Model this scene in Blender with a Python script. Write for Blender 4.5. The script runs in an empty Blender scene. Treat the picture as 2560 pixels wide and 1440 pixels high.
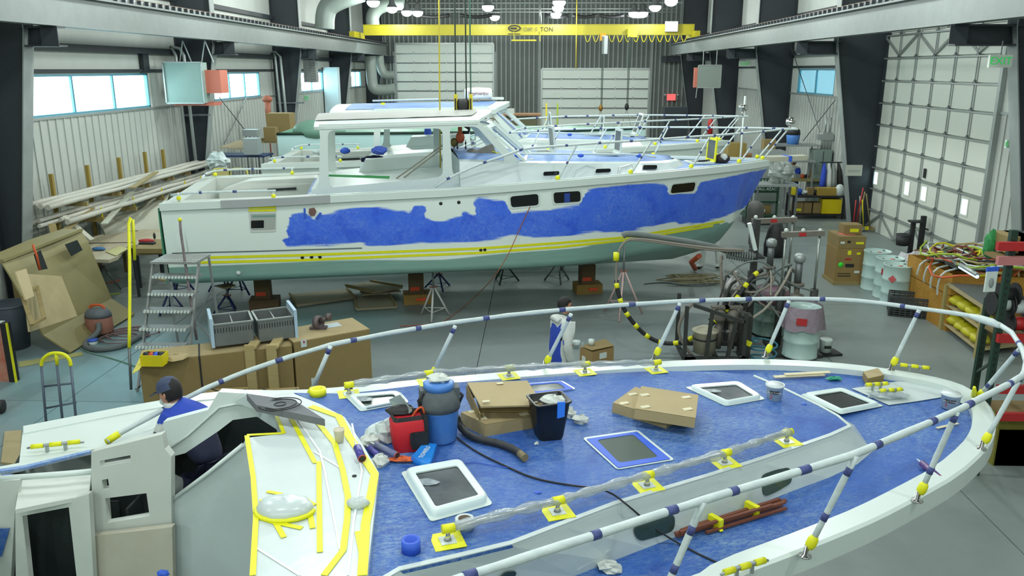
import bpy, math, random
from mathutils import Vector as V, Matrix as M4, geometry
from mathutils.bvhtree import BVHTree
random.seed(7)
PI=math.pi; C=bpy.context.scene.collection; SC=bpy.context.scene
# ---------------------------------------------------------------- camera
FP=2050.; H=4.9; PIT=math.atan(547/FP); YAW=math.atan(70/(FP/math.cos(PIT)))
cd=bpy.data.cameras.new('camera'); cam=bpy.data.objects.new('camera',cd); C.objects.link(cam)
cam.location=(0,0,H); cam.rotation_euler=(PI/2-PIT,0,YAW); cd.sensor_width=36; cd.lens=36*FP/2560
cd.clip_start=.05; cd.clip_end=300; SC.camera=cam
# ---------------------------------------------------------------- world, exposure
w=bpy.data.worlds.new('world'); SC.world=w; w.use_nodes=True
bg=w.node_tree.nodes['Background']; bg.inputs[0].default_value=(.62,.93,1,1); bg.inputs[1].default_value=9
SC.view_settings.view_transform='Standard'; SC.view_settings.look='None'
SC.view_settings.gamma=1; SC.view_settings.use_curve_mapping=False
SC.view_settings.exposure=0.12
LAMP_W=400; LAMP_C=(.93,1,.95)
# ---------------------------------------------------------------- photograph geometry (design aid: pixel -> point on a real plane)
_F=V((-math.sin(YAW)*math.cos(PIT),math.cos(YAW)*math.cos(PIT),-math.sin(PIT)))
_R=V((math.cos(YAW),math.sin(YAW),0)); _U=_R.cross(_F); CAM=V((0,0,H))
def ray(x,y): return _F*FP+_R*(x-1280)-_U*(y-720)
def PZ(x,y,z=0.):
    d=ray(x,y); return CAM+d*((z-H)/d.z)
def PY(x,y,Y):
    d=ray(x,y); return CAM+d*(Y/d.y)
def PX(x,y,X):
    d=ray(x,y); return CAM+d*(X/d.x)
def PN(x,y,o,n):
    d=ray(x,y); o=V(o); n=V(n); return CAM+d*((o-CAM).dot(n)/d.dot(n))
def proj(P):
    v=V(P)-CAM; z=v.dot(_F); return 1280+FP*v.dot(_R)/z, 720-FP*v.dot(_U)/z
def L3(a,b,t): return a+(b-a)*t
def interp(x,tab,k=1):
    if x<=tab[0][0]: return tab[0][k]
    for a,b in zip(tab,tab[1:]):
        if x<=b[0]:
            return a[k]+(b[k]-a[k])*(x-a[0])/(b[0]-a[0])
    return tab[-1][k]
# ---------------------------------------------------------------- materials
def lin(c):
    return tuple(((x/255)/12.92 if x/255<=.04045 else ((x/255+.055)/1.055)**2.4) for x in c)+(1,)
MT={}
def mat(name,col,rough=.6,metal=0,n=None,bump=None,emit=None,alpha=None,spec=None,coat=0,stretch=None):
    """n=(scale, strength, second colour[, detail]); bump=(scale,strength)"""
    if name in MT: return MT[name]
    m=bpy.data.materials.new(name); m.use_nodes=True; nt=m.node_tree; N=nt.nodes; K=nt.links
    b=N['Principled BSDF']; b.inputs['Base Color'].default_value=lin(col); b.inputs['Roughness'].default_value=rough
    b.inputs['Metallic'].default_value=metal
    if spec is not None: b.inputs['Specular IOR Level'].default_value=spec
    if coat: b.inputs['Coat Weight'].default_value=coat
    if alpha is not None: b.inputs['Alpha'].default_value=alpha
    if emit: b.inputs['Emission Color'].default_value=lin(emit[0]); b.inputs['Emission Strength'].default_value=emit[1]
    if n or bump:
        tc=N.new('ShaderNodeTexCoord'); mp=N.new('ShaderNodeMapping'); K.new(tc.outputs['Object'],mp.inputs[0])
        if stretch: mp.inputs['Scale'].default_value=stretch
    if n:
        t=N.new('ShaderNodeTexNoise'); t.inputs['Scale'].default_value=n[0]; t.inputs['Detail'].default_value=n[3] if len(n)>3 else 5
        t.inputs['Roughness'].default_value=.65
        K.new(mp.outputs[0],t.inputs['Vector'])
        r=N.new('ShaderNodeMapRange'); r.inputs['From Min'].default_value=.5-.28; r.inputs['From Max'].default_value=.5+.28
        r.inputs['To Max'].default_value=n[1]; K.new(t.outputs['Fac'],r.inputs['Value'])
        x=N.new('ShaderNodeMix'); x.data_type='RGBA'; x.inputs['A'].default_value=lin(col); x.inputs['B'].default_value=lin(n[2])
        K.new(r.outputs[0],x.inputs['Factor']); K.new(x.outputs['Result'],b.inputs['Base Color'])
    if bump:
        t=N.new('ShaderNodeTexNoise'); t.inputs['Scale'].default_value=bump[0]; t.inputs['Detail'].default_value=4
        K.new(mp.outputs[0],t.inputs['Vector'])
        q=N.new('ShaderNodeBump'); q.inputs['Strength'].default_value=bump[1]; q.inputs['Distance'].default_value=.02
        K.new(t.outputs['Fac'],q.inputs['Height']); K.new(q.outputs[0],b.inputs['Normal'])
    MT[name]=m; return m
WHT=mat('gelcoat_white',(206,218,214),.3,n=(1.2,.25,(184,198,192)))
PLA=mat('masking_film_white',(194,206,205),.3,n=(3,.35,(172,186,187)),bump=(6,.25))
WRAP=mat('paper_wrap',(202,214,212),.55,n=(14,.6,(164,180,186)),bump=(25,.3))
LINER=mat('liner_white',(200,207,200),.4,n=(2,.4,(176,184,174)))
BTAPE=mat('blue_tape',(46,92,205),.55,n=(30,.3,(38,74,170)))
NAVYT=mat('dark_blue_tape',(52,62,122),.55,n=(30,.5,(84,96,140)))
YTAPE=mat('yellow_tape',(226,226,20),.5,n=(20,.4,(198,196,14)))
YEL=mat('yellow_paint',(214,200,12),.4,n=(2,.35,(176,166,20)))
CHR=mat('chrome',(205,205,200),.15,1)
STEEL=mat('steel_grey',(120,126,126),.45,.6,n=(8,.5,(86,92,92)))
GALV=mat('galvanised',(165,172,170),.4,.5,n=(10,.4,(130,138,136)))
GREY=mat('beam_grey',(138,146,144),.6,n=(3,.5,(108,116,114)))
DARK=mat('column_dark',(40,48,54),.6,n=(1.5,.5,(26,32,36)))
BLK=mat('black_rubber',(22,24,26),.6,n=(10,.5,(42,44,46)))
DKG=mat('dark_glass',(14,17,18),.12,n=(2,.4,(34,38,40)))
DVOID=mat('dark_interior',(30,42,42),.7,n=(2,.5,(16,22,22)))  # dark teal; shade of unlit spaces put into the colour
WOOD=mat('timber',(150,134,88),.7,n=(4,.6,(112,98,60)),stretch=(1,1,8))
PLY=mat('plywood',(172,158,120),.7,n=(3,.5,(140,128,92)))
CARD=mat('cardboard',(134,116,72),.75,n=(3,.4,(112,96,58)))
CARDL=mat('cardboard_light',(164,148,108),.75,n=(3,.4,(142,128,92)))
FRP=mat('fibreglass_tan',(142,134,90),.6,n=(1.5,.6,(112,106,70)))
FRPW=mat('fibreglass_pale',(178,178,160),.5,n=(1.5,.5,(152,154,140)))
RED=mat('red_paint',(178,34,36),.5,n=(3,.4,(140,40,40)))
ORG=mat('orange_cord',(196,84,40),.6)
GRNC=mat('yellow_green_cord',(150,176,44),.6)
DGRN=mat('rack_green',(30,60,46),.5,n=(5,.5,(20,40,32)))
PINK=mat('rack_pink',(188,120,118),.6,n=(4,.4,(160,100,100)))
TEALB=mat('drum_pale',(176,202,196),.35,n=(4,.4,(150,178,172)))
BOTG=mat('bottom_green',(112,152,140),.6,n=(2.5,.5,(92,128,118)))
SUIT=mat('suit_white',(206,212,208),.8,n=(8,.5,(176,184,180)),bump=(12,.5))
SUITB=mat('suit_blue',(40,72,180),.8,n=(8,.4,(30,56,150)),bump=(12,.5))
SKIN=mat('skin',(176,124,98),.6); HAIR=mat('hair_black',(16,15,15),.7); JEAN=mat('navy_cloth',(24,30,58),.85,n=(10,.5,(16,20,40)))
ORBR=mat('rusty_red',(148,100,84),.7,n=(6,.6,(112,84,74)))
CLOTH=mat('crumpled_paper',(206,212,206),.85,n=(10,.5,(170,178,172)),bump=(20,.6))
CLEAR=mat('clear_film',(196,206,206),.12,n=(9,.7,(120,140,160)),bump=(14,.8),alpha=.55)
def paintmat(name,base,worn,dark):
    m=bpy.data.materials.new(name); m.use_nodes=True; nt=m.node_tree; N=nt.nodes; K=nt.links; b=N['Principled BSDF']
    b.inputs['Roughness'].default_value=.62
    tc=N.new('ShaderNodeTexCoord')
    def noise(sc,det,st,lo,hi,ro=.65):
        mp=N.new('ShaderNodeMapping'); mp.inputs['Scale'].default_value=st; K.new(tc.outputs['Object'],mp.inputs[0])
        t=N.new('ShaderNodeTexNoise'); t.inputs['Scale'].default_value=sc; t.inputs['Detail'].default_value=det; t.inputs['Roughness'].default_value=ro
        t.inputs['Distortion'].default_value=.6
        K.new(mp.outputs[0],t.inputs['Vector']); r=N.new('ShaderNodeMapRange'); r.inputs['From Min'].default_value=lo; r.inputs['From Max'].default_value=hi
        K.new(t.outputs['Fac'],r.inputs['Value']); return r.outputs[0]
    a=noise(1.1,3,(1,1,1),.3,.6); s=noise(22,9,(1,2.6,1),.44,.64,.85); d=noise(2.3,4,(1,1.4,1),.5,.75)
    mu=N.new('ShaderNodeMath'); mu.operation='MULTIPLY'; K.new(a,mu.inputs[0]); K.new(s,mu.inputs[1])
    x=N.new('ShaderNodeMix'); x.data_type='RGBA'; x.inputs['A'].default_value=lin(base); x.inputs['B'].default_value=lin(worn); K.new(mu.outputs[0],x.inputs['Factor'])
    y=N.new('ShaderNodeMix'); y.data_type='RGBA'; y.inputs['B'].default_value=lin(dark); K.new(x.outputs['Result'],y.inputs['A'])
    m2=N.new('ShaderNodeMath'); m2.operation='MULTIPLY'; m2.inputs[1].default_value=.7; K.new(d,m2.inputs[0]); K.new(m2.outputs[0],y.inputs['Factor'])
    K.new(y.outputs['Result'],b.inputs['Base Color']); MT[name]=m; return m,y
DECKB,_=paintmat('deck_guide_coat_blue',(28,82,162),(128,156,176),(18,54,136))
DECKP,_=paintmat('deck_guide_coat_pale',(96,134,192),(168,186,204),(58,98,178))
# hull: white gelcoat with a rubbed-on blue guide coat held in a colour attribute, green bottom paint
def hullmat():
    m,y=paintmat('hull_paint',(54,102,226),(112,148,224),(32,66,206)); nt=m.node_tree; N=nt.nodes; K=nt.links; b=N['Principled BSDF']
    at=N.new('ShaderNodeAttribute'); at.attribute_name='paint'; sp=N.new('ShaderNodeSeparateColor'); K.new(at.outputs['Color'],sp.inputs[0])
    tc=N.new('ShaderNodeTexCoord'); mp=N.new('ShaderNodeMapping'); mp.inputs['Scale'].default_value=(.5,1,4.5); K.new(tc.outputs['Object'],mp.inputs[0])
    t=N.new('ShaderNodeTexNoise'); t.inputs['Scale'].default_value=4; t.inputs['Detail'].default_value=6; K.new(mp.outputs[0],t.inputs['Vector'])
    ad=N.new('ShaderNodeMath'); ad.operation='ADD'; K.new(sp.outputs[0],ad.inputs[0]); K.new(t.outputs['Fac'],ad.inputs[1])
    r=N.new('ShaderNodeMapRange'); r.inputs['From Min'].default_value=.85; r.inputs['From Max'].default_value=1.15; K.new(ad.outputs[0],r.inputs['Value'])
    x=N.new('ShaderNodeMix'); x.data_type='RGBA'; x.inputs['A'].default_value=lin((220,232,226)); K.new(r.outputs[0],x.inputs['Factor']); K.new(y.outputs['Result'],x.inputs['B'])
    g=N.new('ShaderNodeMix'); g.data_type='RGBA'; K.new(x.outputs['Result'],g.inputs['A'])
    g2=N.new('ShaderNodeMix'); g2.data_type='RGBA'; g2.inputs['A'].default_value=lin((132,170,158)); g2.inputs['B'].default_value=lin((112,146,138)); K.new(t.outputs['Fac'],g2.inputs['Factor'])
    K.new(g2.outputs['Result'],g.inputs['B']); r2=N.new('ShaderNodeMapRange'); r2.inputs['From Min'].default_value=.4; r2.inputs['From Max'].default_value=.6
    K.new(sp.outputs[1],r2.inputs['Value']); K.new(r2.outputs[0],g.inputs['Factor'])
    K.new(g.outputs['Result'],b.inputs['Base Color']); b.inputs['Roughness'].default_value=.4; return m
HULLM=hullmat()
# ---------------------------------------------------------------- mesh builder
WM={}
def wm(o): return WM.get(o.name,M4.Identity(4))
class MB:
    def __init__(s): s.v=[]; s.f=[]; s.mi=[]; s.sm=[]; s.mats=[]; s.cur=0
    def use(s,m):
        if m not in s.mats: s.mats.append(m)
        s.cur=s.mats.index(m); return s
    def add(s,vs,fs,smooth=False):
        o=len(s.v); s.v+=[V(p) for p in vs]
        for f in fs: s.f.append([i+o for i in f]); s.mi.append(s.cur); s.sm.append(smooth)
        return s
    def box(s,c,d,rot=0,R=None,taper=1):
        c=V(c); R=R or M4.Rotation(rot,3,'Z'); hx,hy,hz=d[0]/2,d[1]/2,d[2]/2; vs=[]
        for z in (-1,1):
            k=taper if z>0 else 1
            for x,y in ((-1,-1),(1,-1),(1,1),(-1,1)): vs.append(c+R@V((x*hx*k,y*hy*k,z*hz)))
        return s.add(vs,[(3,2,1,0),(4,5,6,7),(0,1,5,4),(1,2,6,5),(2,3,7,6),(3,0,4,7)])
    def bb(s,a,b):  # box from min corner to max corner
        a=V(a); b=V(b); return s.box((a+b)/2,(abs(b.x-a.x),abs(b.y-a.y),abs(b.z-a.z)))
    def bar(s,p,q,w,h=None,up=(0,0,1)):
        p=V(p); q=V(q); h=h or w; d=(q-p); 
        if d.length<1e-6: return s
        d.normalize(); u=V(up)
        if abs(d.dot(u))>.98: u=V((0,1,0))
        x=d.cross(u).normalized(); y=x.cross(d).normalized(); vs=[]
        for P in (p,q):
            for a,b in ((-1,-1),(1,-1),(1,1),(-1,1)): vs.append(P+x*a*w/2+y*b*h/2)
        return s.add(vs,[(3,2,1,0),(4,5,6,7),(0,1,5,4),(1,2,6,5),(2,3,7,6),(3,0,4,7)])
    def tube(s,pts,r,n=8,closed=False,flat=1):
        pts=[V(p) for p in pts]; N_=len(pts); vs=[]; fs=[]; prev=None
        for i,p in enumerate(pts):
            if closed: d=pts[(i+1)%N_]-pts[i-1]
            else: d=pts[min(i+1,N_-1)]-pts[max(i-1,0)]
            if d.length<1e-9: d=V((0,0,1))
            d.normalize()
            if prev is None:
                u=V((0,0,1)) if abs(d.z)<.9 else V((1,0,0)); x=d.cross(u).normalized()
            else:
                x=prev-d*prev.dot(d)
                x=x.normalized() if x.length>1e-6 else d.orthogonal().normalized()
            prev=x; y=d.cross(x); rr=r[i%len(r)] if isinstance(r,(list,tuple)) else r
            for k in range(n):
                a=2*PI*k/n; vs.append(p+x*math.cos(a)*rr+y*math.sin(a)*rr*flat)
        m=N_ if closed else N_-1
        for i in range(m):
            j=(i+1)%N_
            for k in range(n): fs.append((i*n+k,i*n+(k+1)%n,j*n+(k+1)%n,j*n+k))
        s.add(vs,fs,n>5)
        if not closed:
            o=len(s.v)-len(vs)
            s.f.append([o+k for k in range(n)][::-1]); s.mi.append(s.cur); s.sm.append(False)
            s.f.append([o+(N_-1)*n+k for k in range(n)]); s.mi.append(s.cur); s.sm.append(False)
        return s
    def lathe(s,prof,c,axis=(0,0,1),n=24,smooth=True,sx=1,sy=1):
        c=V(c); a=V(axis).normalized(); x=a.orthogonal().normalized() if abs(a.z)<.99 else V((1,0,0)); y=a.cross(x); vs=[];fs=[]
        for r,z in prof:
            for k in range(n):
                t=2*PI*k/n; vs.append(c+x*math.cos(t)*r*sx+y*math.sin(t)*r*sy+a*z)
        for i in range(len(prof)-1):
            for k in range(n): fs.append((i*n+k,i*n+(k+1)%n,(i+1)*n+(k+1)%n,(i+1)*n+k))
        fs.append(tuple(range(n))[::-1]) if prof[0][0]>1e-4 else None
        if prof[-1][0]>1e-4: fs.append(tuple((len(prof)-1)*n+k for k in range(n)))
        return s.add(vs,fs,smooth)
    def cyl(s,c,r,h,n=20,axis=(0,0,1)): return s.lathe([(r,0),(r,h)],c,axis,n,smooth=n>10)
    def ball(s,c,r,sc=(1,1,1),n=12,jit=0):
        c=V(c); vs=[];fs=[]; m=n//2+1
        for i in range(m+1):
            ph=PI*i/m
            for k in range(n):
                t=2*PI*k/n; q=1+random.uniform(-jit,jit); vs.append(c+V((math.sin(ph)*math.cos(t)*r*sc[0]*q,math.sin(ph)*math.sin(t)*r*sc[1]*q,math.cos(ph)*r*sc[2]*q)))
        for i in range(m):
            for k in range(n): fs.append((i*n+k,(i+1)*n+k,(i+1)*n+(k+1)%n,i*n+(k+1)%n))
        return s.add(vs,fs,jit<.2)
    def prism(s,pts,d):
        pts=[V(p) for p in pts]; d=V(d); n=len(pts); s.plate(pts,[],d); return s
    def plate(s,outer,holes,d):
        """extrude a planar polygon with holes by vector d"""
        loops=[[V(p) for p in outer]]+[[V(p) for p in h] for h in holes]; d=V(d)
        allp=[p for l in loops for p in l]; n=len(allp)
        tr=geometry.tessellate_polygon(loops); fs=[]
        for t in tr:
            fs.append(tuple(t)); fs.append(tuple(i+n for i in t[::-1]))
        o=0
        for l in loops:
            m=len(l)
            for i in range(m): fs.append((o+i,o+(i+1)%m,o+(i+1)%m+n,o+i+n))
            o+=m
        return s.add(allp+[p+d for p in allp],fs)
    def grid(s,rows,smooth=True,closed=False):
        n=len(rows[0]); vs=[p for r in rows for p in r]; fs=[]
        for i in range(len(rows)-1):
            for k in range(n if closed else n-1):
                fs.append((i*n+k,i*n+(k+1)%n,(i+1)*n+(k+1)%n,(i+1)*n+k))
        return s.add(vs,fs,smooth)
    def build(s,name,m=None,parent=None,local=False,kind=None,label=None,solid=0,fixn=True):
        if m is not None and not s.mats: s.mats=[m]
        me=bpy.data.meshes.new(name)
        ob=bpy.data.objects.new(name,me)
        if parent is None:
            if local: T=M4.Identity(4)
            else:
                xs=[p.x for p in s.v]; ys=[p.y for p in s.v]; zs=[p.z for p in s.v]
                T=M4.Translation(((min(xs)+max(xs))/2,(min(ys)+max(ys))/2,min(zs)))
            inv=T.inverted(); ob.matrix_world=T; WM[ob.name]=T
        else:
            T=wm(parent); inv=M4.Identity(4) if local else T.inverted(); ob.parent=parent; WM[ob.name]=T
        me.from_pydata([inv@p for p in s.v],[],s.f)
        for x in s.mats: me.materials.append(x)
        me.polygons.foreach_set('material_index',s.mi); me.polygons.foreach_set('use_smooth',s.sm)
        me.validate(); 
        if fixn:
            import bmesh
            bm=bmesh.new(); bm.from_mesh(me); bmesh.ops.recalc_face_normals(bm,faces=bm.faces); bm.to_mesh(me); bm.free()
        me.update(); C.objects.link(ob)
        if solid:
            md=ob.modifiers.new('solid','SOLIDIFY'); md.thickness=solid; md.offset=0
        if kind: ob['kind']=kind
        if label: ob['label']=label
        return ob
def tag(o,label,cat,group=None,kind=None):
    o['label']=label; o['category']=cat
    if group: o['group']=group
    if kind: o['kind']=kind
    return o
def thing(name,label,cat,loc=(0,0,0),rz=0,group=None):
    o=bpy.data.objects.new(name,None); C.objects.link(o); o.empty_display_size=.1
    o.location=loc; o.rotation_euler=(0,0,rz); WM[o.name]=M4.Translation(V(loc))@M4.Rotation(rz,4,'Z')
    return tag(o,label,cat,group)
def struct(o): o['kind']='structure'; return o
def copy_tree(o,loc=None,rz=None,label=None,group=None,parent=None):
    c=o.copy(); C.objects.link(c); c.parent=parent
    if parent is None:
        if loc is not None: c.location=loc
        if rz is not None: c.rotation_euler=(0,0,rz)
        if label: c['label']=label
        if group: c['group']=group
        WM[c.name]=M4.Translation(c.location)@M4.Rotation(c.rotation_euler.z,4,'Z')
    for ch in list(o.children): copy_tree(ch,parent=c)
    return c
def rr(u0,v0,u1,v1,r,n=4):
    out=[]
    for cx,cy,a in ((u1-r,v1-r,0),(u0+r,v1-r,PI/2),(u0+r,v0+r,PI),(u1-r,v0+r,1.5*PI)):
        for i in range(n+1): t=a+PI/2*i/n; out.append((cx+r*math.cos(t),cy+r*math.sin(t)))
    return out
def roundpoly(pts,r,n=4):
    """round the corners of a 3-D polygon"""
    out=[]; m=len(pts)
    for i in range(m):
        p=V(pts[i]); a=V(pts[i-1]); b=V(pts[(i+1)%m]); da=(a-p); db=(b-p); q=min(r,da.length*.45,db.length*.45)
        A=p+da.normalized()*q; B=p+db.normalized()*q
        for k in range(n+1):
            t=k/n; out.append(A*(1-t)**2+p*2*t*(1-t)+B*t*t)
    return out
def smooth(pts,it=2):
    pts=[V(p) for p in pts]
    for _ in range(it):
        o=[pts[0]]
        for a,b in zip(pts,pts[1:]): o+=[a*.75+b*.25,a*.25+b*.75]
        o.append(pts[-1]); pts=o
    return pts
def resample(pts,step):
    out=[pts[0]]; acc=0
    for a,b in zip(pts,pts[1:]):
        l=(b-a).length; t=step-acc
        while t<l: out.append(a+(b-a)*(t/l)); t+=step
        acc=l-(t-step)
    out.append(pts[-1]); return out
def at_len(pts,d):
    for a,b in zip(pts,pts[1:]):
        l=(b-a).length
        if d<=l: return a+(b-a)*(d/l),(b-a).normalized()
        d-=l
    return pts[-1],(pts[-1]-pts[-2]).normalized()
def plen(pts): return sum((b-a).length for a,b in zip(pts,pts[1:]))
def text(parent,s,P,size,U,N_,m,name='lettering',ext=.004,align='CENTER'):
    cu=bpy.data.curves.new(name,'FONT'); cu.body=s; cu.size=size; cu.extrude=ext; cu.align_x=align; cu.align_y='CENTER'; cu.resolution_u=2
    o=bpy.data.objects.new(name,cu); dg=None
    C.objects.link(o); bpy.context.view_layer.update()
    me=bpy.data.meshes.new_from_object(o,depsgraph=bpy.context.evaluated_depsgraph_get())
    C.objects.unlink(o); bpy.data.objects.remove(o)
    U=V(U).normalized(); N_=V(N_).normalized(); W_=N_.cross(U)
    mt=M4((( U.x,W_.x,N_.x,P[0]),(U.y,W_.y,N_.y,P[1]),(U.z,W_.z,N_.z,P[2]),(0,0,0,1)))
    me.transform(wm(parent).inverted()@mt); me.materials.clear(); me.materials.append(m); me.name=name
    ob=bpy.data.objects.new(name,me); C.objects.link(ob); ob.parent=parent; WM[ob.name]=wm(parent); return ob
def bands(parent,pts,r,dists,m,w=.05,name='tape_band',n=8):
    for d in dists:
        p,t=at_len(pts,d); MB().tube([p-t*w/2,p+t*w/2],r*1.06,n).build(name,m,parent)
# ================================================================ SETTING
XL,XR,YB,YF,ZC=-11.3,10.5,55.,-6.,9.7
WALLM=mat('cladding_white',(176,182,176),.55,n=(1,.4,(152,158,154)))
INSU=mat('insulation_white',(190,196,190),.6,n=(2,.4,(164,170,166)),bump=(4,.3))
BACKM=mat('cladding_dark',(88,96,93),.6,n=(1.2,.5,(68,76,74)))
RIBM=mat('cladding_rib',(132,140,135),.6,n=(1.2,.5,(104,112,108)))
FLOORM=mat('concrete',(134,144,142),.42,n=(.9,.75,(106,118,116),9),bump=(30,.06))
def dust(m,c,rad,col):   # settled blue sanding dust on the slab around the ladder
    nt=m.node_tree; N=nt.nodes; K=nt.links; b=N['Principled BSDF']; l=b.inputs['Base Color'].links[0].from_socket
    g=N.new('ShaderNodeNewGeometry'); d=N.new('ShaderNodeVectorMath'); d.operation='DISTANCE'; d.inputs[1].default_value=c; K.new(g.outputs['Position'],d.inputs[0])
    t=N.new('ShaderNodeTexNoise'); t.inputs['Scale'].default_value=.8; t.inputs['Detail'].default_value=6; K.new(g.outputs['Position'],t.inputs[0])
    a=N.new('ShaderNodeMath'); a.operation='MULTIPLY_ADD'; a.inputs[1].default_value=rad*1.2; K.new(t.outputs['Fac'],a.inputs[0]); K.new(d.outputs['Value'],a.inputs[2])
    r=N.new('ShaderNodeMapRange'); r.inputs['From Min'].default_value=rad*1.9; r.inputs['From Max'].default_value=rad*.9; r.inputs['To Max'].default_value=.8; K.new(a.outputs[0],r.inputs['Value'])
    x=N.new('ShaderNodeMix'); x.data_type='RGBA'; K.new(l,x.inputs['A']); x.inputs['B'].default_value=lin(col); K.new(r.outputs[0],x.inputs['Factor']); K.new(x.outputs['Result'],b.inputs['Base Color'])
dust(FLOORM,(-6.6,12.6,0),2.6,(112,156,166)); dust(FLOORM,(-4.5,15.5,0),1.6,(104,150,150))
FLOORB=mat('concrete_blue_dust',(112,158,168),.5,n=(1.4,.8,(120,134,134),8))
CEILM=mat('ceiling_dark',(58,64,64),.8)
GLS=mat('window_glass',(220,240,245),.05,alpha=.12)
GLSC=mat('window_pane_cyan',(84,176,200),.3,alpha=.8)  # right wall pane: cyan and far more opaque than the clear glass
# floor: slab pieces with open joints on a base
MB().bb((XL,YF,-.3),(XR,YB,-.03)).build('floor',mat('joint_dark',(60,66,66),.8)); struct(bpy.data.objects['floor']); FL=bpy.data.objects['floor']
xs=[XL,-7.2,-1.03,5.1,XR]; ys=[YF,0,5.3,11.43,17.2,23.3,29.4,35.5,41.6,47.7,YB]
for i in range(4):
    for j in range(10):
        g=.006
        MB().bb((xs[i]+g,ys[j]+g,-.035),(xs[i+1]-g,ys[j+1]-g,0)).build('slab',FLOORM,FL)
# walls -------------------------------------------------------------
def wall(name,X,side,wins,lowz=3.83,topz=4.79,door=None):
    b=MB().use(WALLM); t=.12*side
    def seg(y0,y1,z0,z1,m=WALLM): b.use(m).bb((X,y0,z0),(X+t,y1,z1))
    segs=[(YF,YB)]
    if door: segs=[(YF,door[0]),(door[1],YB)]; seg(door[0],door[1],door[2],ZC,INSU)
    for a,c in segs:
        seg(a,c,-.3,lowz)
        seg(a,c,topz,ZC,INSU)
        y=a
        for w0,w1 in wins:
            if a<=w0<c: seg(y,w0,lowz,topz,INSU); y=w1
        seg(y,c,lowz,topz,INSU)
    b.use(WALLM); y=YF+.2
    while y<YB-.1:
        if not(door and door[0]-.1<y<door[1]+.1):
            b.bb((X-.028*side,y-.03,0),(X+.01*side,y+.03,lowz-.05))
        y+=.32
    b.use(GALV)
    for a,c in segs: b.bb((X-.045*side,a,lowz-.05),(X+.02*side,c,lowz+.01))
    o=b.build(name); return struct(o)
def yy(x,X,y=220): return PX(x,y,X).y
LW=[(yy(60,XL),yy(372,XL)),(yy(533,XL),yy(650,XL)),(yy(753,XL),yy(808,XL)),(yy(878,XL,200),yy(902,XL,200))]
RW=[(yy(2087,XR,200),yy(1995,XR,200))]
DOOR=(19.55,26.3,5.95)
wl=wall('wall_left',XL,-1,LW); wr=wall('wall_right',XR,1,RW,3.96,4.92,DOOR)
n=0
for X,s,ws,z0,z1 in ((XL,-1,LW,3.83,4.79),(XR,1,RW,3.96,4.92)):
    for a,c in ws:
        n+=1; fr=mat('window_frame_cyan',(90,150,170),.4)
        k=3 if n<=2 else 2; b=MB()
        b.bb((X+.0*s,a,z0),(X+.1*s,a+.06,z1)); b.bb((X,c-.06,z0),(X+.1*s,c,z1)); b.bb((X,a,z0),(X+.1*s,c,z0+.06)); b.bb((X,a,z1-.06),(X+.1*s,c,z1))
        o=struct(b.build('window_%d'%n,fr))
        for i in range(1,k):
            y=a+(c-a)*i/k; MB().bb((X+.02*s,y-.035,z0+.05),(X+.08*s,y+.035,z1-.05)).build('mullion',fr,o)
        for i in range(k):
            y0=a+(c-a)*i/k+.03; y1=a+(c-a)*(i+1)/k-.03
            MB().bb((X+.05*s,y0,z0+.05),(X+.06*s,y1,z1-.05)).build('pane',GLS if s<0 else GLSC,o)
# back wall with two roller doors -----------------------------------
DL=(PY(988,110,YB).x,PY(1234,110,YB).x,PY(1100,110,YB).z); DR=(PY(1354,172,YB).x,PY(1624,172,YB).x,PY(1490,173,YB).z)
b=MB().use(BACKM)
for a,c in ((XL,DL[0]),(DL[1],DR[0]),(DR[1],XR)): b.bb((a,YB,-.3),(c,YB+.15,ZC))
b.bb((DL[0],YB,DL[2]),(DL[1],YB+.15,ZC)); b.bb((DR[0],YB,DR[2]),(DR[1],YB+.15,ZC))
x=XL+.1
while x<XR:
    z0=0
    if DL[0]-.1<x<DL[1]+.1: z0=DL[2]+.05
    if DR[0]-.1<x<DR[1]+.1: z0=DR[2]+.05
    b.use(RIBM).bb((x-.05,YB-.07,z0),(x+.05,YB+.02,ZC)); x+=.3
b.use(GREY)
for z in (7.55,8.9): b.bb((XL,YB-.2,z),(XR,YB-.05,z+.1))
for x in (DL[0]-.1,DR[0]-.12,DR[1]+.1,DL[1]+.1): b.bb((x-.07,YB-.14,0),(x+.07,YB-.03,ZC if x>-2 else 6))
struct(b.build('wall_back'))
struct(MB().bb((XL,YF-.15,0),(XR,YF,ZC)).build('wall_front',WALLM))
struct(MB().bb((XL,YB+.2,-.3),(XR,YB+.25,6)).build('trim_40',BACKM))  # unseen sheet added behind the back doors to block light leaks
DOORM=mat('door_white',(216,224,216),.5,n=(.8,.3,(184,192,186)))
for n,(a,c,h) in enumerate((DL,DR),1):
    k=round(h/.6); b=MB()
    for x in (a,c): b.bb((x-.05,YB-.1,0),(x+.05,YB+.05,h))
    b.bb((a,YB-.1,h-.02),(c,YB+.05,h+.08)); o=struct(b.build('door_%d'%n,GALV))
    for i in range(k):
        z0=h*i/k; z1=h*(i+1)/k; p=MB().bb((a+.05,YB-.02,z0+.02),(c-.05,YB+.04,z1-.03)).build('door_section',DOORM,o)
        r=MB().use(GALV).bb((a+.05,YB-.06,z1-.06),(c-.05,YB-.015,z1-.02))
        for j in range(1,6):
            xx=a+(c-a)*(j/6+.02); r.bb((xx-.04,YB-.09,z1-.02),(xx+.04,YB-.02,z1+.1))
        r.build('hinge_rail',None,p)
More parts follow.
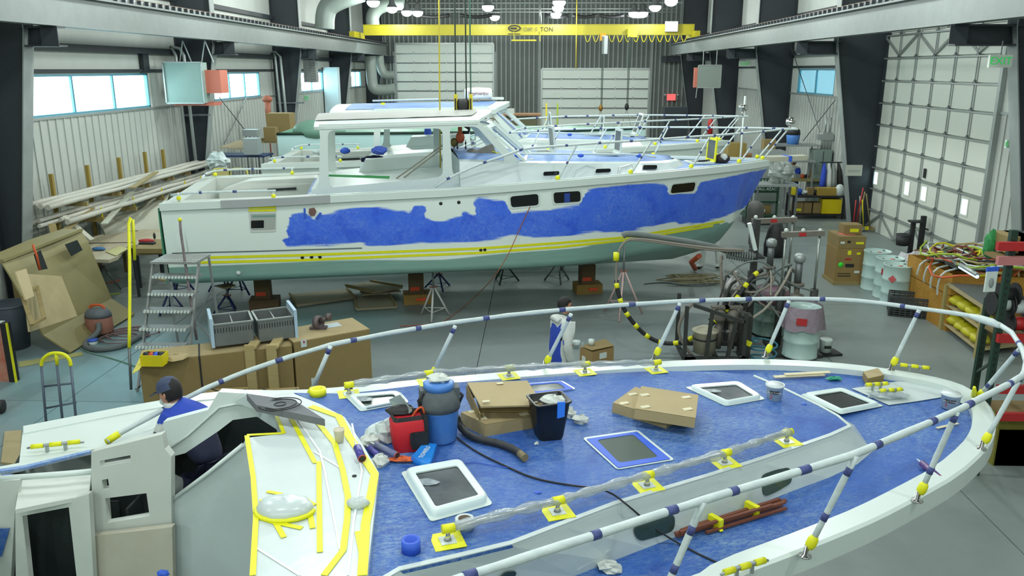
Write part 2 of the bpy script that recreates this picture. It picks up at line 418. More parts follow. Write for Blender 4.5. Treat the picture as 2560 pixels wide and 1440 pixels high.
# side roller door ---------------------------------------------------
b=MB().use(GALV)
for y in (DOOR[0]-.1,DOOR[1]+.05): b.bb((XR-.12,y-.06,0),(XR+.02,y+.06,6.1))
o=struct(b.build('door_3')); sh=.655
WY=[(PX(2192,442,XR).y,2),(PX(2270,468,XR).y,2),(PX(2312,482,XR).y,2),(PX(2414,514,XR).y,2)]
DM2=mat('door_cream',(196,202,192),.55,n=(.8,.3,(176,184,176)))
for i in range(9):
    z0=i*sh; z1=z0+sh; X=XR-.02; hs=[]
    if i==2:
        for y,_ in WY: hs.append([(X,y-.14,z0+.13),(X,y+.14,z0+.13),(X,y+.14,z0+.5),(X,y-.14,z0+.5)])
    p=MB().plate([(X,DOOR[0],z0+.012),(X,DOOR[1],z0+.012),(X,DOOR[1],z1-.012),(X,DOOR[0],z1-.012)],hs,(.05,0,0)).build('door_section',DM2,o)
    for h in hs:
        ya,yb=h[0][1],h[1][1]; f=MB().plate([(X-.015,ya-.05,h[0][2]-.05),(X-.015,yb+.05,h[0][2]-.05),(X-.015,yb+.05,h[2][2]+.05),(X-.015,ya-.05,h[2][2]+.05)],[[(X-.015,)+q[1:] for q in h]],(.02,0,0)).build('window_surround',DM2,p)
        MB().bb((X+.02,ya,h[0][2]),(X+.025,yb,h[2][2])).build('pane',GLS,p)
    r=MB().use(GALV).bb((X-.05,DOOR[0],z1-.05),(X,DOOR[1],z1-.012))
    r.build('hinge_rail',None,p)
    for j in range(1,6):
        y=DOOR[0]+(DOOR[1]-DOOR[0])*j/6
        m=MB().use(GALV)
        for d in (-.05,.05): m.bb((X-.025,y+d-.012,z0+.02),(X,y+d+.012,z1-.05))
        m.use(STEEL).prism([(X-.06,y-.09,z1-.01),(X-.06,y+.09,z1-.01),(X-.06,y,z1+.07)],(.05,0,0)); m.build('stile',None,p)
    if i in (0,8):
        m=MB().use(GALV)
        for j in range(0,6,2):
            y=DOOR[0]+(DOOR[1]-DOOR[0])*(j+1)/6; w_=(DOOR[1]-DOOR[0])/6
            for d in (-1,1):
                for e in (-.04,.04): m.bar((X-.04,y+e,z0+(.05 if i==8 else .6)),(X-.04,y+d*w_*.95+e,z0+(.6 if i==8 else .05)),.025,.025)
        m.build('truss_strut',None,p)
MB().bb((XR-.07,PX(2312,430,XR-.05).y-.05,1.75+.3),(XR-.04,PX(2312,430,XR-.05).y+.05,2.3)).build('door_handle',BLK,o)
MB().bb((XR+.04,DOOR[0]-.1,-.3),(XR+.06,DOOR[1]+.1,1.35)).bb((XR+.04,DOOR[0]-.1,1.9),(XR+.06,DOOR[1]+.1,6.2)).build('light_stop_skin',DM2,bpy.data.objects['door_3'])  # unseen skin added outside the door sections to stop light leaking in
struct(MB().bb((XL,YF,ZC),(XR,YB+.15,ZC+.2)).build('ceiling',CEILM))
# portal frames -------------------------------------------------------
DK2=DARK
def lx(z): return -11.0+.16*min(z,5.65)
def rx(z): return 9.95-.184*min(z,5.4)
COLY=[-2.6,7.0,16.6,26.2,35.8,45.4,54.6]
side_n={1:'left',-1:'right'}
for yi,Y in enumerate(COLY):
    for s,fx,X in ((1,lx,XL),(-1,rx,XR)):
        lab='dark tapered steel portal column on the %s wall, %s'%(side_n[s],{2:'nearest one in view',3:'second from the camera',4:'third from the camera',5:'fourth from the camera',6:'against the corrugated back wall',0:'behind the view',1:'beside the foreground boat'}[yi])
        r=thing('portal_column',lab,'column',(X+s*.3,Y,0))
        inn=[(fx(z),Y-.012,z) for z in (0,5.65,ZC)]
        MB().prism([(X+s*.02,Y-.012,0)]+inn+[(X+s*.02,Y-.012,ZC)],(0,.024,0)).build('web',DK2,r)
        m=MB()
        for a,c in zip(inn,inn[1:]): m.bar(V(a)+V((s*.012,.012,0)),V(c)+V((s*.012,.012,0)),.34,.024,(1,0,0))
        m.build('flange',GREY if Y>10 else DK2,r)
        MB().bb((X+s*.03,Y-.17,0),(X+s*.055,Y+.17,ZC)).build('wall_flange',DK2,r)
        zb=5.36; xr_=-9.6 if s>0 else 7.9
        k=MB().bb((fx(5.3),Y-.02,zb),(xr_+.0,Y+.02,5.68)); k.bb((xr_-.17,Y-.14,zb),(xr_+.17,Y-.12,5.7)); k.bb((min(fx(5.3),xr_)-.1,Y-.15,5.68),(max(fx(5.3),xr_)+.18,Y+.15,5.72)); k.bb((min(fx(5.3),xr_)-.05,Y-.15,zb-.03),(max(fx(5.3),xr_)+.18,Y+.15,zb))
        k.build('crane_bracket',DARK,r)
# girts / headers
for s,X,z,nm in ((1,XL,5.32,'left'),(-1,XR,5.45,'right')):
    for i,(a,c) in enumerate(zip(COLY[1:],COLY[2:])):
        if s<0 and i==1: continue
        o=MB().bb((X+s*.06,a+.2,z),(X+s*.22,c-.2,z+.16)).bb((X+s*.02,a+.2,z-.5),(X+s*.1,c-.2,z-.42)).bb((X+s*.02,a+.2,6.9),(X+s*.2,c-.2,7.05))
        struct(o.build('trim_%d'%(i+1+(0 if s>0 else 10)),DARK))
struct(MB().bb((XL+.02,yy(350,XL,150)-.1,4.8),(XL+.14,yy(350,XL,150)+.25,5.4)).build('trim_30',DARK))
# wind bracing
for pts,nm in (([(PX(548,243,XL+.15),PX(612,325,XL+.2)),(PX(617,243,XL+.15),PX(560,360,XL+.2))],'crossed thin bracing rods on the left wall below the second window'),
               ([(PX(1975,110,XR-.25),PX(2050,330,XR-.2)),(PX(2088,250,XR-.25),PX(2008,352,XR-.2))],'crossed thin bracing rods on the right wall behind the tool benches')):
    m=MB()
    for a,c in pts: m.tube([a,c],.018,6)
    tag(m.build('bracing_rod',STEEL),nm,'bracing')
# crane runways -------------------------------------------------------
RWG=mat('runway_grey',(112,120,118),.6,n=(3,.5,(90,97,95)))
RUST=mat('rail_rust',(112,92,76),.7)
for s,xc,fy,nm in ((1,-9.6,52.8,'left'),(-1,7.9,51.8,'right')):
    r=thing('crane_runway','long grey steel crane runway beam with rail along the %s wall'%nm,'beam',(xc,YF+1,5.72))
    MB().bb((xc-.01,YF+.3,5.75),(xc+.01,fy,6.32)).build('web',RWG,r)
    MB().bb((xc-.16,YF+.3,5.72),(xc+.16,fy,5.75)).build('bottom_flange',RWG,r)
    MB().bb((xc-.16,YF+.3,6.32),(xc+.16,fy,6.36)).build('top_flange',RWG,r)
    MB().bb((xc-.035,YF+.3,6.36),(xc+.035,fy,6.47)).build('rail',GALV,r); MB().bb((xc-.045,YF+.3,6.47),(xc+.045,fy,6.49)).build('rail_head',RUST,r)
    y=10.; proto=None; 
    while y<fy-.2:
        c=MB().box((xc+s*.06,y,6.415),(.12,.045,.11)).build('rail_clip',DARK,r) if proto is None else None
        if proto is None: proto=c; y0=y
        else:
            c=proto.copy(); C.objects.link(c); c.parent=r; c.location=(0,y-y0,0)
        y+=.38
    # light edge plates seen under the rail
# yellow bridge crane ---------------------------------------------------
YC=44.6
xa,xb=PY(908,70,YC).x,PY(1736,70,YC).x; zt,zb=PY(1300,61,YC).z,PY(1300,88,YC).z
r=thing('bridge_crane','yellow overhead bridge crane girder spanning the hall near the back wall','crane',((xa+xb)/2,YC,6.44))
YP=mat('crane_yellow',(168,158,14),.45,n=(.8,.25,(138,130,12)))
MB().bb((xa,YC,zb),(xb,YC+.4,zt)).bb((xa,YC-.06,zt-.03),(xb,YC+.46,zt)).bb((xa,YC-.06,zb),(xb,YC+.46,zb+.03)).build('girder',YP,r)
for x in (-9.6,7.9):
    e=MB().box((x,YC+.1,6.62),(.26,2.6,.3)).build('end_truck',YP,r)
    for d in (-1.05,1.25): MB().cyl((x-.05,YC+d,6.53),.11,.1,14,(1,0,0)).build('wheel',STEEL,e)
MB().box((PY(1305,105,YC).x+.1,YC+.1,6.35),(1.3,.5,.08)).box((PY(1285,95,YC).x,YC+.1,6.55),(.04,.4,.5)).box((PY(1350,95,YC).x,YC+.1,6.55),(.04,.4,.5)).build('service_platform',YP,r)
MB().box((PY(1580,84,YC).x,YC-.15,PY(1580,83,YC).z),(.5,.4,.42)).build('hoist_trolley',mat('lime_yellow',(200,204,20),.4),r)
MB().box((PY(1507,93,YC).x,YC-.1,PY(1507,93,YC).z),(.3,.3,.36)).build('small_trolley',mat('amber',(204,150,20),.5),r)
MB().box((PY(1677,67,YC).x,YC-.2,PY(1677,67,YC).z),(.62,.3,.5)).build('control_box',mat('box_white',(200,206,200),.5),r)
for i in range(13):
    x0=PY(1462+i*20,90,YC).x; w_=.3; MB().tube([(x0+math.sin(t/10*PI*2)*.0+w_*t/10,YC-.1,zb-.32*math.sin(t/10*PI)-.02) for t in range(11)],.02,5).build('festoon_cable',YEL,r)
BL=mat('crane_lettering',(24,24,12),.6)
text(r,'CAP. 5',(PY(1326,74,YC).x,YC-.08,PY(1326,74,YC).z),.27,(1,0,0),(0,-1,0),mat('faded_lettering',(104,104,74),.6))
text(r,'TON',(PY(1367,74,YC).x,YC-.08,PY(1367,74,YC).z),.31,(1,0,0),(0,-1,0),BL)
q=MB(); cx,cz=PY(1286,71,YC).x,PY(1286,71,YC).z
q.plate([(cx+.34*math.cos(t/16*2*PI),YC-.075,cz+.17*math.sin(t/16*2*PI)) for t in range(16)],[[(cx+.27*math.cos(t/16*2*PI),YC-.075,cz+.11*math.sin(t/16*2*PI)) for t in range(16)]],(0,.01,0)); q.build('emblem_ring',BL,r)
q=MB(); q.bb((cx-.2,YC-.08,cz-.05),(cx+.12,YC-.07,cz+.05)).bb((cx-.34,YC-.08,cz-.3),(cx+.3,YC-.07,cz-.26)); q.build('emblem_bar',BL,r)
# black festoon wrapped conduit above the girder
for x0,x1 in ((1043,1125),(1150,1230),(1362,1422),(1432,1492),(1498,1560),(1566,1625)):
    p=[L3(PY(x0,38,48),PY(x1,38,48),t/8)-V((0,0,.1*math.sin(t/8*PI))) for t in range(9)]
    tag(MB().tube(p,.09,8).build('conduit_loop',BLK),'sagging black cable bundle above the yellow girder, %s'%({1043:'leftmost of six',1150:'behind the hoist ropes',1362:'right of the vertical pipe',1432:'above the lettering end',1498:'above the small trolley',1566:'rightmost of six'}[x0]),'cable','cable bundles above the crane')
for y in (22,30):
    tag(MB().tube([PY(930,y,49),PY(1690,y,49)],.035,6).build('pipe',GALV),'thin horizontal %s pipe along the top of the back wall'%('upper' if y==22 else 'lower'),'pipe')
tag(MB().tube([PY(1350,0,47.5),PY(1352,60,47.5)],.06,8).build('vertical_pipe',GALV),'pale vertical pipe running up behind the yellow crane girder','pipe')
# high bay lamps --------------------------------------------------------
LAMPZ=7.9
def lampat(px,py):
    return PZ(px,py,LAMPZ)
EM=mat('lamp_lens',(235,240,255),.3,emit=((232,238,255),9)); LH=mat('lamp_housing',(120,124,124),.4,.6)
spots=[lampat(*q) for q in ((933,3),(980,19),(1017,28),(1044,29),(1220,15),(1237,40),(1398,3),(1395,17),(1390,33),(1585,31),(1607,31),(1638,15),(1678,0))]
names=['upper left','second on the left','left of a pair','right of a pair','behind the hoist ropes, upper','behind the hoist ropes, lower','middle trio top','middle trio centre','middle trio bottom','right pair, left one','right pair, right one','single lamp right of the pair','far right, cut by the frame']
for x in (-7.2,-2.6,.9,5.6):
    for y in (-3,3.5,10,17,24,31): spots.append(V((x,y,8.3)))
proto=None
for i,P in enumerate(spots):
    lab=('glowing round high bay lamp above the crane, '+names[i]) if i<13 else 'high bay lamp out of frame, %s row, %s'%(('far left','left middle','right middle','far right')[(i-13)//6],('behind the viewer','above the viewer','over the foreground deck','above the cabin boats','above the radar boat','ahead of the hoist')[(i-13)%6])
    if proto is None:
        proto=r=thing('high_bay_lamp',lab,'lamp',P,0,'high bay lamps')
        MB().lathe([(.08,.45),(.12,.4),(.15,.2),(.27,.02),(.28,0),(.26,0)],P,n=20).build('housing',LH,r)
        MB().lathe([(.29,.0),(.29,-.1),(.22,-.2),(.1,-.26),(0,-.265)],P,n=20).build('lens',EM,r)
        MB().tube([P+V((0,0,.4)),P+V((0,0,ZC-7.9))],.015,6).build('rod',STEEL,r)
        ld=bpy.data.lights.new('lamp_light','POINT'); ld.shadow_soft_size=.24; ld.energy=LAMP_W; ld.color=LAMP_C
        FARL=ld; FARL.energy=LAMP_W*.5; NEARL=ld.copy(); NEARL.energy=LAMP_W; CLOSEL=ld.copy(); CLOSEL.energy=LAMP_W*.74; lo=bpy.data.objects.new('lamp_light',ld); C.objects.link(lo); lo.location=(0,0,-.5); lo.parent=r
    else:
        r=copy_tree(proto,P,0,lab)
        for ch in r.children:
            if ch.type=='LIGHT':
                if i<13: ch.data=bpy.data.objects[ch.name].data if i>1 and False else FARL
                else: ch.data=NEARL if P.y>12 else CLOSEL
# ================================================================ THE TWO CABIN BOATS BEHIND
def sd_poly(p,poly):
    x,y=p; ins=False; best=1e9
    for i in range(len(poly)):
        x1,y1=poly[i-1]; x2,y2=poly[i]
        if (y1>y)!=(y2>y) and x<(x2-x1)*(y-y1)/(y2-y1)+x1: ins=not ins
        dx,dy=x2-x1,y2-y1; l=dx*dx+dy*dy; t=max(0,min(1,((x-x1)*dx+(y-y1)*dy)/l)) if l else 0
        best=min(best,math.hypot(x-x1-t*dx,y-y1-t*dy))
    return best if ins else -best
BLUEP=[(703,603),(712,594),(722,592),(714,576),(723,562),(721,546),(731,536),(758,531),(784,545),(805,536),(850,525),(930,518),(985,524),(1025,531),(1035,515),(1055,512),(1068,520),(1060,543),(1085,554),(1105,553),(1150,540),(1160,530),(1190,538),(1188,518),(1180,503),(1200,496),(1240,498),(1262,500),(1270,520),(1277,532),(1448,514),(1458,497),(1468,477),(1500,470),(1560,463),(1660,460),(1670,470),(1668,487),(1738,483),(1752,455),(1830,440),(1925,420),(1905,460),(1875,508),(1855,522),(1800,545),(1757,556),(1700,562),(1690,556),(1600,572),(1563,580),(1493,578),(1447,584),(1347,596),(1280,588),(1233,598),(1167,605),(1073,608),(1050,607),(923,616),(900,606),(820,615),(720,618)]
L2=12.5
def hb(s): return 1.88 if s<6.5 else 1.88*max(0,1-((s-6.5)/(L2-6.5))**2.3)
ZS=[(0,2.53),(2,2.57),(3.5,2.62),(5,2.66),(6.5,2.74),(8,2.82),(10,2.88),(12.5,2.91)]
ZBOOT=[(0,1.40),(5,1.38),(6.5,1.42),(8,1.52),(9,1.58),(10,1.64),(11,1.68),(12.5,1.62)]
ZK=[(0,.66),(6.6,.73),(8.4,.73),(10.3,.78),(11.1,.99),(11.4,1.18),(11.68,1.6),(11.98,1.95),(12.35,2.7),(12.5,2.91)]
ZCH=[(0,1.12),(6.5,1.14),(8,1.15),(10,1.3),(11,1.5),(11.7,1.7),(12.5,1.9)]
def hitter(bvh):
    def f(px,py,off=0):
        d=ray(px,py).normalized(); h=bvh.ray_cast(CAM,d)
        if h[0] is None: return None,None
        n=h[1]; n=n if n.dot(d)<0 else -n
        return h[0]+n*off,n
    return f
def ribbon(hit,path,w,m,name,parent,off=.004,step=6,th=.003):
    pts=[]
    for a,b in zip(path,path[1:]):
        k=max(1,int(math.hypot(b[0]-a[0],b[1]-a[1])/step))
        for i in range(k): pts.append((a[0]+(b[0]-a[0])*i/k,a[1]+(b[1]-a[1])*i/k))
    pts.append(path[-1]); P=[hit(*q) for q in pts]; P=[q for q in P if q[0] is not None]
    if len(P)<2: return None
    rows=[]
    for i,(p,n) in enumerate(P):
        d=(P[min(i+1,len(P)-1)][0]-P[max(0,i-1)][0]).normalized(); sd=d.cross(n).normalized()*w/2; o=n*off
        rows.append([p-sd+o,p+sd+o,p+sd+o+n*th,p-sd+o+n*th])
    mb=MB().grid(rows,False,True); k=len(rows)
    b0=len(mb.v)-4*k
    mb.add(rows[0],[(0,1,2,3)]); mb.add(rows[-1],[(3,2,1,0)])
    return mb.build(name,m,parent)
def decal(hit,poly,m,name,parent,off=.004,th=.006,r=0,label=None):
    P=[hit(*q,off) for q in poly]
    if any(q[0] is None for q in P): return None
    n=sum((q[1] for q in P),V()).normalized(); pts=[q[0] for q in P]
    if r: pts=roundpoly(pts,r)
    return MB().prism(pts,n*th).build(name,m,parent,label=label)
def taped_tube(parent,pts,r,name,m=None,every=.9,first=.3,w=.07,tm=None,n=8):
    pts=[V(p) for p in pts]; m=m or WRAP
    L=plen(pts); fine=resample(pts,.12) if L>.5 else pts
    rs=[r*(1+random.uniform(-.06,.08)) for _ in fine]
    o=MB().tube(fine,rs,n).build(name,m,parent)
    d=first; k=0
    while d<L-.1 and every:
        bands(o,fine,r*1.06,[d],tm or NAVYT,w*random.uniform(.6,1.2)); d+=every*random.uniform(.75,1.25); k+=1
    return o
def cruiser(O,psi,label,first):
    A=V((math.cos(psi),math.sin(psi),0)); B=V((-math.sin(psi),math.cos(psi),0)); O=V(O)
    W=lambda s,t,z: O+A*s+B*t+V((0,0,z))
    root=thing('cabin_boat',label,'boat',(O.x,O.y,0),psi)
    zs=lambda s: interp(s,ZS); ns=300 if first else 120
    rows=[]; att=[]
    for i in range(ns+1):
        s=L2*(1-(1-i/ns)**1.15)*1.0; b=hb(s); z0=zs(s); zk=interp(s,ZK); zc=max(interp(s,ZCH),zk+.001); z0=max(z0,zk+.002)
        zc=min(zc,z0-.001); kf=min(1,max(0,(interp(s,ZCH)-zk)/.35))**.6
        bc=b*(.93-.35*max(0,(s-6)/6.5)**1.4)*kf
        half=[]
        for k in range(19):
            f=k/18; t=b+(bc-b)*(f**1.25); half.append((t,z0+(zc-z0)*f))
        for k in range(1,6):
            f=k/5; half.append((bc*(1-f),zc+(zk-zc)*f**.8))
        sec=[(-t,z) for t,z in half]+[(t,z) for t,z in half[:-1][::-1]]
        rows.append([W(s,t,z) for t,z in sec]); 
        zb=interp(s,ZBOOT)
        for t,z in sec:
            g=1. if z<zb else 0.; r_=0.
            if first and t<0.02:
                sd=sd_poly(proj(W(s,t,z)),BLUEP); r_=max(0,min(1,.5+sd/9))
            att.append((r_,max(0,min(1,.5+(zb-z)/.03)),0,1))
    mb=MB().grid(rows,True); tr=rows[0]; mb.add(tr,[tuple(range(len(tr)))])
    hull=mb.build('hull',HULLM if first else mat('hull_pale',(214,226,220),.35,n=(.6,.3,(190,206,200))),root,fixn=True)
    if first:
        ca=hull.data.color_attributes.new('paint','FLOAT_COLOR','POINT')
        for i,c in enumerate(att+[(0,0,0,1)]*len(tr)): ca.data[i].color=c
    bv=BVHTree.FromPolygons([p for r in rows for p in r],[(i*len(tr)+k,i*len(tr)+k+1,(i+1)*len(tr)+k+1,(i+1)*len(tr)+k) for i in range(ns) for k in range(len(tr)-1)])
    hit=hitter(bv)
    # sheer rub rail
    S=[L2*i/60 for i in range(61)]
    near=[W(s,-hb(s)-.03,zs(s)+.0) for s in S]; far=[W(s,hb(s)+.03,zs(s)) for s in S]
    def rub(line,w=.07,h=.13):
        rows=[]
        for i,p in enumerate(line):
            d=(line[min(i+1,len(line)-1)]-line[max(0,i-1)]).normalized(); q=d.cross(V((0,0,1)))
            rows.append([p-q*w/2+V((0,0,h/2)),p+q*w/2+V((0,0,h/2)),p+q*w/2-V((0,0,h/2)),p-q*w/2-V((0,0,h/2))])
        return MB().grid(rows,False,True).add(rows[0],[(0,1,2,3)]).add(rows[-1],[(0,1,2,3)])
    rub(near+far[::-1][1:]).build('rub_rail',WHT,root)
    if first:
        rub([W(s,-hb(s)-.04,zs(s)+.005) for s in [1.05+.16*i for i in range(13)]],.075,.14).build('masking_strip',mat('grey_mask',(158,164,164),.7,n=(20,.3,(140,146,150))),root)
    # side decks and foredeck
    dm=DECKB if False else DECKP
    rows=[]
    for i in range(41):
        s=2.5+(L2-.12-2.5)*i/40; b=max(.02,hb(s)-.03); rows.append([W(s,b*k/6,zs(s)-.03+.07*(1-(k/6)**2)) for k in range(-6,7)])
    MB().grid(rows,True).build('deck',dm,root)
    # inner white margin of the deck edge (toe rail)
    for sg in (-1,1):
        rub([W(s,sg*(hb(s)-.06),zs(s)+.05) for s in [2.6+(L2-2.75)*i/40 for i in range(41)]],.07,.06).build('toe_rail',WHT,root)
    # cockpit
    ck=MB()
    for sg in (-1,1):
        ck.use(LINER); rows=[[W(s,sg*(hb(s)-.0),zs(s)+.05),W(s,sg*(hb(s)-.3),zs(s)+.06),W(s,sg*(hb(s)-.34),1.5)] for s in (0,.6,1.4,2.0,2.7)]; ck.grid(rows,False)
    ck.grid([[W(0,t,2.56),W(.34,t,2.6),W(.4,t,1.5)] for t in (-1.85,-.9,0,.9,1.85)],False)
    ck.add([W(.3,-1.6,1.5),W(2.9,-1.6,1.5),W(2.9,1.6,1.5),W(.3,1.6,1.5)],[(0,1,2,3)])
    ck.build('cockpit_liner',None,root)
    # cockpit inner panels: side lockers + centre bulkhead, step
    MB().prism(roundpoly([W(.5,.9,1.5),W(.5,.9,2.4),W(1.1,.95,2.6),W(2.6,.98,2.64),W(2.7,.98,1.5)],.12),B*.55).build('seat_back',LINER,root)
    MB().prism([W(1.5,.88,2.38),W(2.1,.89,2.4),W(2.1,.89,2.45),W(1.5,.88,2.43)],B*.03).build('slot',DVOID,root)
    MB().bb((0,0,0),(0,0,0)) 
    MB().prism([W(2.6,-1.38,2.6),W(6.8,-1.38,2.9),W(6.8,1.38,2.9),W(2.6,1.38,2.6)],(0,0,.12)).prism([W(3.4,.6,2.7),W(5.2,.6,2.8),W(5.2,.6,3.12),W(3.6,.6,3.05)],B*.7).build('cabin_liner',WHT,root)
    # cabin trunk
    tb=[(5.4,1.6),(7.0,1.58),(8.3,1.42),(9.3,1.18),(10.0,.88),(10.4,.5),(10.55,.0)]
    base=[(s,-t) for s,t in tb]+[(s,t) for s,t in tb[:-1][::-1]]
    zt=lambda s: 3.2-.17*((s-6)/4.4)
    rws=[]
    for ins,dz in ((0,None),(.2,-.03),(.3,0)):
        r_=[]
        for s,t in base:
            k=max(0,(abs(t)-ins)/max(abs(t),.01)) if t else 0; s2=s-ins*(1 if s>9 else .3)*(s-5.4)/5
            r_.append(W(s2,t*k,(zs(s)-.06) if dz is None else zt(s)+dz))
        rws.append(r_)
    MB().grid(rws,False,True).build('trunk_side',PLA if first else WHT,root)
    tbv=BVHTree.FromPolygons([p for r in rws for p in r],[(i*13+k,i*13+(k+1)%13,(i+1)*13+(k+1)%13,(i+1)*13+k) for i in range(2) for k in range(13)]); thit=hitter(tbv)
    top=[]; 
    for i,(s,t) in enumerate(tb[:-1]+[(10.33,.12)]):
        k=max(.01,t-.3); s2=s-.3*(1 if s>9 else .3)*(s-5.4)/5
        top.append([W(s2,k*q/4,zt(s)+.001+.07*(1-(q/4)**2)) for q in range(-4,5)])
    trunk=MB().grid(top,True).build('trunk_top',dm,root)
    # pilot house
    n_=B; on=W(0,-1.4,0)
    def hp(pts): return [PN(x,y,on,n_) for x,y in pts]
    if first:
        outer=hp([(797,311),(1192,300),(1200,306),(1298,402),(1240,440),(1200,468),(767,497),(770,485),(786,477),(797,455),(800,345)])
        w1=roundpoly(hp([(819,326),(1107,321),(1107,443),(822,469)]),.12); w2=roundpoly(hp([(1124,318),(1192,316),(1262,396),(1256,408),(1139,442),(1131,430)]),.1)
        HO,HW=outer,[w1,w2]
        cruiser.ref=[[((p-O).dot(A),p.z) for p in l] for l in (outer,w1,w2)]
    else:
        HO,w1,w2=[[W(s,-1.4,z) for s,z in l] for l in cruiser.ref]; HW=[w1,w2]
    MB().plate(HO,HW,B*.07).build('house_side',WHT,root,label='house side with two big window openings' if first else None)
    MB().plate([p+B*2.73 for p in HO],[[p+B*2.73 for p in l] for l in HW],B*.07).build('house_side',WHT,root)
    # roof
    s0,s1=(2.72,5.75) if first else (1.7,5.9); rows=[]
    for i in range(13):
        f=i/12; s=s0+(s1-s0)*f; half=1.42 if first else 1.5; 
        rows.append([W(s+(.45*(1-(k/8)**2) if i==12 else .45*(1-(k/8)**2)*f),half*k/8,(3.90 if first else 3.86)+.07*f+.12*(1-(k/8)**2)-(.03 if abs(k)==8 else 0)) for k in range(-8,9)])
    lo=[[p-V((0,0,.05 if first else .11)) for p in r] for r in rows]
    mb=MB().grid(rows,True).grid(lo,True)
    rim=rows[0]+[r[-1] for r in rows[1:-1]]+rows[-1][::-1]+[r[0] for r in rows[1:-1]][::-1]; rl=lo[0]+[r[-1] for r in lo[1:-1]]+lo[-1][::-1]+[r[0] for r in lo[1:-1]][::-1]
    mb.grid([rim,rl],True,True); roof=mb.build('roof',WHT,root)
    if not first:
        MB().grid([[q+V((0,0,.008)) for q in r[1:-1]] for r in rows[1:-1]],True).build('roof_guide_coat',dm,roof)
    else:
        MB().grid([[q+V((0,0,.012+random.uniform(0,.012))) for q in r[2:-2]] for r in rows[:-1]],True).build('roof_cover',mat('grey_paper',(150,152,148),.7,n=(3,.4,(160,164,160)),bump=(6,.4)),roof)
    # windshield
    za,zb_=(3.86,3.18); sa,sb=5.95,6.72
    def ws(t,f): return W(sa+(sb-sa)*f+.28*(1-(t/1.3)**2),t,za+(zb_-za)*f)
    wsf=MB()
    for t0,t1 in ((-1.32,-.5),(-.45,.45),(.5,1.32)):
        a=[ws(t0,0),ws(t1,0),ws(t1,1),ws(t0,1)]; c=sum(a,V())/4
        inn=[p+(c-p)*.16 for p in a]; nn=(a[1]-a[0]).cross(a[2]-a[0]).normalized()*.05
        wsf.plate(a,[inn],nn)
    wf=wsf.build('windshield_frame',WHT,root)
    for t in (-.48,.48): MB().bar(ws(t,0)+V((0,0,.02)),ws(t,1),.05,.08).build('mullion',WHT,wf)
    if not first:
        for t0,t1 in ((-1.32,-.5),(-.45,.45)):
            a=[ws(t0,.08),ws(t1,.08),ws(t1,.9),ws(t0,.9)]; a=[p-A*.06+V((0,0,.02)) for p in a]
            for p,q in zip(a,a[1:]+a[:1]): MB().bar(p,q,.03,.012).build('blue_masking',BTAPE,wf)
    else:
        MB().prism([W(5.5,-1.2,3.1),W(5.5,1.2,3.1),W(6.9,1.2,3.14),W(6.9,-1.2,3.14)],(0,0,.05)).build('dash',PLA,root)
    # bow rail
    rz=lambda s: zs(min(s,L2))+.72 if s>6.6 else zs(s)+.1+.62*max(0,(s-4.9)/1.7)**.75
    def rl_(sg):
        out=[]
        for i in range(40):
            s=4.9+(12.95-4.9)*i/39; t=max(.12,(hb(min(s-.35,L2-.01)) if s>6 else hb(s)-.1)-.02)
            if s>12.7: t=.12
            out.append(W(s,sg*t,rz(s)))
        return out
    for sg in (-1,1): taped_tube(root,rl_(sg),.022,'bow_rail',every=.75)
    taped_tube(root,[W(12.95,-.14,3.63),W(13.0,0,3.63),W(12.95,.14,3.63)],.022,'bow_rail',every=0)
    for sb_,st in ((7.25,7.6),(8.75,9.15),(10.15,10.5),(11.45,11.95),(12.2,12.75)):
        for sg in (-1,1):
            p=W(sb_,sg*(hb(sb_)-.08),zs(sb_)+.06); t=max(.12,hb(min(st-.35,L2-.01))-.02); q=W(st,sg*t,rz(st))
            o=taped_tube(root,[p+(q-p)*.06,q],.019,'stanchion',every=0); MB().ball(p+V((0,0,.05)),.05,n=8).build('yellow_foot_tape',YTAPE,o)
            bands(o,[p,q],.02,[(q-p).length*.5],NAVYT)
    # stern rails
    for sg in (-1,1):
        z=2.76
        pts=smooth([W(.12,sg*1.2,z-.12),W(.12,sg*1.72,z-.05),W(.5,sg*1.78,z),W(2.0,sg*1.78,z)],2)
        o=taped_tube(root,pts,.022,'stern_rail',every=.6)
        for s in (.3,1.95): MB().tube([W(s,sg*1.75,2.6),W(s,sg*1.77,z)],.016,6).build('post',WHT,o); MB().ball(W(s,sg*1.75,2.66),.045,n=8).build('yellow_foot_tape',YTAPE,o)
    # hatch openings and lids on trunk
    def hatch(s,t,w,lean,m=WHT,z=None,nm='hatch'):
        z=z or zt(s)+.06
        fr=MB().plate([W(s-w/2,t-w/2,z),W(s+w/2,t-w/2,z),W(s+w/2,t+w/2,z),W(s-w/2,t+w/2,z)],[[W(s-w/2+.05,t-w/2+.05,z),W(s+w/2-.05,t-w/2+.05,z),W(s+w/2-.05,t+w/2-.05,z),W(s-w/2+.05,t+w/2-.05,z)]],(0,0,.04)).build(nm,WHT,root)
        MB().bb((0,0,0),(0,0,0)); MB().prism([W(s-w/2+.05,t-w/2+.05,z+.005),W(s+w/2-.05,t-w/2+.05,z+.005),W(s+w/2-.05,t+w/2-.05,z+.005),W(s-w/2+.05,t+w/2-.05,z+.005)],(0,0,.005)).build('dark_opening',DVOID,fr)
        a=W(s+w/2,t-w/2,z+.04); b=W(s+w/2,t+w/2,z+.04); u=(A*math.sin(lean)+V((0,0,math.cos(lean))))*w
        inn=lambda p,c: p+(c-p)*.2
        q=[a,b,b+u,a+u]; c=sum(q,V())/4; nn=(b-a).cross(u).normalized()*.03
        MB().plate(q,[[inn(p,c) for p in q]],nn).build('lid_frame',m,fr); MB().prism([inn(p,c)+nn*.3 for p in q],nn*.3).build('lid_glass',mat('lid_glass',(84,92,96),.15,n=(3,.6,(30,34,36))),fr)
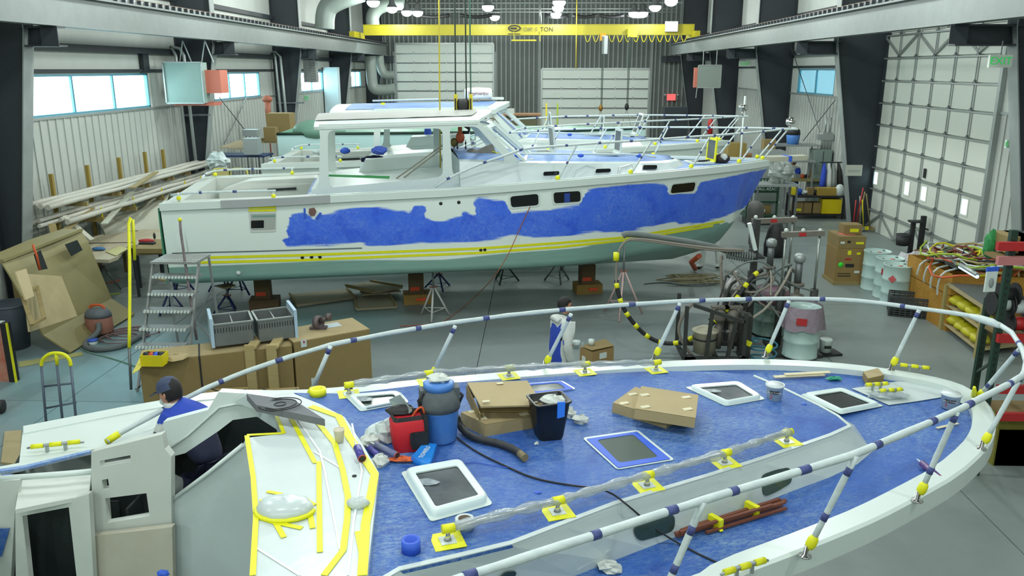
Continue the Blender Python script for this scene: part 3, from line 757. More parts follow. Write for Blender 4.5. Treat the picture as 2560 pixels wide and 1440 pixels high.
    hatch(7.2,-.25,.52,-.1); hatch(8.6,-.25,.5,.05)
    if first: hatch(10.75,-.1,.5,.05,YTAPE,z=2.93)
    else: hatch(9.5,0,.6,.35); hatch(7.2,.5,.4,.2)
    # hand rail on trunk
    p=[W(6.6,-1.0,3.28),W(7.9,-.95,3.25),W(9.2,-.7,3.2),W(9.6,-.6,3.12)]; o=MB().tube(smooth(p,1),.02,6).build('hand_rail',CLEAR if False else WRAP,root)
    for q in p[:3]: MB().ball(q-V((0,0,.03)),.05,(1.3,.8,.8),8).build('blue_tape_wrap',BTAPE,o)
    if first:
        # details read off the near side
        for q in ([(1358,431),(1397,429),(1397,438),(1358,440)],[(1489,424),(1525,423),(1526,431),(1488,433)],[(1607,415),(1641,415),(1641,424),(1606,425)]):
            decal(thit,q,DKG,'portlight',root,.01,.02,.03)
        for q in ([(1430,450),(1438,425),(1465,412),(1490,418)],[(1545,440),(1550,418),(1580,410),(1588,425)],[(1296,415),(1298,440),(1303,455),(1297,457)]):
            ribbon(thit,q,.02,PLA,'film_fold',root,.004)
        for q in ([(1275,491),(1345,484),(1346,512),(1278,518)],[(1383,481),(1450,477),(1451,503),(1385,508)],[(1680,461),(1738,455),(1733,477),(1675,483)]):
            c=(sum(a[0] for a in q)/4,sum(a[1] for a in q)/4); big=[(c[0]+(x-c[0])*1.14,c[1]+(y-c[1])*1.3) for x,y in q]
            f=decal(hit,big,WHT,'hull_window',root,.002,.012,.07)
            decal(hit,q,DKG,'dark_glass',f,.013,.006,.06)
        decal(hit,[(1410,483),(1424,482),(1424,504),(1410,505)],mat('blue_inside',(40,70,150),.5),'blue_fender_inside',f,.021,.002)
        ribbon(hit,[(463,645),(753,638),(1200,621),(1400,607),(1555,594),(1633,582),(1810,553)],.05,YTAPE,'yellow_stripe_tape',root)
        ribbon(hit,[(463,657),(753,650),(1200,632),(1400,617),(1555,601),(1633,589),(1783,564)],.05,YTAPE,'yellow_stripe_tape',root)
        ribbon(hit,[(430,633),(640,628),(905,620)],.022,mat('pencil_line',(96,110,108),.6),'scribed_line',root)
        f=decal(hit,[(621,517),(691,515),(690,579),(626,581)],mat('door_grey',(196,202,196),.5),'side_door',root,.002,.01,.03)
        decal(hit,[(627,535),(689,533),(688,572),(630,575)],mat('recess_grey',(160,168,160),.6),'recess',f,.013,.004)
        decal(hit,[(628,551),(660,550),(660,569),(628,570)],DKG,'vent_window',f,.018,.004,.01)
        for y in (519,526): ribbon(hit,[(622,y),(690,y-1)],.04,YTAPE,'yellow_tape_strip',f,.014)
        decal(hit,[(631,538),(688,537),(688,541),(631,542)],BOTG,'green_edge',f,.018,.004)
        decal(hit,[(773,521),(786,519),(791,528),(787,538),(777,539),(772,532)],mat('rust_brown_disc',(120,88,84),.8,n=(20,.6,(84,62,60))),'through_hull_disc',root,.01,.02)
        decal(hit,[(759,521),(764,520),(765,543),(760,545)],BTAPE,'blue_tape_piece',root,.01); decal(hit,[(788,546),(800,530),(805,533),(794,549)],BTAPE,'blue_tape_piece',root,.01)
        for q in ((1102,509),(1147,506),(596,683),(756,644),(779,643),(800,643),(1202,625),(1212,624),(479,651)):
            p,n=hit(*q,.003)
            if p: MB().lathe([(.035 if q[1]!=683 else .05,0),(.02,.012)],p,n,10).build('fitting',WHT if q[1]==683 else DKG,root)
        ss=W(0,-1.9,1.38)
        MB().prism([W(-.03,-1.87,1.1),W(-.03,1.87,1.1),W(-.03,1.87,2.5),W(-.03,-1.87,2.5)],-A*.02).build('transom_tape',mat('green_transom',(60,130,100),.5),root)
        MB().lathe([(.0,-.1),(.07,-.08),(.1,0),(.1,.06),(.0,.07)],W(12.85,0,3.78),(1,.2,0),16).tube([W(12.85,0,3.62),W(12.85,0,3.7)],.02,6).build('searchlight',CHR,root)
    else:
        MB().lathe([(.0,-.1),(.09,-.08),(.12,0),(.12,.08),(.0,.09)],W(12.85,0,3.86),(0,0,1),16).tube([W(12.85,0,3.62),W(12.85,0,3.8)],.03,6).build('searchlight',CHR,root)
        f=MB().lathe([(.36,0),(.38,.05),(.38,.22),(.33,.27),(0,.29)],W(5.5,.2,4.13),(0,0,1),28).build('radar_dome',mat('radome_white',(226,230,230),.4),root)
        text(f,'Raymarine',W(5.5,.2,4.27)-B*.385,.13,A,-B,mat('letter_red',(130,60,60),.5),'lettering')
        MB().box(W(6.0,.3,4.12),(.4,.3,.06),psi).build('antenna_base',WHT,root)
        MB().tube([W(2.6,.3,4.06),W(4.4,.35,4.1)],.03,6).build('roof_rail',WRAP,root)
        for s,t in ((3.0,-.9),(4.9,-.9)): MB().box(W(s,t,4.03),(.1,.08,.05),psi).build('yellow_taped_fitting',YTAPE,root)
    return root,W,hit,A,B
PSI2=math.atan(.194)
B2,W2,HIT2,A2,N2=cruiser((-7.1,16.12,0),PSI2,'long white cabin boat with blue guide coat rubbed along its hull',True)
B3,W3,HIT3,A3,N3=cruiser((-7.15,22.4,0),math.radians(5),'white cabin boat with radar dome on its hardtop, right behind the blue-sided boat',False)
# things in / on boat two -------------------------------------------------
r=thing('hoist_hook_block','yellow and black crane hook block hanging over the white pilot house roof','hoist',W2(4.95,.2,4.2))
P=PY(1158,262,17.2)
for dx in (-.15,.16):
    MB().box(P+V((dx,0,.0)),(.06,.16,.42)).build('yellow_cheek',YEL,r); MB().box(P+V((dx-.0,-.07,-.02)),(.03,.06,.3)).build('sheave_slot',BLK,r)
MB().lathe([(.05,-.32),(.07,-.22),(.13,-.05),(.13,.05),(.1,.12)],P,(0,0,1),16).build('body',BLK,r)
MB().tube([P+V((0,0,-.3)),P+V((-.02,0,-.4)),P+V((.12,0,-.48)),P+V((.1,0,-.56)),P+V((-.02,0,-.56))],.035,8).build('hook',BLK,r)
RG=mat('rope_dark',(52,66,60),.7)
for i,(x,yb,c,lab) in enumerate(((1139,245,RG,'left dark hoist rope falling to the hook block'),(1166,255,RG,'middle dark hoist rope falling to the hook block'),(1177,245,mat('rope_green',(70,110,96),.7),'greenish hoist rope, rightmost of those over the hook block'),(1101,430,mat('rope_yellow',(196,180,60),.7),'yellow pendant rope hanging through the pilot house roof'))):
    a=PY(x,yb,17.2); b_=V((a.x,a.y,ZC)); b_.x=PY(x+(2 if x<1150 else -2),0,17.2).x
    tag(MB().tube([a,b_],.016,6).build('hoist_rope',c),lab,'rope')
tag(MB().tube([PY(1440,172,44),PY(1442,0,44)],.03,6).build('hoist_rope',MT['rope_yellow']),'thin yellow rope hanging in front of the right back roller door','rope')
for x,y in ((1502,265),(1567,262)):
    P=PY(x,y,43.5); r=thing('chain_hoist','small hook hanging before the back roller door, %s'%('left of two' if x<1550 else 'right of two'),'hoist',P)
    MB().tube([P,V((P.x,P.y,6.5))],.02,5).tube([P+V((.06,0,0)),V((P.x+.06,P.y,6.5))],.02,5).build('chain',RG,r)
    MB().ball(P-V((0,0,.1)),.14,(.8,.6,1.3),10).build('hook_body',mat('brass',(150,110,50),.4,.5) if x<1550 else BLK,r); MB().tube([P+V((0,0,-.2)),P+V((-.3,0,-1.3))],.015,5).tube([P+V((0,0,-.2)),P+V((.3,0,-1.3))],.015,5).build('sling',GREY,r)
P=PY(1512,112,44); tag(MB().box(P,(.28,.2,.9)).build('pendant_control',mat('film_pale',(196,204,204),.4)),'pale wrapped pendant box hanging under the crane girder','control')
# chain hoist inside the pilot house
r=thing('chain_fall','orange and dark chain hoist with hanging chains inside the pilot house window','hoist',W2(4.9,.1,3.0))
P=PN(1150,322,W2(0,0,0),N2); ORH=mat('hoist_orange',(190,84,40),.5,n=(10,.5,(120,60,30)))
MB().box(P,(.08,.08,.2)).ball(P-V((0,0,.18)),.12,(.8,.6,1),10).build('hoist_body',ORH,r)
for dx,l,m in ((-.13,.95,STEEL),(-.06,.6,BLK),(.07,1.0,BLK)):
    m_=MB(); z=0; i=0
    while z<l: 
        c=P+V((dx*(1 if dx<0 else 1.6),0,-.25-z)); m_.box(c,(.035,.012,.05) if i%2 else (.012,.035,.05)); z+=.045; i+=1
    m_.build('chain',m,r,kind='stuff')
MB().ball(P+V((-.13,0,-.28)),.08,(1,.7,1.2),8).build('block',mat('brass_dark',(110,96,50),.4,.4),r)
MB().box(P+V((.13,0,-1.25)),(.1,.1,.18)).build('chain_bag',BLK,r)
tag(MB().tube([PN(990,447,W2(0,-1.0,0),N2),PN(1125,350,W2(0,-.6,0),N2)],.012,6).tube([PN(1000,452,W2(0,-1.0,0),N2),PN(1105,372,W2(0,-.6,0),N2)],.012,6).build('lifting_rope',mat('rope_grey',(128,122,104),.8)),'two grey ropes stretched diagonally across the big pilot house window','rope')
gs=mat('strap_green',(60,140,80),.6); a=[PN(x,y,W2(0,-1.2,0),N2) for x,y in ((812,436),(975,440),(973,447),(812,441))]
tag(MB().prism(a,N2*.01).build('lifting_strap',gs),'green lifting strap across the bottom of the big window','strap')
# engine parts and yellow taped dash in the wheelhouse
r=thing('engine_part','dusty grey gear casing leaning behind the angled side window','machine part',W2(5.6,-.3,3.15))
P=PN(1205,385,W2(0,-.4,0),N2); MB().box(P,(.5,.3,.22),R=M4.Rotation(-.4,3,'Y')@M4.Rotation(.3,3,'Z')).ball(P+V((-.2,0,-.02)),.14,n=10).build('casing',mat('casing_grey',(140,136,124),.6,n=(8,.6,(90,88,80))),r)
MB().ball(P+V((.3,0,-.14)),.07,(1,.4,1),8).ball(P+V((.38,0,-.18)),.06,(1,.4,1),8).build('taped_port',YTAPE,r)
r=MB()
for i in range(7):
    q=PN(1215+i*5,395+i*3,W2(0,-.5,0),N2); r.tube(smooth([q,q+V((.1,0,.15+.02*i)),q+V((.25,0,.1)),q+V((.3,.0,-.08))],2),.008,5)
tag(r.build('wiring',YTAPE),'loose yellow taped wires on the dash behind the windshield','wires')
tag(MB().ball(PN(935,402,W2(0,.9,0),N2),.2,(1.3,.6,.5),16,.3).build('folded_jacket',mat('jacket_navy',(26,28,70),.9,n=(6,.6,(20,20,30)))),'crumpled dark navy jacket lying behind the big window','jacket')
tag(MB().ball(PZ(948,376,2.9)*1.0,.17,(1.3,.6,.6),14,.2).build('blue_bag',mat('bag_blue',(60,84,170),.8)),'small blue cloth bag on the boat behind the big window','bag')
# cap and taped ball on foredeck
r=thing('polishing_bonnet','black and white wrapped windlass on the blue foredeck next to the yellow framed lid','windlass',W2(11.2,-.1,2.92))
P=W2(11.25,-.15,3.02); MB().ball(P,.14,(1.3,1,.8),12).build('body',mat('dark_brown',(52,42,38),.7),r); MB().ball(P+V((.02,-.08,.03)),.09,(1,.7,1),10).build('white_pad',CLOTH,r); MB().tube([P-V((.15,0,0.03)),P-V((.5,-.05,.06))],.02,6).build('strap',BLK,r)
r=thing('pulpit_platform','cream anchor platform plank sticking out from the bow of the blue-sided boat','platform',W2(12.7,0,2.93))
MB().prism([W2(12.3,-.18,2.93),W2(13.25,-.16,2.95),W2(13.3,.16,2.95),W2(12.3,.2,2.93)],(0,0,.1)).build('plank',FRPW,r); MB().prism([W2(12.8,-.19,2.93),W2(12.87,-.19,2.93),W2(12.87,-.19,3.05),W2(12.8,-.19,3.05)],N2*.38).build('blue_tape_wrap',BTAPE,r)
# ================================================================ THE FOREGROUND BOAT
TO=V((2.6,0,2.245)); TN=V((.068,0,1)).normalized()
def TP(x,y,off=0): return PN(x,y,TO+TN*off,TN)
def thit_(off0=0):
    return lambda x,y,off=0: (TP(x,y,off0+off),TN)
BOW=V((3.97,6.98,0)); AX=V((math.cos(math.radians(20)),math.sin(math.radians(20)),0)); NX=V((-AX.y,AX.x,0))
def mirror(p): q=p-BOW; t=q.dot(NX); return p-NX*2*t
r1=thing('cabin_boat','nearest boat, its deck blue with guide coat and cabin masked with yellow taped film','boat',(0,5.3,0),math.radians(20))
zT=2.1
farp=[PZ(*q,zT) for q in ((58,1067),(300,1020),(560,975),(730,978),(870,968),(1070,948),(1280,930),(1460,915),(1640,905),(1770,900),(1900,899),(2020,903),(2130,912),(2230,925),(2320,940),(2400,960),(2445,985),(2475,1013),(2489,1040),(2491,1065))]
nearp=[PZ(*q,zT) for q in ((2486,1095),(2465,1130),(2400,1190),(2300,1247),(2200,1300),(2100,1343),(2000,1383),(1850,1440))]
mir=[mirror(p) for p in farp if p.x<.3][::-1]
mir=[p for p in mir if p.x<1.0]
outer=farp+nearp+mir
def inset(pts,d):
    n=len(pts); out=[]
    for i in range(n):
        a=pts[i-1] if i else pts[i]; b=pts[(i+1)] if i<n-1 else pts[i]; t=(b-a).normalized(); out.append(pts[i]+V((t.y,-t.x,0))*d)
    return out
outer=[outer[0]]+smooth(outer[1:-1],1)+[outer[-1]]
inner=inset(outer,.17)
up=V((0,0,1)); 
rows=[[a-up*.14,a,a+(b-a)*.12+up*.015,b+up*.01,b-up*.06] for a,b in zip(outer,inner)]
toe=MB().grid(rows,False).build('toe_rail',WHT,r1,label='broad white toe rail round the deck edge')
cen=lambda p: BOW+AX*((p-BOW).dot(AX))+V((0,0,p.z))
hr=[]
for k,k2,lim,z in ((.9,.985,.1,1.955),(.72,.97,.3,1.9),(.42,.93,.8,1.72),(.22,.85,1.6,1.4),(.1,.6,2.6,.85),(.03,.03,3.2,.6)):
    row=[]
    for p in outer:
        d_=-(p-BOW).dot(AX); t_=(p-BOW).dot(NX); f_=min(1,max(0,(d_-3)/2.5)); kk=k+(k2-k)*f_; q_=BOW-AX*max(d_,lim)+NX*t_*kk; row.append(V((q_.x,q_.y,z)))
    hr.append(row)
m=MB().grid(hr,True); st=[hr[i][0] for i in range(6)]+[hr[i][-1] for i in range(5,-1,-1)]; m.add(st,[tuple(range(12))]); m.build('hull',WHT,r1)
dk=[p for p in inner if (p-BOW).dot(AX)>-5.35 or True]
# blue deck forward of the wheelhouse
fwd=[V((p.x,p.y,2.055)) for p in inset(outer,.03) if (p-BOW).dot(AX)>-5.9]
MB().prism(fwd,(0,0,-.02)).build('deck',DECKB,r1)
# white aft side decks
aft=[PZ(*q,2.10) for q in ((58,1067),(300,1022),(560,976),(640,985),(560,1030),(410,1085),(229,1124),(0,1178),(-60,1178),(48,1157))]
MB().prism(aft,(0,0,-.04)).build('aft_side_deck',WHT,r1)
MB().prism([PZ(*q,2.12) for q in ((0,1172),(60,1163),(225,1124),(228,1128),(60,1169),(0,1178))],(0,0,-.02)).build('blue_guide_strip',DECKP,r1)
# cabin trunk
tp=[(880,1500),(1000,1428),(1140,1396),(1280,1362),(1410,1312),(1540,1262),(1660,1226),(1780,1190),(1900,1152),(2000,1118),(2080,1090),(2128,1068),(2095,1040),(2050,1015),(1960,972),(1885,940),(1800,930),(1640,927),(1460,936),(1280,948),(1070,960),(870,984),(735,982)]
TT=[TP(*q) for q in tp]
bt=[PZ(*q,2.05) for q in ((1060,1585),(1200,1530),(1320,1486),(1440,1440),(1535,1403),(1620,1370),(1740,1325),(1860,1277),(1985,1228),(2075,1195),(2145,1162),(2183,1130),(2135,1062),(2075,1030),(1970,978),(1890,945))]
bt+=[V((p.x,p.y,2.05)) for p in TT[16:]]
rim=[a+(b-a)*.12+up*.0 for a,b in zip(TT,bt)]
MB().grid([[p for p in TT],[a+(b-a).normalized()*.03-up*.005 for a,b in zip(TT,bt)],bt],False).build('trunk_side',PLA,r1,label='white masked side of the cabin trunk')
cb=sum(TT,V())/len(TT)
tt_aft=[TP(*q) for q in ((800,1010),(860,1043),(905,1108),(945,1180),(930,1300),(915,1440),(900,1500))]
MB().prism(TT+tt_aft,-TN*.02).build('trunk_top',DECKB,r1)
MB().tube([TP(*q,.002) for q in ((1885,940),(1960,972),(2050,1015),(2095,1040),(2128,1068))],.012,6).build('front_edge',WHT,r1)
q=[TP(*t,.002) for t in tp[:12]]
e=MB(); e.grid([[p-(V((cb.x,cb.y,0))-p).normalized()*0 for p in q],[p+TN*.006 for p in q],[p+NX*.035+TN*.006 for p in q],[p+NX*.035 for p in q]],False); e.build('film_edge',PLA,r1)
sb=BVHTree.FromPolygons(TT+bt,[(i,i+1,len(TT)+i+1,len(TT)+i) for i in range(len(TT)-1)]); shit=hitter(sb)
GG=mat('port_glass_green',(52,72,66),.12,n=(3,.5,(30,44,42)))
decal(shit,[(1578,1318),(1630,1300),(1684,1282),(1683,1325),(1640,1340),(1592,1353)],GG,'portlight',r1,.006,.008,.05)
decal(shit,[(1899,1188),(1935,1175),(1972,1167),(1978,1205),(1940,1228),(1905,1243)],GG,'portlight',r1,.006,.008,.05)
decal(shit,[(1242,1445),(1262,1427),(1290,1425),(1275,1460),(1245,1470)],GG,'portlight',r1,.006,.008,.02)
ribbon(shit,[(1440,1425),(1500,1390),(1535,1365),(1545,1335)],.012,PLA,'film_fold',r1); ribbon(shit,[(1700,1270),(1780,1232),(1870,1200)],.03,PLA,'film_fold',r1)
ribbon(shit,[(1700,1262),(1705,1250),(1760,1232)],.015,PLA,'film_fold',r1)
MB().prism([TP(*q,-.21) for q in ((2170,1150),(2184,1130),(2176,1122),(2120,1160))],(0,0,.005)).build('film_tail',PLA,r1)
# white film on the foredeck + seams
MB().prism([PZ(*q,2.062) for q in ((2130,972),(2175,992),(2222,1013),(2290,1004),(2352,994),(2445,1020),(2440,1000),(2390,975),(2320,957),(2240,955))],(0,0,.004)).build('foredeck_film',PLA,r1)
# ---- hatches
HG=mat('hatch_glass_dark',(46,50,54),.14,n=(2.2,.8,(120,126,130))); HG2=mat('hatch_glass_grey',(86,98,92),.2,n=(2,.4,(70,80,76)))
def scl(q,k): 
    c=(sum(a[0] for a in q)/len(q),sum(a[1] for a in q)/len(q)); return [(c[0]+(x-c[0])*k,c[1]+(y-c[1])*k) for x,y in q]
def ghatch(q,inner,lab,h=.05,tape=None,base=0,film=True,g=None):
    if not tape: inner=scl(q,.76)
    pl=lambda pts,o: [TP(x,y,base+o) for x,y in pts]
    mg=MB().prism(roundpoly(pl(scl(q,1.1),.003),.03),TN*.004)
    fr=mg.build('hatch',CLOTH if False else WHT,r1,label=lab)
    o=roundpoly(pl(q,.006),.05); i=roundpoly([TP(x,y,base+.02) for x,y in inner],.02)
    if tape: 
        MB().plate(roundpoly(pl(q,.008),.01),[roundpoly(pl(inner,.008),.03)],TN*.004).build('blue_tape_frame',tape,fr)
        MB().prism(roundpoly(pl(inner,.008),.03),TN*.001).build('glass',g or HG2,fr); return fr
    c=sum(o,V())/len(o)
    i=[p-TN*.014 for p in i]
    rows=[[p for p in o],[p+TN*h*.8 for p in o],[p+(c-p)*.07+TN*h for p in o]]
    MB().grid(rows,True,True).plate(rows[2],[[p+TN*(h+0) for p in i]],-TN*.01).build('hatch_frame',mat('hatch_frame_white',(214,230,228),.3),fr)
    MB().prism([p+TN*(h-.014) for p in i],-TN*.004).build('glass',g or HG,fr)
    if film: 
        a,b=i[0],i[len(i)//4]
        m=MB()
        for k in range(3):
            f=k/3; p0=a.lerp(i[-1],.2+.0*f)+TN*(h+.004)+(c-a)*.22*f; 
            m.ball(p0+(c-p0)*.2,.05,(1.2,.7,.12),8,.3)
        m.build('crumpled_film',CLEAR,fr)
    return fr
ghatch([(1012,1185),(1150,1160),(1222,1258),(1080,1298)],[(1036,1183),(1142,1165),(1196,1257),(1092,1272)],'large open-faced hatch under clear film, nearest on the trunk')
ghatch([(1466,1098),(1592,1080),(1676,1148),(1545,1170)],[(1492,1101),(1583,1087),(1646,1143),(1548,1158)],'flat hatch edged with blue tape',tape=BTAPE)
ghatch([(1722,970),(1845,960),(1905,997),(1815,1013)],[(1743,973),(1838,961),(1895,988),(1815,1004)],'white hatch with film on its glass',h=.035)
f=ghatch([(2010,988),(2103,974),(2200,1014),(2102,1033)],[(2024,987),(2098,976),(2168,1010),(2104,1023)],'foremost white hatch, black glass',h=.03,base=-.16,film=False,g=DKG)
ghatch([(1300,962),(1402,954),(1434,973),(1330,987)],[(1318,964),(1395,958),(1415,972),(1335,980)],'far hatch edged with blue tape',tape=BTAPE,g=GG)
ghatch([(870,992),(995,982),(1016,1006),(905,1027)],[(886,996),(986,986),(1000,1004),(912,1018)],'far side white hatch frame with film',h=.025,g=GG)
# ---- hand rails on masked feet
def handrail(path,pads,lab,s):
    P=[TP(x,y,.075) for x,y in path]; o=MB().tube(P,.013,8).build('hand_rail',CHR,r1,label=lab)
    fine=resample(P,.06); MB().tube(fine,[.022+.02*abs(math.sin(i*.9))*random.uniform(.5,1.2) for i in range(len(fine))],9,flat=.8).build('film_sleeve',CLEAR,o)
    for x,y in pads:
        c=TP(x,y,.003); u=AX*s; v=NX*s
        pd=MB().prism([c-u-v,c+u-v,c+u+v,c-u+v],TN*.003).build('yellow_tape_pad',YTAPE,o)
        # white window left in the tape is its own piece, lying on it
        MB().prism([c-u*.5-v*.5+TN*.004,c+u*.5-v*.5+TN*.004,c+u*.5+v*.5+TN*.004,c-u*.5+v*.5+TN*.004],TN*.002).lathe([(.02,.0),(.012,.03),(.012,.08)],c+TN*.006,TN,8).build('foot',WHT if False else CHR,o) if False else None
        MB().prism([c-u*.5-v*.5+TN*.004,c+u*.5-v*.5+TN*.004,c+u*.5+v*.5+TN*.004,c-u*.5+v*.5+TN*.004],TN*.002).build('white_patch',PLA,o)
        MB().lathe([(.022,0),(.012,.03),(.012,.075)],c+TN*.006,TN,10).build('rail_foot',CHR,o)
        MB().tube([c+TN*.075-AX*.035,c+TN*.075+AX*.035],.026,8).build('yellow_tape_band',YTAPE,o)
def tpz(x,y): # pixel shift of a point lifted 75 mm
    a=TP(x,y,0)+TN*.075; return proj(a)
npad=[(1119,1352),(1393,1280),(1617,1214),(1811,1157),(1966,1104)]; fpad=[(872,985),(1070,955),(1272,941),(1462,931),(1640,926)]
handrail([tpz(*q) for q in npad],npad,'near hand rail on yellow taped feet',.085)
handrail([tpz(*q) for q in fpad],fpad,'far hand rail on yellow taped feet',.08)
# ---- stanchions and bow rail
zr=[(268,2.14),(830,2.61),(1418,2.68),(2000,2.69),(2300,2.72),(2600,2.75)]
fr_=[(268,1104),(300,1083),(420,1018),(520,968),(600,934),(720,893),(830,861),(970,833),(1120,808),(1270,788),(1420,773),(1560,762),(1700,753),(1840,748),(1975,746),(2080,748),(2150,752),(2220,760),(2290,770),(2360,779),(2430,790),(2490,806),(2530,832),(2556,872),(2566,905)]
FR=[PZ(x,y,interp(x,zr)) for x,y in fr_]
nr_=[(2566,905),(2560,937),(2520,962),(2460,992),(2400,1023),(2320,1058),(2230,1096),(2140,1135),(2020,1172),(1900,1208),(1780,1244),(1640,1288),(1500,1334),(1370,1375),(1270,1408),(1165,1440),(1000,1500)]
NR=[PZ(x,y,2.75 if x>2000 else 2.72) for x,y in nr_]
o=taped_tube(r1,FR,.021,'bow_rail',every=.62,first=.5,w=.06); bow_far=o
MB().tube([PZ(268,1104,2.13),PZ(276,1098,2.15),PZ(298,1084,2.18)],.028,10).build('yellow_tape_band',YTAPE,o)
taped_tube(r1,NR,.022,'bow_rail',every=.55,first=.6,w=.065)
MB().tube([PZ(x,y,2.74) for x,y in ((2425,789),(2450,797),(2480,806),(2500,815))],[.02,.034,.036,.022],10).build('bunched_wrap',WRAP,bow_far)
def stan(b,t,zb_,zt_,foot=True,tapes=(.9,)):
    a=PZ(*b,zb_); q=PZ(*t,zt_); d=q-a; l=d.length; d.normalize()
    o=taped_tube(r1,[a+d*min(.11,l*.2),q],.019,'stanchion',every=0,n=10); bands(o,[a,q],.02,[l*k for k in tapes],NAVYT,.05)
    if foot:
        MB().tube([a+d*.055,a+d*.08,a+d*.12,a+d*.14],[.022,.032,.03,.02],10).build('yellow_foot_tape',YTAPE,o)
        MB().lathe([(.04,0),(.038,.008),(.016,.014),(.015,.07)],a,up*.7+d*.3,12).build('foot',CHR,o)
for b,t,zz in (((768,1003),(826,866),2.61),((1074,950),(1138,815),2.64),((1360,918),(1428,785),2.68),((1634,900),(1700,758),2.69),((1913,893),(1973,752),2.69),((2226,925),(2298,775),2.72)): stan(b,t,2.11,zz,True,(.92,))
stan((2440,1000),(2553,868),2.12,2.74,True,(.3,.9)); stan((2452,1122),(2562,925),2.11,2.75); stan((2292,1252),(2392,1030),2.11,2.75,True,(.35,.93)); stan((2012,1390),(2140,1140),2.11,2.75,True,(.4,.85)); stan((1640,1530),(1758,1255),2.11,2.72,True,(.4,.75))
MB().tube([PZ(2436,990,2.13),PZ(2436,968,2.3)],[.03,.012],8).build('yellow_foot_tape',YTAPE,bow_far)
# ---- masked windshield base / dash in white film
DO=V((-1.5,0,2.55)); 
def DP(x,y,off=0): return PN(x,y,DO+up*off,V((.03,0,1)))
dp=[(735,984),(800,1010),(862,1043),(905,1108),(947,1182),(935,1290),(918,1440),(905,1520),(600,1520),(626,1440),(636,1300),(630,1190),(613,1095),(704,1084),(688,1040),(640,1010),(700,990)]
dash=MB().prism([DP(*q) for q in dp],(0,0,-.1)).build('masked_dash',PLA,r1,label='white film over the wheelhouse front with yellow tape lines')
dh=lambda x,y,off=0:(DP(x,y,off),V((0,0,1)))
for pa,w_ in (([(617,1090),(633,1193),(640,1293),(632,1440)],.03),([(617,1089),(710,1084),(692,1042)],.025),([(728,1047),(787,1157),(797,1157),(800,1382)],.03),([(793,1055),(837,1110),(857,1177),(870,1243),(868,1300),(858,1377),(810,1440)],.035),([(777,1017),(847,1042),(873,1093),(917,1157),(937,1187),(924,1260),(914,1310),(906,1440)],.05),([(655,1250),(710,1345)],.03),([(675,1305),(755,1322)],.03),([(768,1250),(782,1322)],.03),([(748,1246),(787,1264)],.03),([(668,1230),(705,1237)],.025),([(895,1330),(905,1380),(908,1425)],.035)):
    ribbon(dh,pa,w_,YTAPE,'yellow_tape_line',dash,.003)
c=DP(712,1270,.02); m=MB().ball(c,.14,(1.15,.85,.45),14,.06).build('taped_lump',PLA,dash); MB().tube([c+V((.16*math.cos(t),.12*math.sin(t),-.01)) for t in [PI*1.0+PI*k/10 for k in range(11)]],.014,6).build('yellow_tape_line',YTAPE,m)
MB().ball(DP(895,1258,.02),.06,(1,.8,.6),10,.15).build('taped_lump',PLA,dash)
for pa in ([(785,1130),(850,1170)],[(745,1050),(800,1130),(812,1180),(850,1375)],[(880,1060),(905,1180),(885,1300),(870,1440)],[(640,1370),(750,1440)]): ribbon(dh,pa,.012,mat('film_crease',(232,238,236),.25),'film_crease',dash,.002)
MB().lathe([(.014,0),(.014,.003)],DP(886,1190,.002),up,10).build('hole',DKG,dash)
# wheelhouse side: frame, bulkhead, lockers (roof not fitted)
def vp(pts,Y): return [PY(x,y,Y) for x,y in pts]
side=vp([(408,1055),(520,1025),(546,980),(617,984),(700,1008),(700,1050),(640,1042),(582,1050),(547,1077),(463,1133),(427,1142),(412,1140)],5.42)
fr=MB().prism(side,(0,.07,0)).build('house_frame',WHT,r1,label='bare white window frame of the roofless wheelhouse')
MB().tube(vp([(414,1128),(470,1088),(548,1018),(590,1010),(640,1012),(700,1024)],5.41),.01,6).build('frame_ridge',WHT,fr)
MB().prism(vp([(584,1005),(617,985),(690,1008),(695,1030),(640,1025)],5.37),(0,.04,0)).build('yellow_edged_pane',PLA,fr)
MB().prism(vp([(432,1247),(520,1182),(606,1113),(617,1092),(632,1190),(640,1560),(440,1560)],5.05),(0,.05,0)).build('companion_wall',PLA,r1)
MB().tube(vp([(430,1250),(520,1183),(607,1112)],5.04),.016,6).build('sill_edge',WHT,r1)
bk=vp([(228,1130),(405,1086),(412,1122),(428,1142),(428,1250),(434,1560),(240,1560),(228,1190)],5.0)
hs=[vp(h,5.0) for h in ([(250,1152),(326,1138),(327,1154),(251,1167)],[(255,1200),(270,1197),(274,1222),(257,1225)],[(263,1246),(366,1233),(374,1290),(268,1308)])]
MB().plate(bk,hs,(0,.06,0)).build('bulkhead',LINER,r1,label='white bulkhead with slot and square openings')
MB().prism(vp([(232,1340),(430,1318),(434,1500),(236,1500)],4.93),(0,.05,0)).build('bench_front',mat('liner_dusty',(176,172,152),.6,n=(3,.7,(196,196,184))),r1)
MB().prism([PZ(*q,2.12) for q in ((50,1200),(228,1182),(222,1237),(38,1274))],(0,0,-.03)).build('locker_top',LINER,r1)
MB().plate(vp([(38,1272),(130,1262),(222,1235),(240,1560),(40,1560)],4.85),[vp([(56,1290),(172,1268),(200,1520),(82,1530)],4.85)],(0,.05,0)).build('locker_front',LINER,r1,label='white locker with a big dark opening')
MB().prism(vp([(-60,1205),(48,1200),(38,1272),(20,1560),(-60,1560)],4.9),(0,.04,0)).build('locker_side',LINER,r1)
MB().prism(vp([(-40,1324),(25,1320),(5,1390),(-40,1412)],4.89),(0,-.005,0)).build('blue_patch',DECKB,r1)
MB().bb((-4.2,5.3,1.3),(-2.0,6.3,1.32)).build('cockpit_sole',DVOID,r1)
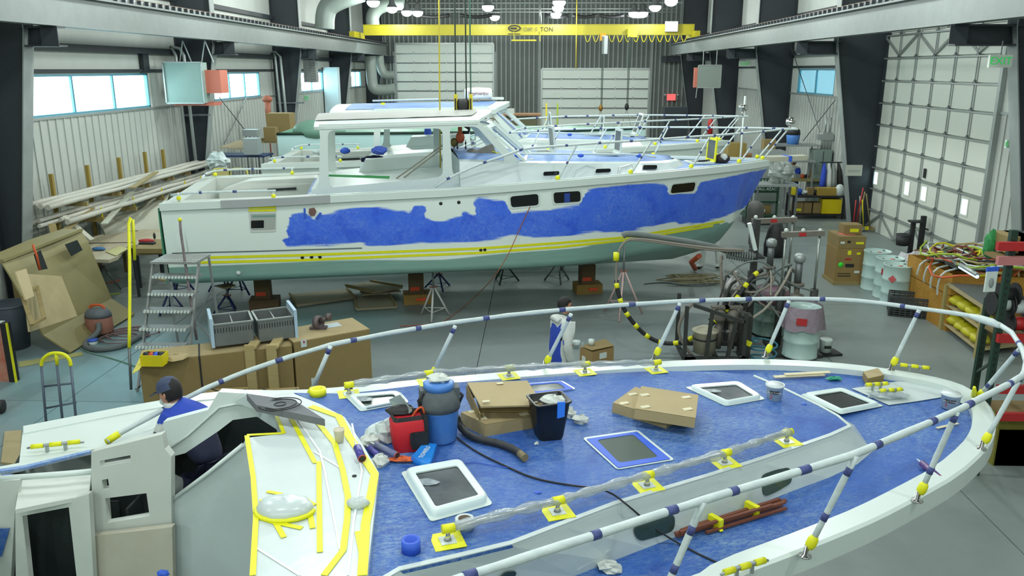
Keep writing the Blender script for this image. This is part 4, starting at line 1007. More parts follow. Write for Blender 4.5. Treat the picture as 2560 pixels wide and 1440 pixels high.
for a_,b_ in (((-4.3,5.32,.9),(-2.75,5.34,2.04)),((-4.3,5.2,.88),(-3.0,5.22,1.9)),((-2.9,5.1,.9),(-2.88,5.3,1.9))): MB().bb(a_,b_).build('shade_backing',DVOID,r1)  # dark plates added behind the openings, shade put into their colour
iv=MB(); iv.add([V((-3.6,6.28,.9)),V((-1.6,6.6,.9)),V((-1.6,6.6,2.08)),V((-3.6,6.28,2.08))],[(0,1,2,3)]); iv.bb((-1.62,5.1,.9),(-1.6,6.6,2.3)); iv.bb((-3.9,4.7,.9),(-1.6,6.6,.95)); iv.build('shade_backing',DVOID,r1)  # dark walls and floor added so the window opening looks unlit
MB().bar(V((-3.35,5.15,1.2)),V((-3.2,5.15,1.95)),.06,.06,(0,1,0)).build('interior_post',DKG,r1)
o=MB().tube([PZ(-40,1199,2.22),PZ(150,1186,2.22),PZ(298,1173,2.2)],.022,8).build('cockpit_rail',WHT,r1); bands(o,[PZ(-40,1199,2.22),PZ(298,1173,2.2)],.023,[.14,.92],BTAPE,.06)
# cleat on aft deck
def cleat(parent,c,a,wrapped=True,s=1):
    o=MB().tube([c+a*-.14*s+up*.05,c+a*-.05*s+up*.06,c+a*.05*s+up*.06,c+a*.14*s+up*.05],[.008,.014,.014,.008],8).box(c+a*.045*s+up*.025,(.02,.02,.05)).box(c-a*.045*s+up*.025,(.02,.02,.05)).build('deck_cleat',GALV,parent)
    for d in (-.09,0,.09): MB().tube([c+a*(d-.03)*s+up*.058,c+a*(d+.03)*s+up*.058],.019,8).build('yellow_tape_band',YTAPE,o)
cleat(r1,PZ(142,1128,2.1),V((.95,.3,0)),s=1.4); cleat(r1,PZ(2285,930,2.11),V((.9,-.3,0)),s=1.1); cleat(r1,PZ(2190,975,2.07),V((.96,.2,0)),s=.9); cleat(r1,PZ(2225,990,2.07),V((.96,.2,0)),s=.9); cleat(r1,PZ(1860,1438,2.13),V((.9,.45,0)),s=1.2)
MB().ball(PZ(2218,988,2.09),.1,(1.8,.7,.3),12,.3).build('cleat_film',CLEAR,r1)
# ================================================================ THINGS LYING ON THE FOREGROUND DECK
def on(px,py,z=0): return TP(px,py,z)
def topz(pts,off): return [TP(x,y,off) for x,y in pts]
def carton(name,label,pts,base,h,flaps=False,group=None,m=None):
    P=topz(pts,base+h); r=thing(name,label,'box',sum(P,V())/4-TN*h,0,group)
    MB().prism(P,-TN*(h-.0)).build('box_body',m or CARDL,r); e=MB()
    c=sum(P,V())/4
    MB().prism([p+(c-p)*.0+TN*.002 for p in P],TN*.002).build('lid_sheet',CARDL,r)
    tp_=mat('packing_tape',(212,206,176),.2)
    for k,(a,b) in enumerate(((.12,.16),(.62,.1),(.3,.85),(.8,.8))):
        q=P[0].lerp(P[1],a).lerp(P[3].lerp(P[2],a),b); MB().box(q+TN*.006,(.07,.04,.003),.35).build('tape_piece',tp_,r)
    return r,P
r,P=carton('flat_carton','lower flat carton under the opened one beside the black hose',[(1152,1032),(1214,1062),(1345,1040),(1300,1000)],0,.09)
r=thing('flat_carton','opened flat carton propped on another, next to the blue vacuum','box',TP(1260,1030,.1))
P=[TP(1168,960,.20),TP(1202,1020,.19),TP(1358,1016,.2),TP(1318,955,.21)]; bt_=[p-TN*.05 for p in P]
MB().prism(P,TN*.012).build('lid_sheet',CARDL,r)
MB().prism([TP(1190,1000,.10),TP(1200,1030,.10),TP(1345,1030,.10),TP(1330,985,.10)],TN*.03).build('tray',CARD,r); MB().bar(P[0]-TN*.06,P[1]-TN*.09,.01,.1).bar(P[3]-TN*.06,P[2]-TN*.09,.01,.1).bar(P[0]-TN*.06,P[3]-TN*.06,.01,.1).build('side_flap',CARD,r)
for x,y in ((1215,1003),(1335,1005),(1250,958)): MB().box(TP(x,y,.222),(.05,.03,.003),.3).build('tape_piece',mat('packing_tape',(212,206,176),.2),r)
carton('flat_carton','lower of the two sealed flat cartons at mid deck',[(1532,1008),(1588,968),(1735,1012),(1668,1048)],0,.075)
carton('flat_carton','upper sealed flat carton resting on another at mid deck',[(1587,1022),(1603,966),(1746,988),(1739,1046)],.078,.075)
# black waste basket
c=TP(1371,1090); r=thing('waste_basket','black plastic waste basket full of paper standing on the blue deck','basket',c)
rows=[]
for z,a,b in ((0,.085,.075),(.02,.09,.08),(.27,.125,.105),(.275,.135,.115),(.285,.135,.115),(.285,.122,.102),(.05,.08,.07)):
    rows.append([c+up*z+AX*x+NX*y for x,y in rr(-a,-b,a,b,.03,3)])
m=MB().grid(rows,True,True); m.add(rows[-1],[tuple(range(16))]); m.add(rows[0],[tuple(range(16))]); m.build('basket_body',mat('basket_black',(22,26,28),.35),r)
tag(MB().ball(c+up*.27+AX*.03,.07,(1.1,.8,.5),10,.35).build('crumpled_paper',CLOTH),'crumpled paper filling the black waste basket','paper')
tag(MB().prism([c+up*.30+AX*.02-NX*.11,c+up*.30+AX*.07-NX*.12,c+up*.2+AX*.06-NX*.135,c+up*.19+AX*.01-NX*.13],-NX*.012).build('blue_glove',mat('glove_blue',(30,110,220),.5)),'blue glove hanging over the rim of the black basket','glove')
for x,y,s,l in ((1420,1033,.05,'white crumpled paper nearest the black basket rim'),(1450,1048,.045,'white crumpled paper lying right of the black basket'),(1342,1108,.015,'tiny white paper scrap at the foot of the black basket'),(1345,1070,.0,'')):
    if s: tag(MB().ball(TP(x,y,s*.6),s,(1.2,1,.7),9,.4).build('crumpled_paper',CLOTH),l,'paper')
tag(MB().ball(PZ(1526,1417,2.08),.045,(1.5,1,.6),10,.4).build('crumpled_paper',CLOTH),'white crumpled paper on the side deck at the bottom edge','paper')
# wet vacuum
c=TP(1100,1098); r=thing('wet_vacuum','blue shop vacuum with dusty dark motor head standing on the deck','vacuum',c)
VB=mat('vacuum_blue',(42,110,196),.45,n=(6,.6,(110,150,190))); VD=mat('vacuum_dark',(58,66,70),.7,n=(7,.7,(104,112,114)))
MB().lathe([(.105,0),(.115,.02),(.13,.22),(.135,.235),(.12,.24)],c,up,24).build('tank',VB,r)
MB().lathe([(.14,.235),(.145,.27),(.13,.33),(.1,.37),(.06,.38)],c,up,24).box(c+up*.33+AX*.1,(.07,.1,.1),.3).box(c+up*.32-AX*.1,(.06,.08,.12),.3).build('motor_head',VD,r)
MB().lathe([(.10,.37),(.105,.41),(.09,.42)],c,up,20).build('blue_cap',VB,r)
for a in (-1,1): MB().tube([c+up*.25+AX*a*.12-NX*.04,c+up*.32+AX*a*.15-NX*.05,c+up*.36+AX*a*.11-NX*.03],.012,6).build('latch',BLK,r)
o=MB().tube(smooth([TP(1140,1040,.12),TP(1148,1062,.05),TP(1165,1083,.03),TP(1195,1098,.03),TP(1240,1106,.03),TP(1285,1122,.03),TP(1311,1143,.035)],2),[.024+.003*(i%2) for i in range(26)],10)
o.build('hose',mat('hose_black',(26,28,32),.6,n=(20,.5,(60,64,66))),r)
MB().tube([TP(1300,1134,.034),TP(1313,1145,.036)],.026,10).build('hose_cuff',mat('cuff_tan',(120,110,80),.6),r)
tag(MB().ball(c+up*.44,.075,(1.1,.8,.35),10,.3).build('crumpled_paper',CLOTH),'white rag lying on top of the blue vacuum','rag')
# red and black tool bag
c=TP(1022,1118); r=thing('tool_bag','red and black fabric tool bag stuffed with tools beside the vacuum','bag',c)
rw=[]
for z,a,b in ((0,.1,.075),(.1,.11,.085),(.2,.115,.08),(.215,.105,.07)): rw.append([c+up*z+AX*x+NX*y for x,y in rr(-a,-b,a,b,.03,3)])
MB().grid(rw,True,True).add(rw[-1],[tuple(range(16))]).build('bag_body',mat('bag_red',(190,20,36),.7,n=(6,.4,(150,14,26))),r)
MB().box(c+up*.08+AX*.06-NX*.082,(.11,.012,.12),math.radians(20)).box(c+up*.13+AX*.105,(.03,.16,.2),math.radians(20)).build('black_pocket',BLK,r)
text(r,'r',c+up*.11+AX*.02-NX*.094,.2,AX,-NX,BLK,ext=.002)
MB().grid([[p+up*.0 for p in rw[-1]],[p+up*.03+(c+up*.2-p)*.1 for p in rw[-1]]],False,True).build('black_rim',BLK,r)
MB().tube(smooth([c+up*.2+AX*.02,c+up*.26+AX*.06,c+up*.28+AX*.1,c+up*.22+AX*.11],1),.008,6).build('orange_handle',ORG,r)
tag(MB().prism([TP(972,1002,.18),TP(1000,990,.3),TP(1030,1028,.26),TP(1004,1048,.16)],TN*.012).build('scraper_blade',mat('plastic_grey',(150,162,158),.4)),'pale grey plastic spreader stuck in the top of the red bag','tool')
tag(MB().ball(c+up*.23-AX*.03+NX*.08,.08,(1.4,.7,.5),10,.2).build('dark_cloth',BLK),'dark cloth heaped behind the red bag','cloth')
for x,y,s,l in ((960,1080,.1,'white plastic bag crumpled left of the red bag'),(925,1102,.06,'torn white film beside the yellow taped edge'),(950,1152,.05,'white paper under the caulking tubes')):
    tag(MB().ball(TP(x,y,s*.45),s,(1.1,1.1,.75),11,.28).build('crumpled_paper',CLOTH if s<.09 else PLA),l,'paper')
def tubething(name,label,a,b,rad,m,ends=(),cat='tube'):
    a=V(a); b=V(b); d=(b-a); r=thing(name,label,cat,(a+b)/2-up*rad); MB().tube([a,b],rad,14).build('barrel',m,r)
    MB().tube([b,b+d.normalized()*.005],rad*1.04,14).build('end_ring',mat('ring_red',(180,70,60),.5),r); MB().tube([b,b+d.normalized()*.007],rad*.82,14).build('end_opening',BLK,r)
    MB().tube([a,a-d.normalized()*.02,a-d.normalized()*.07],[rad*.4,rad*.3,.003],8).build('nozzle',mat('nozzle_white',(206,212,212),.4),r); return r
CB=mat('tube_label_blue',(50,54,140),.35,n=(12,.5,(90,70,150))); CR=mat('tube_label_purple',(96,50,90),.35,n=(14,.6,(60,60,150)))
r=tubething('caulking_tube','blue cartridge standing slanted on the yellow taped dash edge',DP(893,1118,.06),DP(905,1146,.035),.026,CB)
tubething('caulking_tube','purple cartridge lying on the deck by the bow stanchion',PZ(2305,1158,2.09),PZ(2350,1196,2.09),.025,CR)
tubething('caulking_tube','blue cartridge lying left of the orange glove',TP(925,1120,.025),TP(958,1152,.025),.022,CB)
tubething('caulking_tube','grey cartridge with blue label behind the orange glove',TP(940,1112,.05),TP(992,1138,.05),.022,mat('tube_grey',(110,118,126),.4,n=(20,.6,(50,60,160))))
tag(MB().ball(TP(1005,1148,.02),.045,(1.8,.6,.4),10,.3).build('orange_glove',mat('glove_orange',(206,96,50),.6)),'orange glove lying in front of the red bag','glove')
r=thing('wipes_pack','bright blue soft pack of wipes lying in front of the blue vacuum','pack',TP(1062,1135))
P=topz([(1030,1140),(1060,1105),(1092,1110),(1072,1158)],.05); MB().grid([[p-TN*.05 for p in P],[p-TN*.02+(p-sum(P,V())/4)*.08 for p in P],P],True,True).add(P,[(0,1,2,3)]).build('pack_body',mat('pack_blue',(30,120,215),.3,n=(8,.4,(60,160,230))),r)
text(r,'TOWELS',TP(1062,1130,.053),.042,AX*.5+NX*.85,TN,mat('print_white',(225,235,240),.4),ext=.001)
# rolls, cups, buckets
def roll(label,c,rad,h,hole,m,core=None):
    r=thing('tape_roll',label,'tape roll',c); MB().lathe([(hole,0),(rad,0),(rad,h),(hole,h),(hole,0)],c,up,26).build('tape_winding',m,r); MB().lathe([(hole*.9,0),(hole,0),(hole,h*1.005),(hole*.9,h*1.005),(hole*.9,0)],c,up,26).build('core',core or CARDL,r)
roll('blue masking tape roll standing on the deck near the camera',TP(1028,1378),.05,.07,.037,BTAPE,BTAPE)
roll('white paper tape roll standing beside the nearest hatch',TP(1162,1318),.054,.055,.036,WRAP,mat('core_brown',(96,80,64),.7))
roll('yellow tape roll at the aft end of the far trunk edge',TP(795,987),.062,.05,.04,YTAPE,YTAPE)
c=DP(849,1104,.004); r=thing('paper_cup','small beige paper cup standing on the white masked dash','cup',c); CP=mat('cup_beige',(206,200,182),.6)
MB().lathe([(.026,0),(.036,.085),(.037,.088),(.035,.088),(.025,.006),(0,.006)],c,up,20).build('cup_wall',CP,r); MB().tube([c+up*.086+V((.036*math.cos(a/16*2*PI),.036*math.sin(a/16*2*PI),0)) for a in range(16)],.002,5,True).build('rim',CP,r)
def bucket(label,c,rt,rb,h,txt,num,m=None):
    r=thing('bucket',label,'bucket',c); BM=m or mat('bucket_translucent',(206,216,218),.35); MB().lathe([(rb,0),(rt,h),(rt+.006,h),(rt+.006,h-.015),(rt-.002,h-.016)],c,up,28).lathe([(rt-.004,h),(rb-.004,.01),(0,.01)],c,up,28).build('pail',BM,r)
    d=(CAM-c); d.z=0; d.normalize(); u=V((-d.y,d.x,0)); zz=h*.58; rr_=rb+(rt-rb)*.58+.0005
    m2=MB(); cols=[c+(d*math.cos(a)+u*math.sin(a))*(rr_+.001) for a in [x*.12-.6 for x in range(11)]]
    m2.grid([[p+up*(zz+.014) for p in cols],[p+up*(zz-.014) for p in cols]],True).build('label_band',mat('label_black',(30,32,34),.5),r)
    text(r,txt,c+d*(rr_+.004)+up*zz,.022,u,d,mat('label_print',(200,206,206),.5),ext=.0005)
    text(r,num,c+d*(rr_+.004)+up*(h*.3)-u*rt*.35,.045,u,d,mat('label_red',(180,40,50),.5),ext=.0005)
    return r
bucket('small translucent mixing bucket numbered 5 near the bow rail',PZ(2374,1018,2.065),.082,.068,.135,'MULTI-MIX','5')
bucket('small translucent mixing bucket numbered 2 by the front hatch',TP(1935,997),.07,.058,.13,'MULTI-MIX','2')
P=[PZ(x,y,2.13) for x,y in ((2158,930),(2195,921),(2210,938),(2170,947))]; r=thing('small_carton','small brown carton on the far side of the foredeck','box',sum(P,V())/4-up*.06); MB().prism(P,-up*.07).build('box_body',CARD,r); MB().prism([p+up*.001 for p in P],up*.003).build('lid_sheet',CARDL,r)
for k,(a,b) in enumerate((((1935,942),(2060,936)),((1962,936),(2075,930)))):
    tag(MB().bar(PZ(*a,2.08+.012*k),PZ(*b,2.08+.012*k),.05,.008).build('wood_strip',mat('pale_wood',(206,198,166),.7)),'thin pale wood strip on the far foredeck, %s'%('nearer of two' if k==0 else 'farther of two'),'wood')
tag(MB().bar(PZ(2342,1070,2.07),PZ(2395,1058,2.07),.025,.005).build('wood_strip',mat('pale_wood',(206,198,166),.7)),'short pale wooden stick on the deck beneath the bow rail','wood')
tag(MB().ball(PZ(2084,946,2.075),.05,(1.5,.8,.35),10,.3).build('green_glove',mat('glove_green',(20,140,110),.6)),'green glove lying on the far foredeck','glove')
# grey foam sheet
P=[DP(616,984,.16),DP(640,1012,.14),DP(812,1048,.1),DP(735,1000,.1)]; r=thing('foam_pad','grey foam sheet with a round cut-out resting on the white wheelhouse front','foam',sum(P,V())/4-up*.05)
FO=mat('foam_grey',(110,114,118),.95,n=(30,.4,(92,96,100))); MB().prism(P,-up*.05).build('foam_sheet',FO,r); c=sum(P,V())/4
for k in (.11,.085,.03): MB().tube([c+up*.002+AX*math.cos(t/24*2*PI)*k*1.3+NX*math.sin(t/24*2*PI)*k for t in range(24)],.004,5,True).build('cut_ring',BLK,r)
# teak strips bundle on side deck
TK=mat('teak',(122,70,48),.6,n=(6,.6,(92,50,36)),stretch=(1,6,1)); r=thing('teak_bundle','bundle of reddish teak strips tied with yellow tape on the side deck','wood',PZ(1825,1300,2.06))
for i,(x0,y0,x1,y1,z) in enumerate(((1690,1340,1955,1262,2.075),(1683,1330,1965,1250,2.075),(1700,1325,1950,1247,2.09),(1688,1334,1962,1255,2.105),(1765,1331,1966,1270,2.075),(1700,1330,1930,1262,2.12))):
    MB().bar(PZ(x0,y0,z),PZ(x1,y1,z),.022,.012).build('teak_strip',TK,r)
for x,y in ((1789,1305),(1880,1272)):
    c=PZ(x,y,2.095); MB().box(c,(.035,.1,.075),math.radians(37)).build('yellow_tape_band',YTAPE,r)
MB().prism([PZ(1790,1312,2.08),PZ(1800,1312,2.08),PZ(1808,1328,2.065),PZ(1800,1330,2.065)],up*.004).build('yellow_tape_tail',YTAPE,r)
# cord across the deck
pts=[(1092,1035,.06),(1130,1085,.01),(1190,1130,.008),(1270,1168,.008),(1335,1197,.008),(1430,1214,.006),(1490,1220,.02),(1530,1232,.03),(1575,1268,.02)]
P=[TP(*q) for q in pts]+[PZ(1612,1300,2.2),PZ(1650,1330,2.15),PZ(1685,1352,2.07),PZ(1740,1382,2.062),PZ(1790,1405,2.062),PZ(1850,1432,2.062)]
tag(MB().tube(smooth(P,2),.006,6).build('power_cord',BLK),'thin black power cord snaking across the blue foreground deck','cord')
tag(MB().tube(smooth([TP(*q) for q in ((1155,1158,.006),(1190,1155,.006),(1230,1163,.006),(1275,1170,.006))],1),.003,5).build('blue_string',BTAPE),'thin blue string on the deck above the nearest hatch','string')
for x,y in ((1345,1231),(2010,1010)): tag(MB().ball(TP(x,y,.004),.018,(1.3,.8,.25),8,.2).build('tape_scrap',BTAPE),'scrap of blue tape on the deck, %s'%('left of the long hand rail' if x<1500 else 'by the front hatch'),'tape')
tag(MB().ball(PZ(408,1433,1.9),.03,(1.2,.8,.7),8,.2).build('tape_scrap',BTAPE),'blue tape knot at the bottom of the wheelhouse wall','tape')
# ================================================================ PEOPLE
import bmesh
def person(name,label,J,E,R,regions,root='pelvis',loc=None,hands=(),sub=2):
    """J joints (world), E edges, R radii; regions: function(point)->material; hands: (wrist,dir,palm normal,side,mat)"""
    base=loc or V((J[root].x,J[root].y,0)); r=thing('person',label,'person',base)
    keys=[root]+[k for k in J if k!=root]; me=bpy.data.meshes.new('sk'); me.from_pydata([J[k]-base for k in keys],[(keys.index(a),keys.index(b)) for a,b in E],[])
    o=bpy.data.objects.new('sk',me); C.objects.link(o); o.modifiers.new('s','SKIN'); sv=me.skin_vertices[0].data
    for i,k in enumerate(keys):
        rv=R[k]; sv[i].radius=rv if isinstance(rv,tuple) else (rv,rv); sv[i].use_root=(i==0)
    md=o.modifiers.new('u','SUBSURF'); md.levels=sub; md.render_levels=sub
    bpy.context.view_layer.update(); dg=bpy.context.evaluated_depsgraph_get(); m=bpy.data.meshes.new_from_object(o.evaluated_get(dg),depsgraph=dg)
    C.objects.unlink(o); bpy.data.objects.remove(o)
    mats=[]; m.materials.clear()
    for p in m.polygons:
        x=regions(base+p.center)
        if x not in mats: mats.append(x); m.materials.append(x)
        p.material_index=mats.index(x); p.use_smooth=True
    b=bpy.data.objects.new('body',m); C.objects.link(b); b.parent=r; WM[b.name]=wm(r)
    for w_,d,n_,s in hands:
        d=d.normalized(); n_=n_.normalized(); sd=d.cross(n_)*s; h=MB(); h.use(SKIN)
        h.tube([w_,w_+d*.03,w_+d*.085],[.024,.038,.036],8,flat=.5)
        for i,(off,l) in enumerate(((-.03,.062),(-.01,.072),(.011,.068),(.03,.052))):
            q=w_+d*.08+sd*off; h.tube([q,q+d*l*.45-n_*.006,q+d*l*.8-n_*.026,q+d*l*.85-n_*.045],[.0095,.009,.008,.006],7)
        q=w_+d*.03-sd*.03; h.tube([q,q+d*.025-sd*.024-n_*.008,q+d*.055-sd*.028-n_*.02],[.012,.010,.007],7)
        h.build('hand',None,r)
    return r
def head(r,c,f,size=1,hair=HAIR,cap=None,mask=None,skin=SKIN):
    """head with face; f facing direction"""
    f=f.normalized(); s=f.cross(up).normalized(); u=s.cross(f); m=MB()
    def P(a,b,z): return c+f*a*size+s*b*size+u*z*size
    rows=[]
    for z,w_,d0,d1 in ((-.115,.035,.06,-.01),(-.09,.052,.085,-.04),(-.05,.066,.095,-.075),(0,.074,.092,-.095),(.05,.074,.088,-.1),(.09,.06,.07,-.085),(.115,.035,.035,-.05)):
        rows.append([P((d0 if math.cos(t)>0 else -d1)*math.cos(t),w_*math.sin(t),z) for t in [2*PI*k/16 for k in range(16)]])
    m.grid(rows,True,True).add(rows[0],[tuple(range(16))],True).add(rows[-1],[tuple(range(16))],True)
    m.tube([P(.09,0,.015),P(.112,0,-.022),P(.092,0,-.03)],[.008*size,.014*size,.008*size],7)
    for k in (-1,1): m.ball(P(-.01,.075*k,-.01),.026*size,(.5,.4,1),8)
    h=m.build('head',skin,r)
    for k in (-1,1): MB().ball(P(.084,.03*k,.012),.01*size,n=8).build('eye',BLK,h)
    MB().ball(P(.088,0,-.06),.02*size,(.5,1,.25),8).build('mouth',mat('lip',(140,80,76),.6),h)
    if hair:
        rows=[]
        for z,w_,d0,d1 in ((-.07,.06,.0,-.085),(-.02,.08,.0,-.105),(.03,.082,.05,-.112),(.07,.078,.092,-.105),(.11,.05,.06,-.07),(.13,.01,.01,-.01)):
            rows.append([P((d0 if math.cos(t)>0 else -d1)*math.cos(t)-.004,w_*math.sin(t),z) for t in [2*PI*k/16 for k in range(16)]])
        MB().grid(rows,True,True).add(rows[-1],[tuple(range(16))]).build('hair',hair,h)
    if cap:
        rows=[[P(a*math.cos(t)-.005,b*math.sin(t),z) for t in [2*PI*k/16 for k in range(16)]] for z,a,b in ((.025,.107,.086),(.07,.1,.082),(.11,.07,.058),(.13,.02,.02))]
        q=MB().grid(rows,True,True).add(rows[-1],[tuple(range(16))]); q.prism([P(.09,-.07,.035),P(.17,-.05,.02),P(.18,0,.018),P(.17,.05,.02),P(.09,.07,.035)],u*.008); q.build('cap',cap,h)
    if mask:
        MB().ball(P(.1,0,-.05),.04*size,(.8,1,.9),10).build('respirator',mask,h); MB().tube([P(.08,.07,-.03),P(-.02,.085,-.0),P(-.1,.05,.03),P(-.1,-.05,.03),P(-.02,-.085,0),P(.08,-.07,-.03)],.005,5).build('mask_strap',BLK,h)
    return h
def std(rs=1):
    return dict(pelvis=(.15,.12),belly=(.15,.12),chest=(.17,.12),neck=(.06,.06),lsh=.075,lel=.055,lwr=.042,rsh=.075,rel=.055,rwr=.042,lhip=.1,lkn=.075,lan=.06,lto=.045,rhip=.1,rkn=.075,ran=.06,rto=.045)
ED=[('pelvis','belly'),('belly','chest'),('chest','neck'),('chest','lsh'),('lsh','lel'),('lel','lwr'),('chest','rsh'),('rsh','rel'),('rel','rwr'),('pelvis','lhip'),('lhip','lkn'),('lkn','lan'),('lan','lto'),('pelvis','rhip'),('rhip','rkn'),('rkn','ran'),('ran','rto')]
# 1. walker carrying a cup behind the foreground boat (faces right)
HP=PY(1418,764,11.15); X0,Y0=HP.x-.05,11.15
def w1(dx,dy,z): return V((X0+dx*.86-dy*.5,Y0+dx*.5+dy*.86,z))
zt_=HP.z
J=dict(pelvis=w1(-.06,0,.93),belly=w1(-.05,0,1.12),chest=w1(-.04,0,1.36),neck=w1(0,0,zt_-.16),lsh=w1(-.03,.17,1.42),lel=w1(.02,.24,1.16),lwr=w1(.22,.18,1.02),rsh=w1(-.03,-.17,1.42),rel=w1(-.08,-.24,1.14),rwr=w1(.0,-.22,.9),
 lhip=w1(-.05,.09,.88),lkn=w1(.12,.1,.5),lan=w1(.12,.1,.09),lto=w1(.27,.1,.05),rhip=w1(-.05,-.09,.88),rkn=w1(-.1,-.09,.48),ran=w1(-.28,-.1,.12),rto=w1(-.14,-.1,.05))
def reg1(p):
    if p.z<.1: return BLK
    q=(p.x-X0)*.86+(p.y-Y0)*.5
    if q<-.13 and p.z>.75 and p.z<1.5 and p.x<X0: return SUITB
    if q<-.0 and p.z<.85: return SUITB
    return SUIT
r=person('person','person in a white coverall with blue back walking right, wearing a respirator',J,ED,{k:(tuple(q*1.22 for q in v) if isinstance(v,tuple) else v*1.25) for k,v in std().items()},reg1,hands=((J['rwr'],V((.1,0,-1)),V((0,-1,0)),1),(J['lwr'],V((1,-.1,-.3)),V((0,0,-1)),1)))
head(r,w1(.02,0,zt_),V((1,.35,-.15)),1.0,mask=PLA)
MB().tube(smooth([w1(-.12,-.1,1.48),w1(-.15,0,1.52),w1(-.12,.1,1.48),w1(.0,.1,1.44)],1),.045,8).build('hood',SUIT,r)
c=J['lwr']+V((.1,-.03,-.02)); r=thing('mixing_cup','white plastic cup in the hand of the walking person','cup',c); MB().lathe([(.045,-.05),(.06,.07),(.062,.07),(.043,-.045),(0,-.045)],c,up,18).build('cup_wall',PLA,r); MB().tube([c+up*.02+V((.06,0,0)),c+up*.05+V((.1,0,0)),c+up*-.02+V((.1,0,0)),c-up*.03+V((.05,0,0))],.006,6).build('handle',PLA,r)
# goggles on chest strap
# 2. standing worker at the tool bench, right rear (back to camera)
F2=PZ(1978,520,0); X0,Y0=F2.x,F2.y
def w2(dx,dy,z): return V((X0+dx,Y0+dy,z))
J=dict(pelvis=w2(0,0,.95),belly=w2(.0,0,1.13),chest=w2(-.02,.02,1.37),neck=w2(-.02,.05,1.53),lsh=w2(-.2,.02,1.42),lel=w2(-.3,.08,1.18),lwr=w2(-.42,.3,1.12),rsh=w2(.16,.02,1.42),rel=w2(.22,.12,1.2),rwr=w2(.05,.34,1.1),
 lhip=w2(-.09,0,.9),lkn=w2(-.12,.0,.5),lan=w2(-.14,-.02,.09),lto=w2(-.16,.12,.05),rhip=w2(.09,0,.9),rkn=w2(.1,.02,.5),ran=w2(.12,0,.09),rto=w2(.12,.14,.05))
def reg2(p):
    if p.z<.1: return BLK
    if p.x>X0-.0 and abs(p.x-X0)<.24 and p.z<1.45 and p.y<Y0+.09: return SUITB
    return SUIT
r=person('person','person in white and blue coverall standing at the workbench beyond the bow',J,ED,std(),reg2,hands=((J['lwr'],V((-.5,1,-.1)),V((0,0,-1)),1),(J['rwr'],V((-.5,1,0)),V((0,0,-1)),-1)))
head(r,w2(-.03,.07,1.66),V((-.5,.8,-.35)))
# 3. worker seen under the hull (legs)
F3=PZ(1772,672,0); X0,Y0=F3.x,F3.y
J=dict(pelvis=w2(.0,.1,.9),belly=w2(.0,.12,1.05),chest=w2(0,.2,1.25),neck=w2(0,.3,1.38),lsh=w2(-.17,.2,1.28),lel=w2(-.2,.4,1.15),lwr=w2(-.1,.6,1.2),rsh=w2(.17,.2,1.28),rel=w2(.2,.4,1.15),rwr=w2(.1,.6,1.2),
 lhip=w2(-.09,.08,.85),lkn=w2(-.16,.0,.48),lan=w2(-.2,.0,.08),lto=w2(-.33,-.04,.04),rhip=w2(.1,.08,.85),rkn=w2(.2,.02,.48),ran=w2(.26,.0,.08),rto=w2(.15,-.06,.04))
R_=std(); R_.update(lan=.09,ran=.09)
r=person('person','person in white coverall standing behind the bow, only the legs visible under the hull',J,ED,R_,lambda p: BLK if p.z<.07 else (SUITB if p.x<X0-.0 and p.z>.5 else SUIT),hands=((J['lwr'],V((0,1,.2)),V((0,0,-1)),1),(J['rwr'],V((0,1,.2)),V((0,0,-1)),-1)))
head(r,w2(0,.38,1.5),V((0,1,0)))
# 4. worker in the foreground wheelhouse, bending to the left, seen from behind
J=dict(pelvis=PY(512,1128,5.9),belly=PY(502,1085,6.0),chest=PY(474,1034,6.08),neck=PY(440,1003,6.05),
 lsh=PY(418,1046,5.93),lel=PY(398,1092,5.9),lwr=PY(392,1130,5.95),rsh=PY(508,1030,6.15),rel=PY(530,1085,6.15),rwr=PY(520,1120,6.2),
 lhip=PY(500,1150,5.85),lkn=PY(475,1260,5.8),lan=PY(470,1330,5.85),lto=PY(455,1340,5.8),rhip=PY(535,1150,5.88),rkn=PY(545,1260,5.85),ran=PY(545,1330,5.85),rto=PY(530,1345,5.8))
nk=J['neck']
r=person('person','person with dark cap and glasses in a blue-backed coverall bending inside the nearest boat',J,ED,std(),lambda p: JEAN if p.z<2.13 else (SUITB if p.z>2.2 else SUIT),hands=((J['lwr'],V((-.5,.3,-.6)),V((0,-1,0)),1),(J['rwr'],V((-.5,.3,-.6)),V((0,-1,0)),-1)),sub=3)
hc=PY(425,980,nk.y+.0); h4=head(r,hc,V((-.8,.25,-.35)),1.0,cap=mat('cap_navy',(40,50,84),.8,n=(12,.5,(90,104,120))),mask=PLA)
bpy.data.objects.remove([o for o in h4.children if 'mask_strap' in o.name][0])
MB().tube([nk+V((0,0,-.06)),nk+V((-.03,.02,.02)),hc+V((.04,0,-.09))],[.1,.075,.06],10).build('hood',SUIT,r)
# ================================================================ LEFT SIDE AND UNDER THE BOATS
def z0(x,y): return PZ(x,y,0)
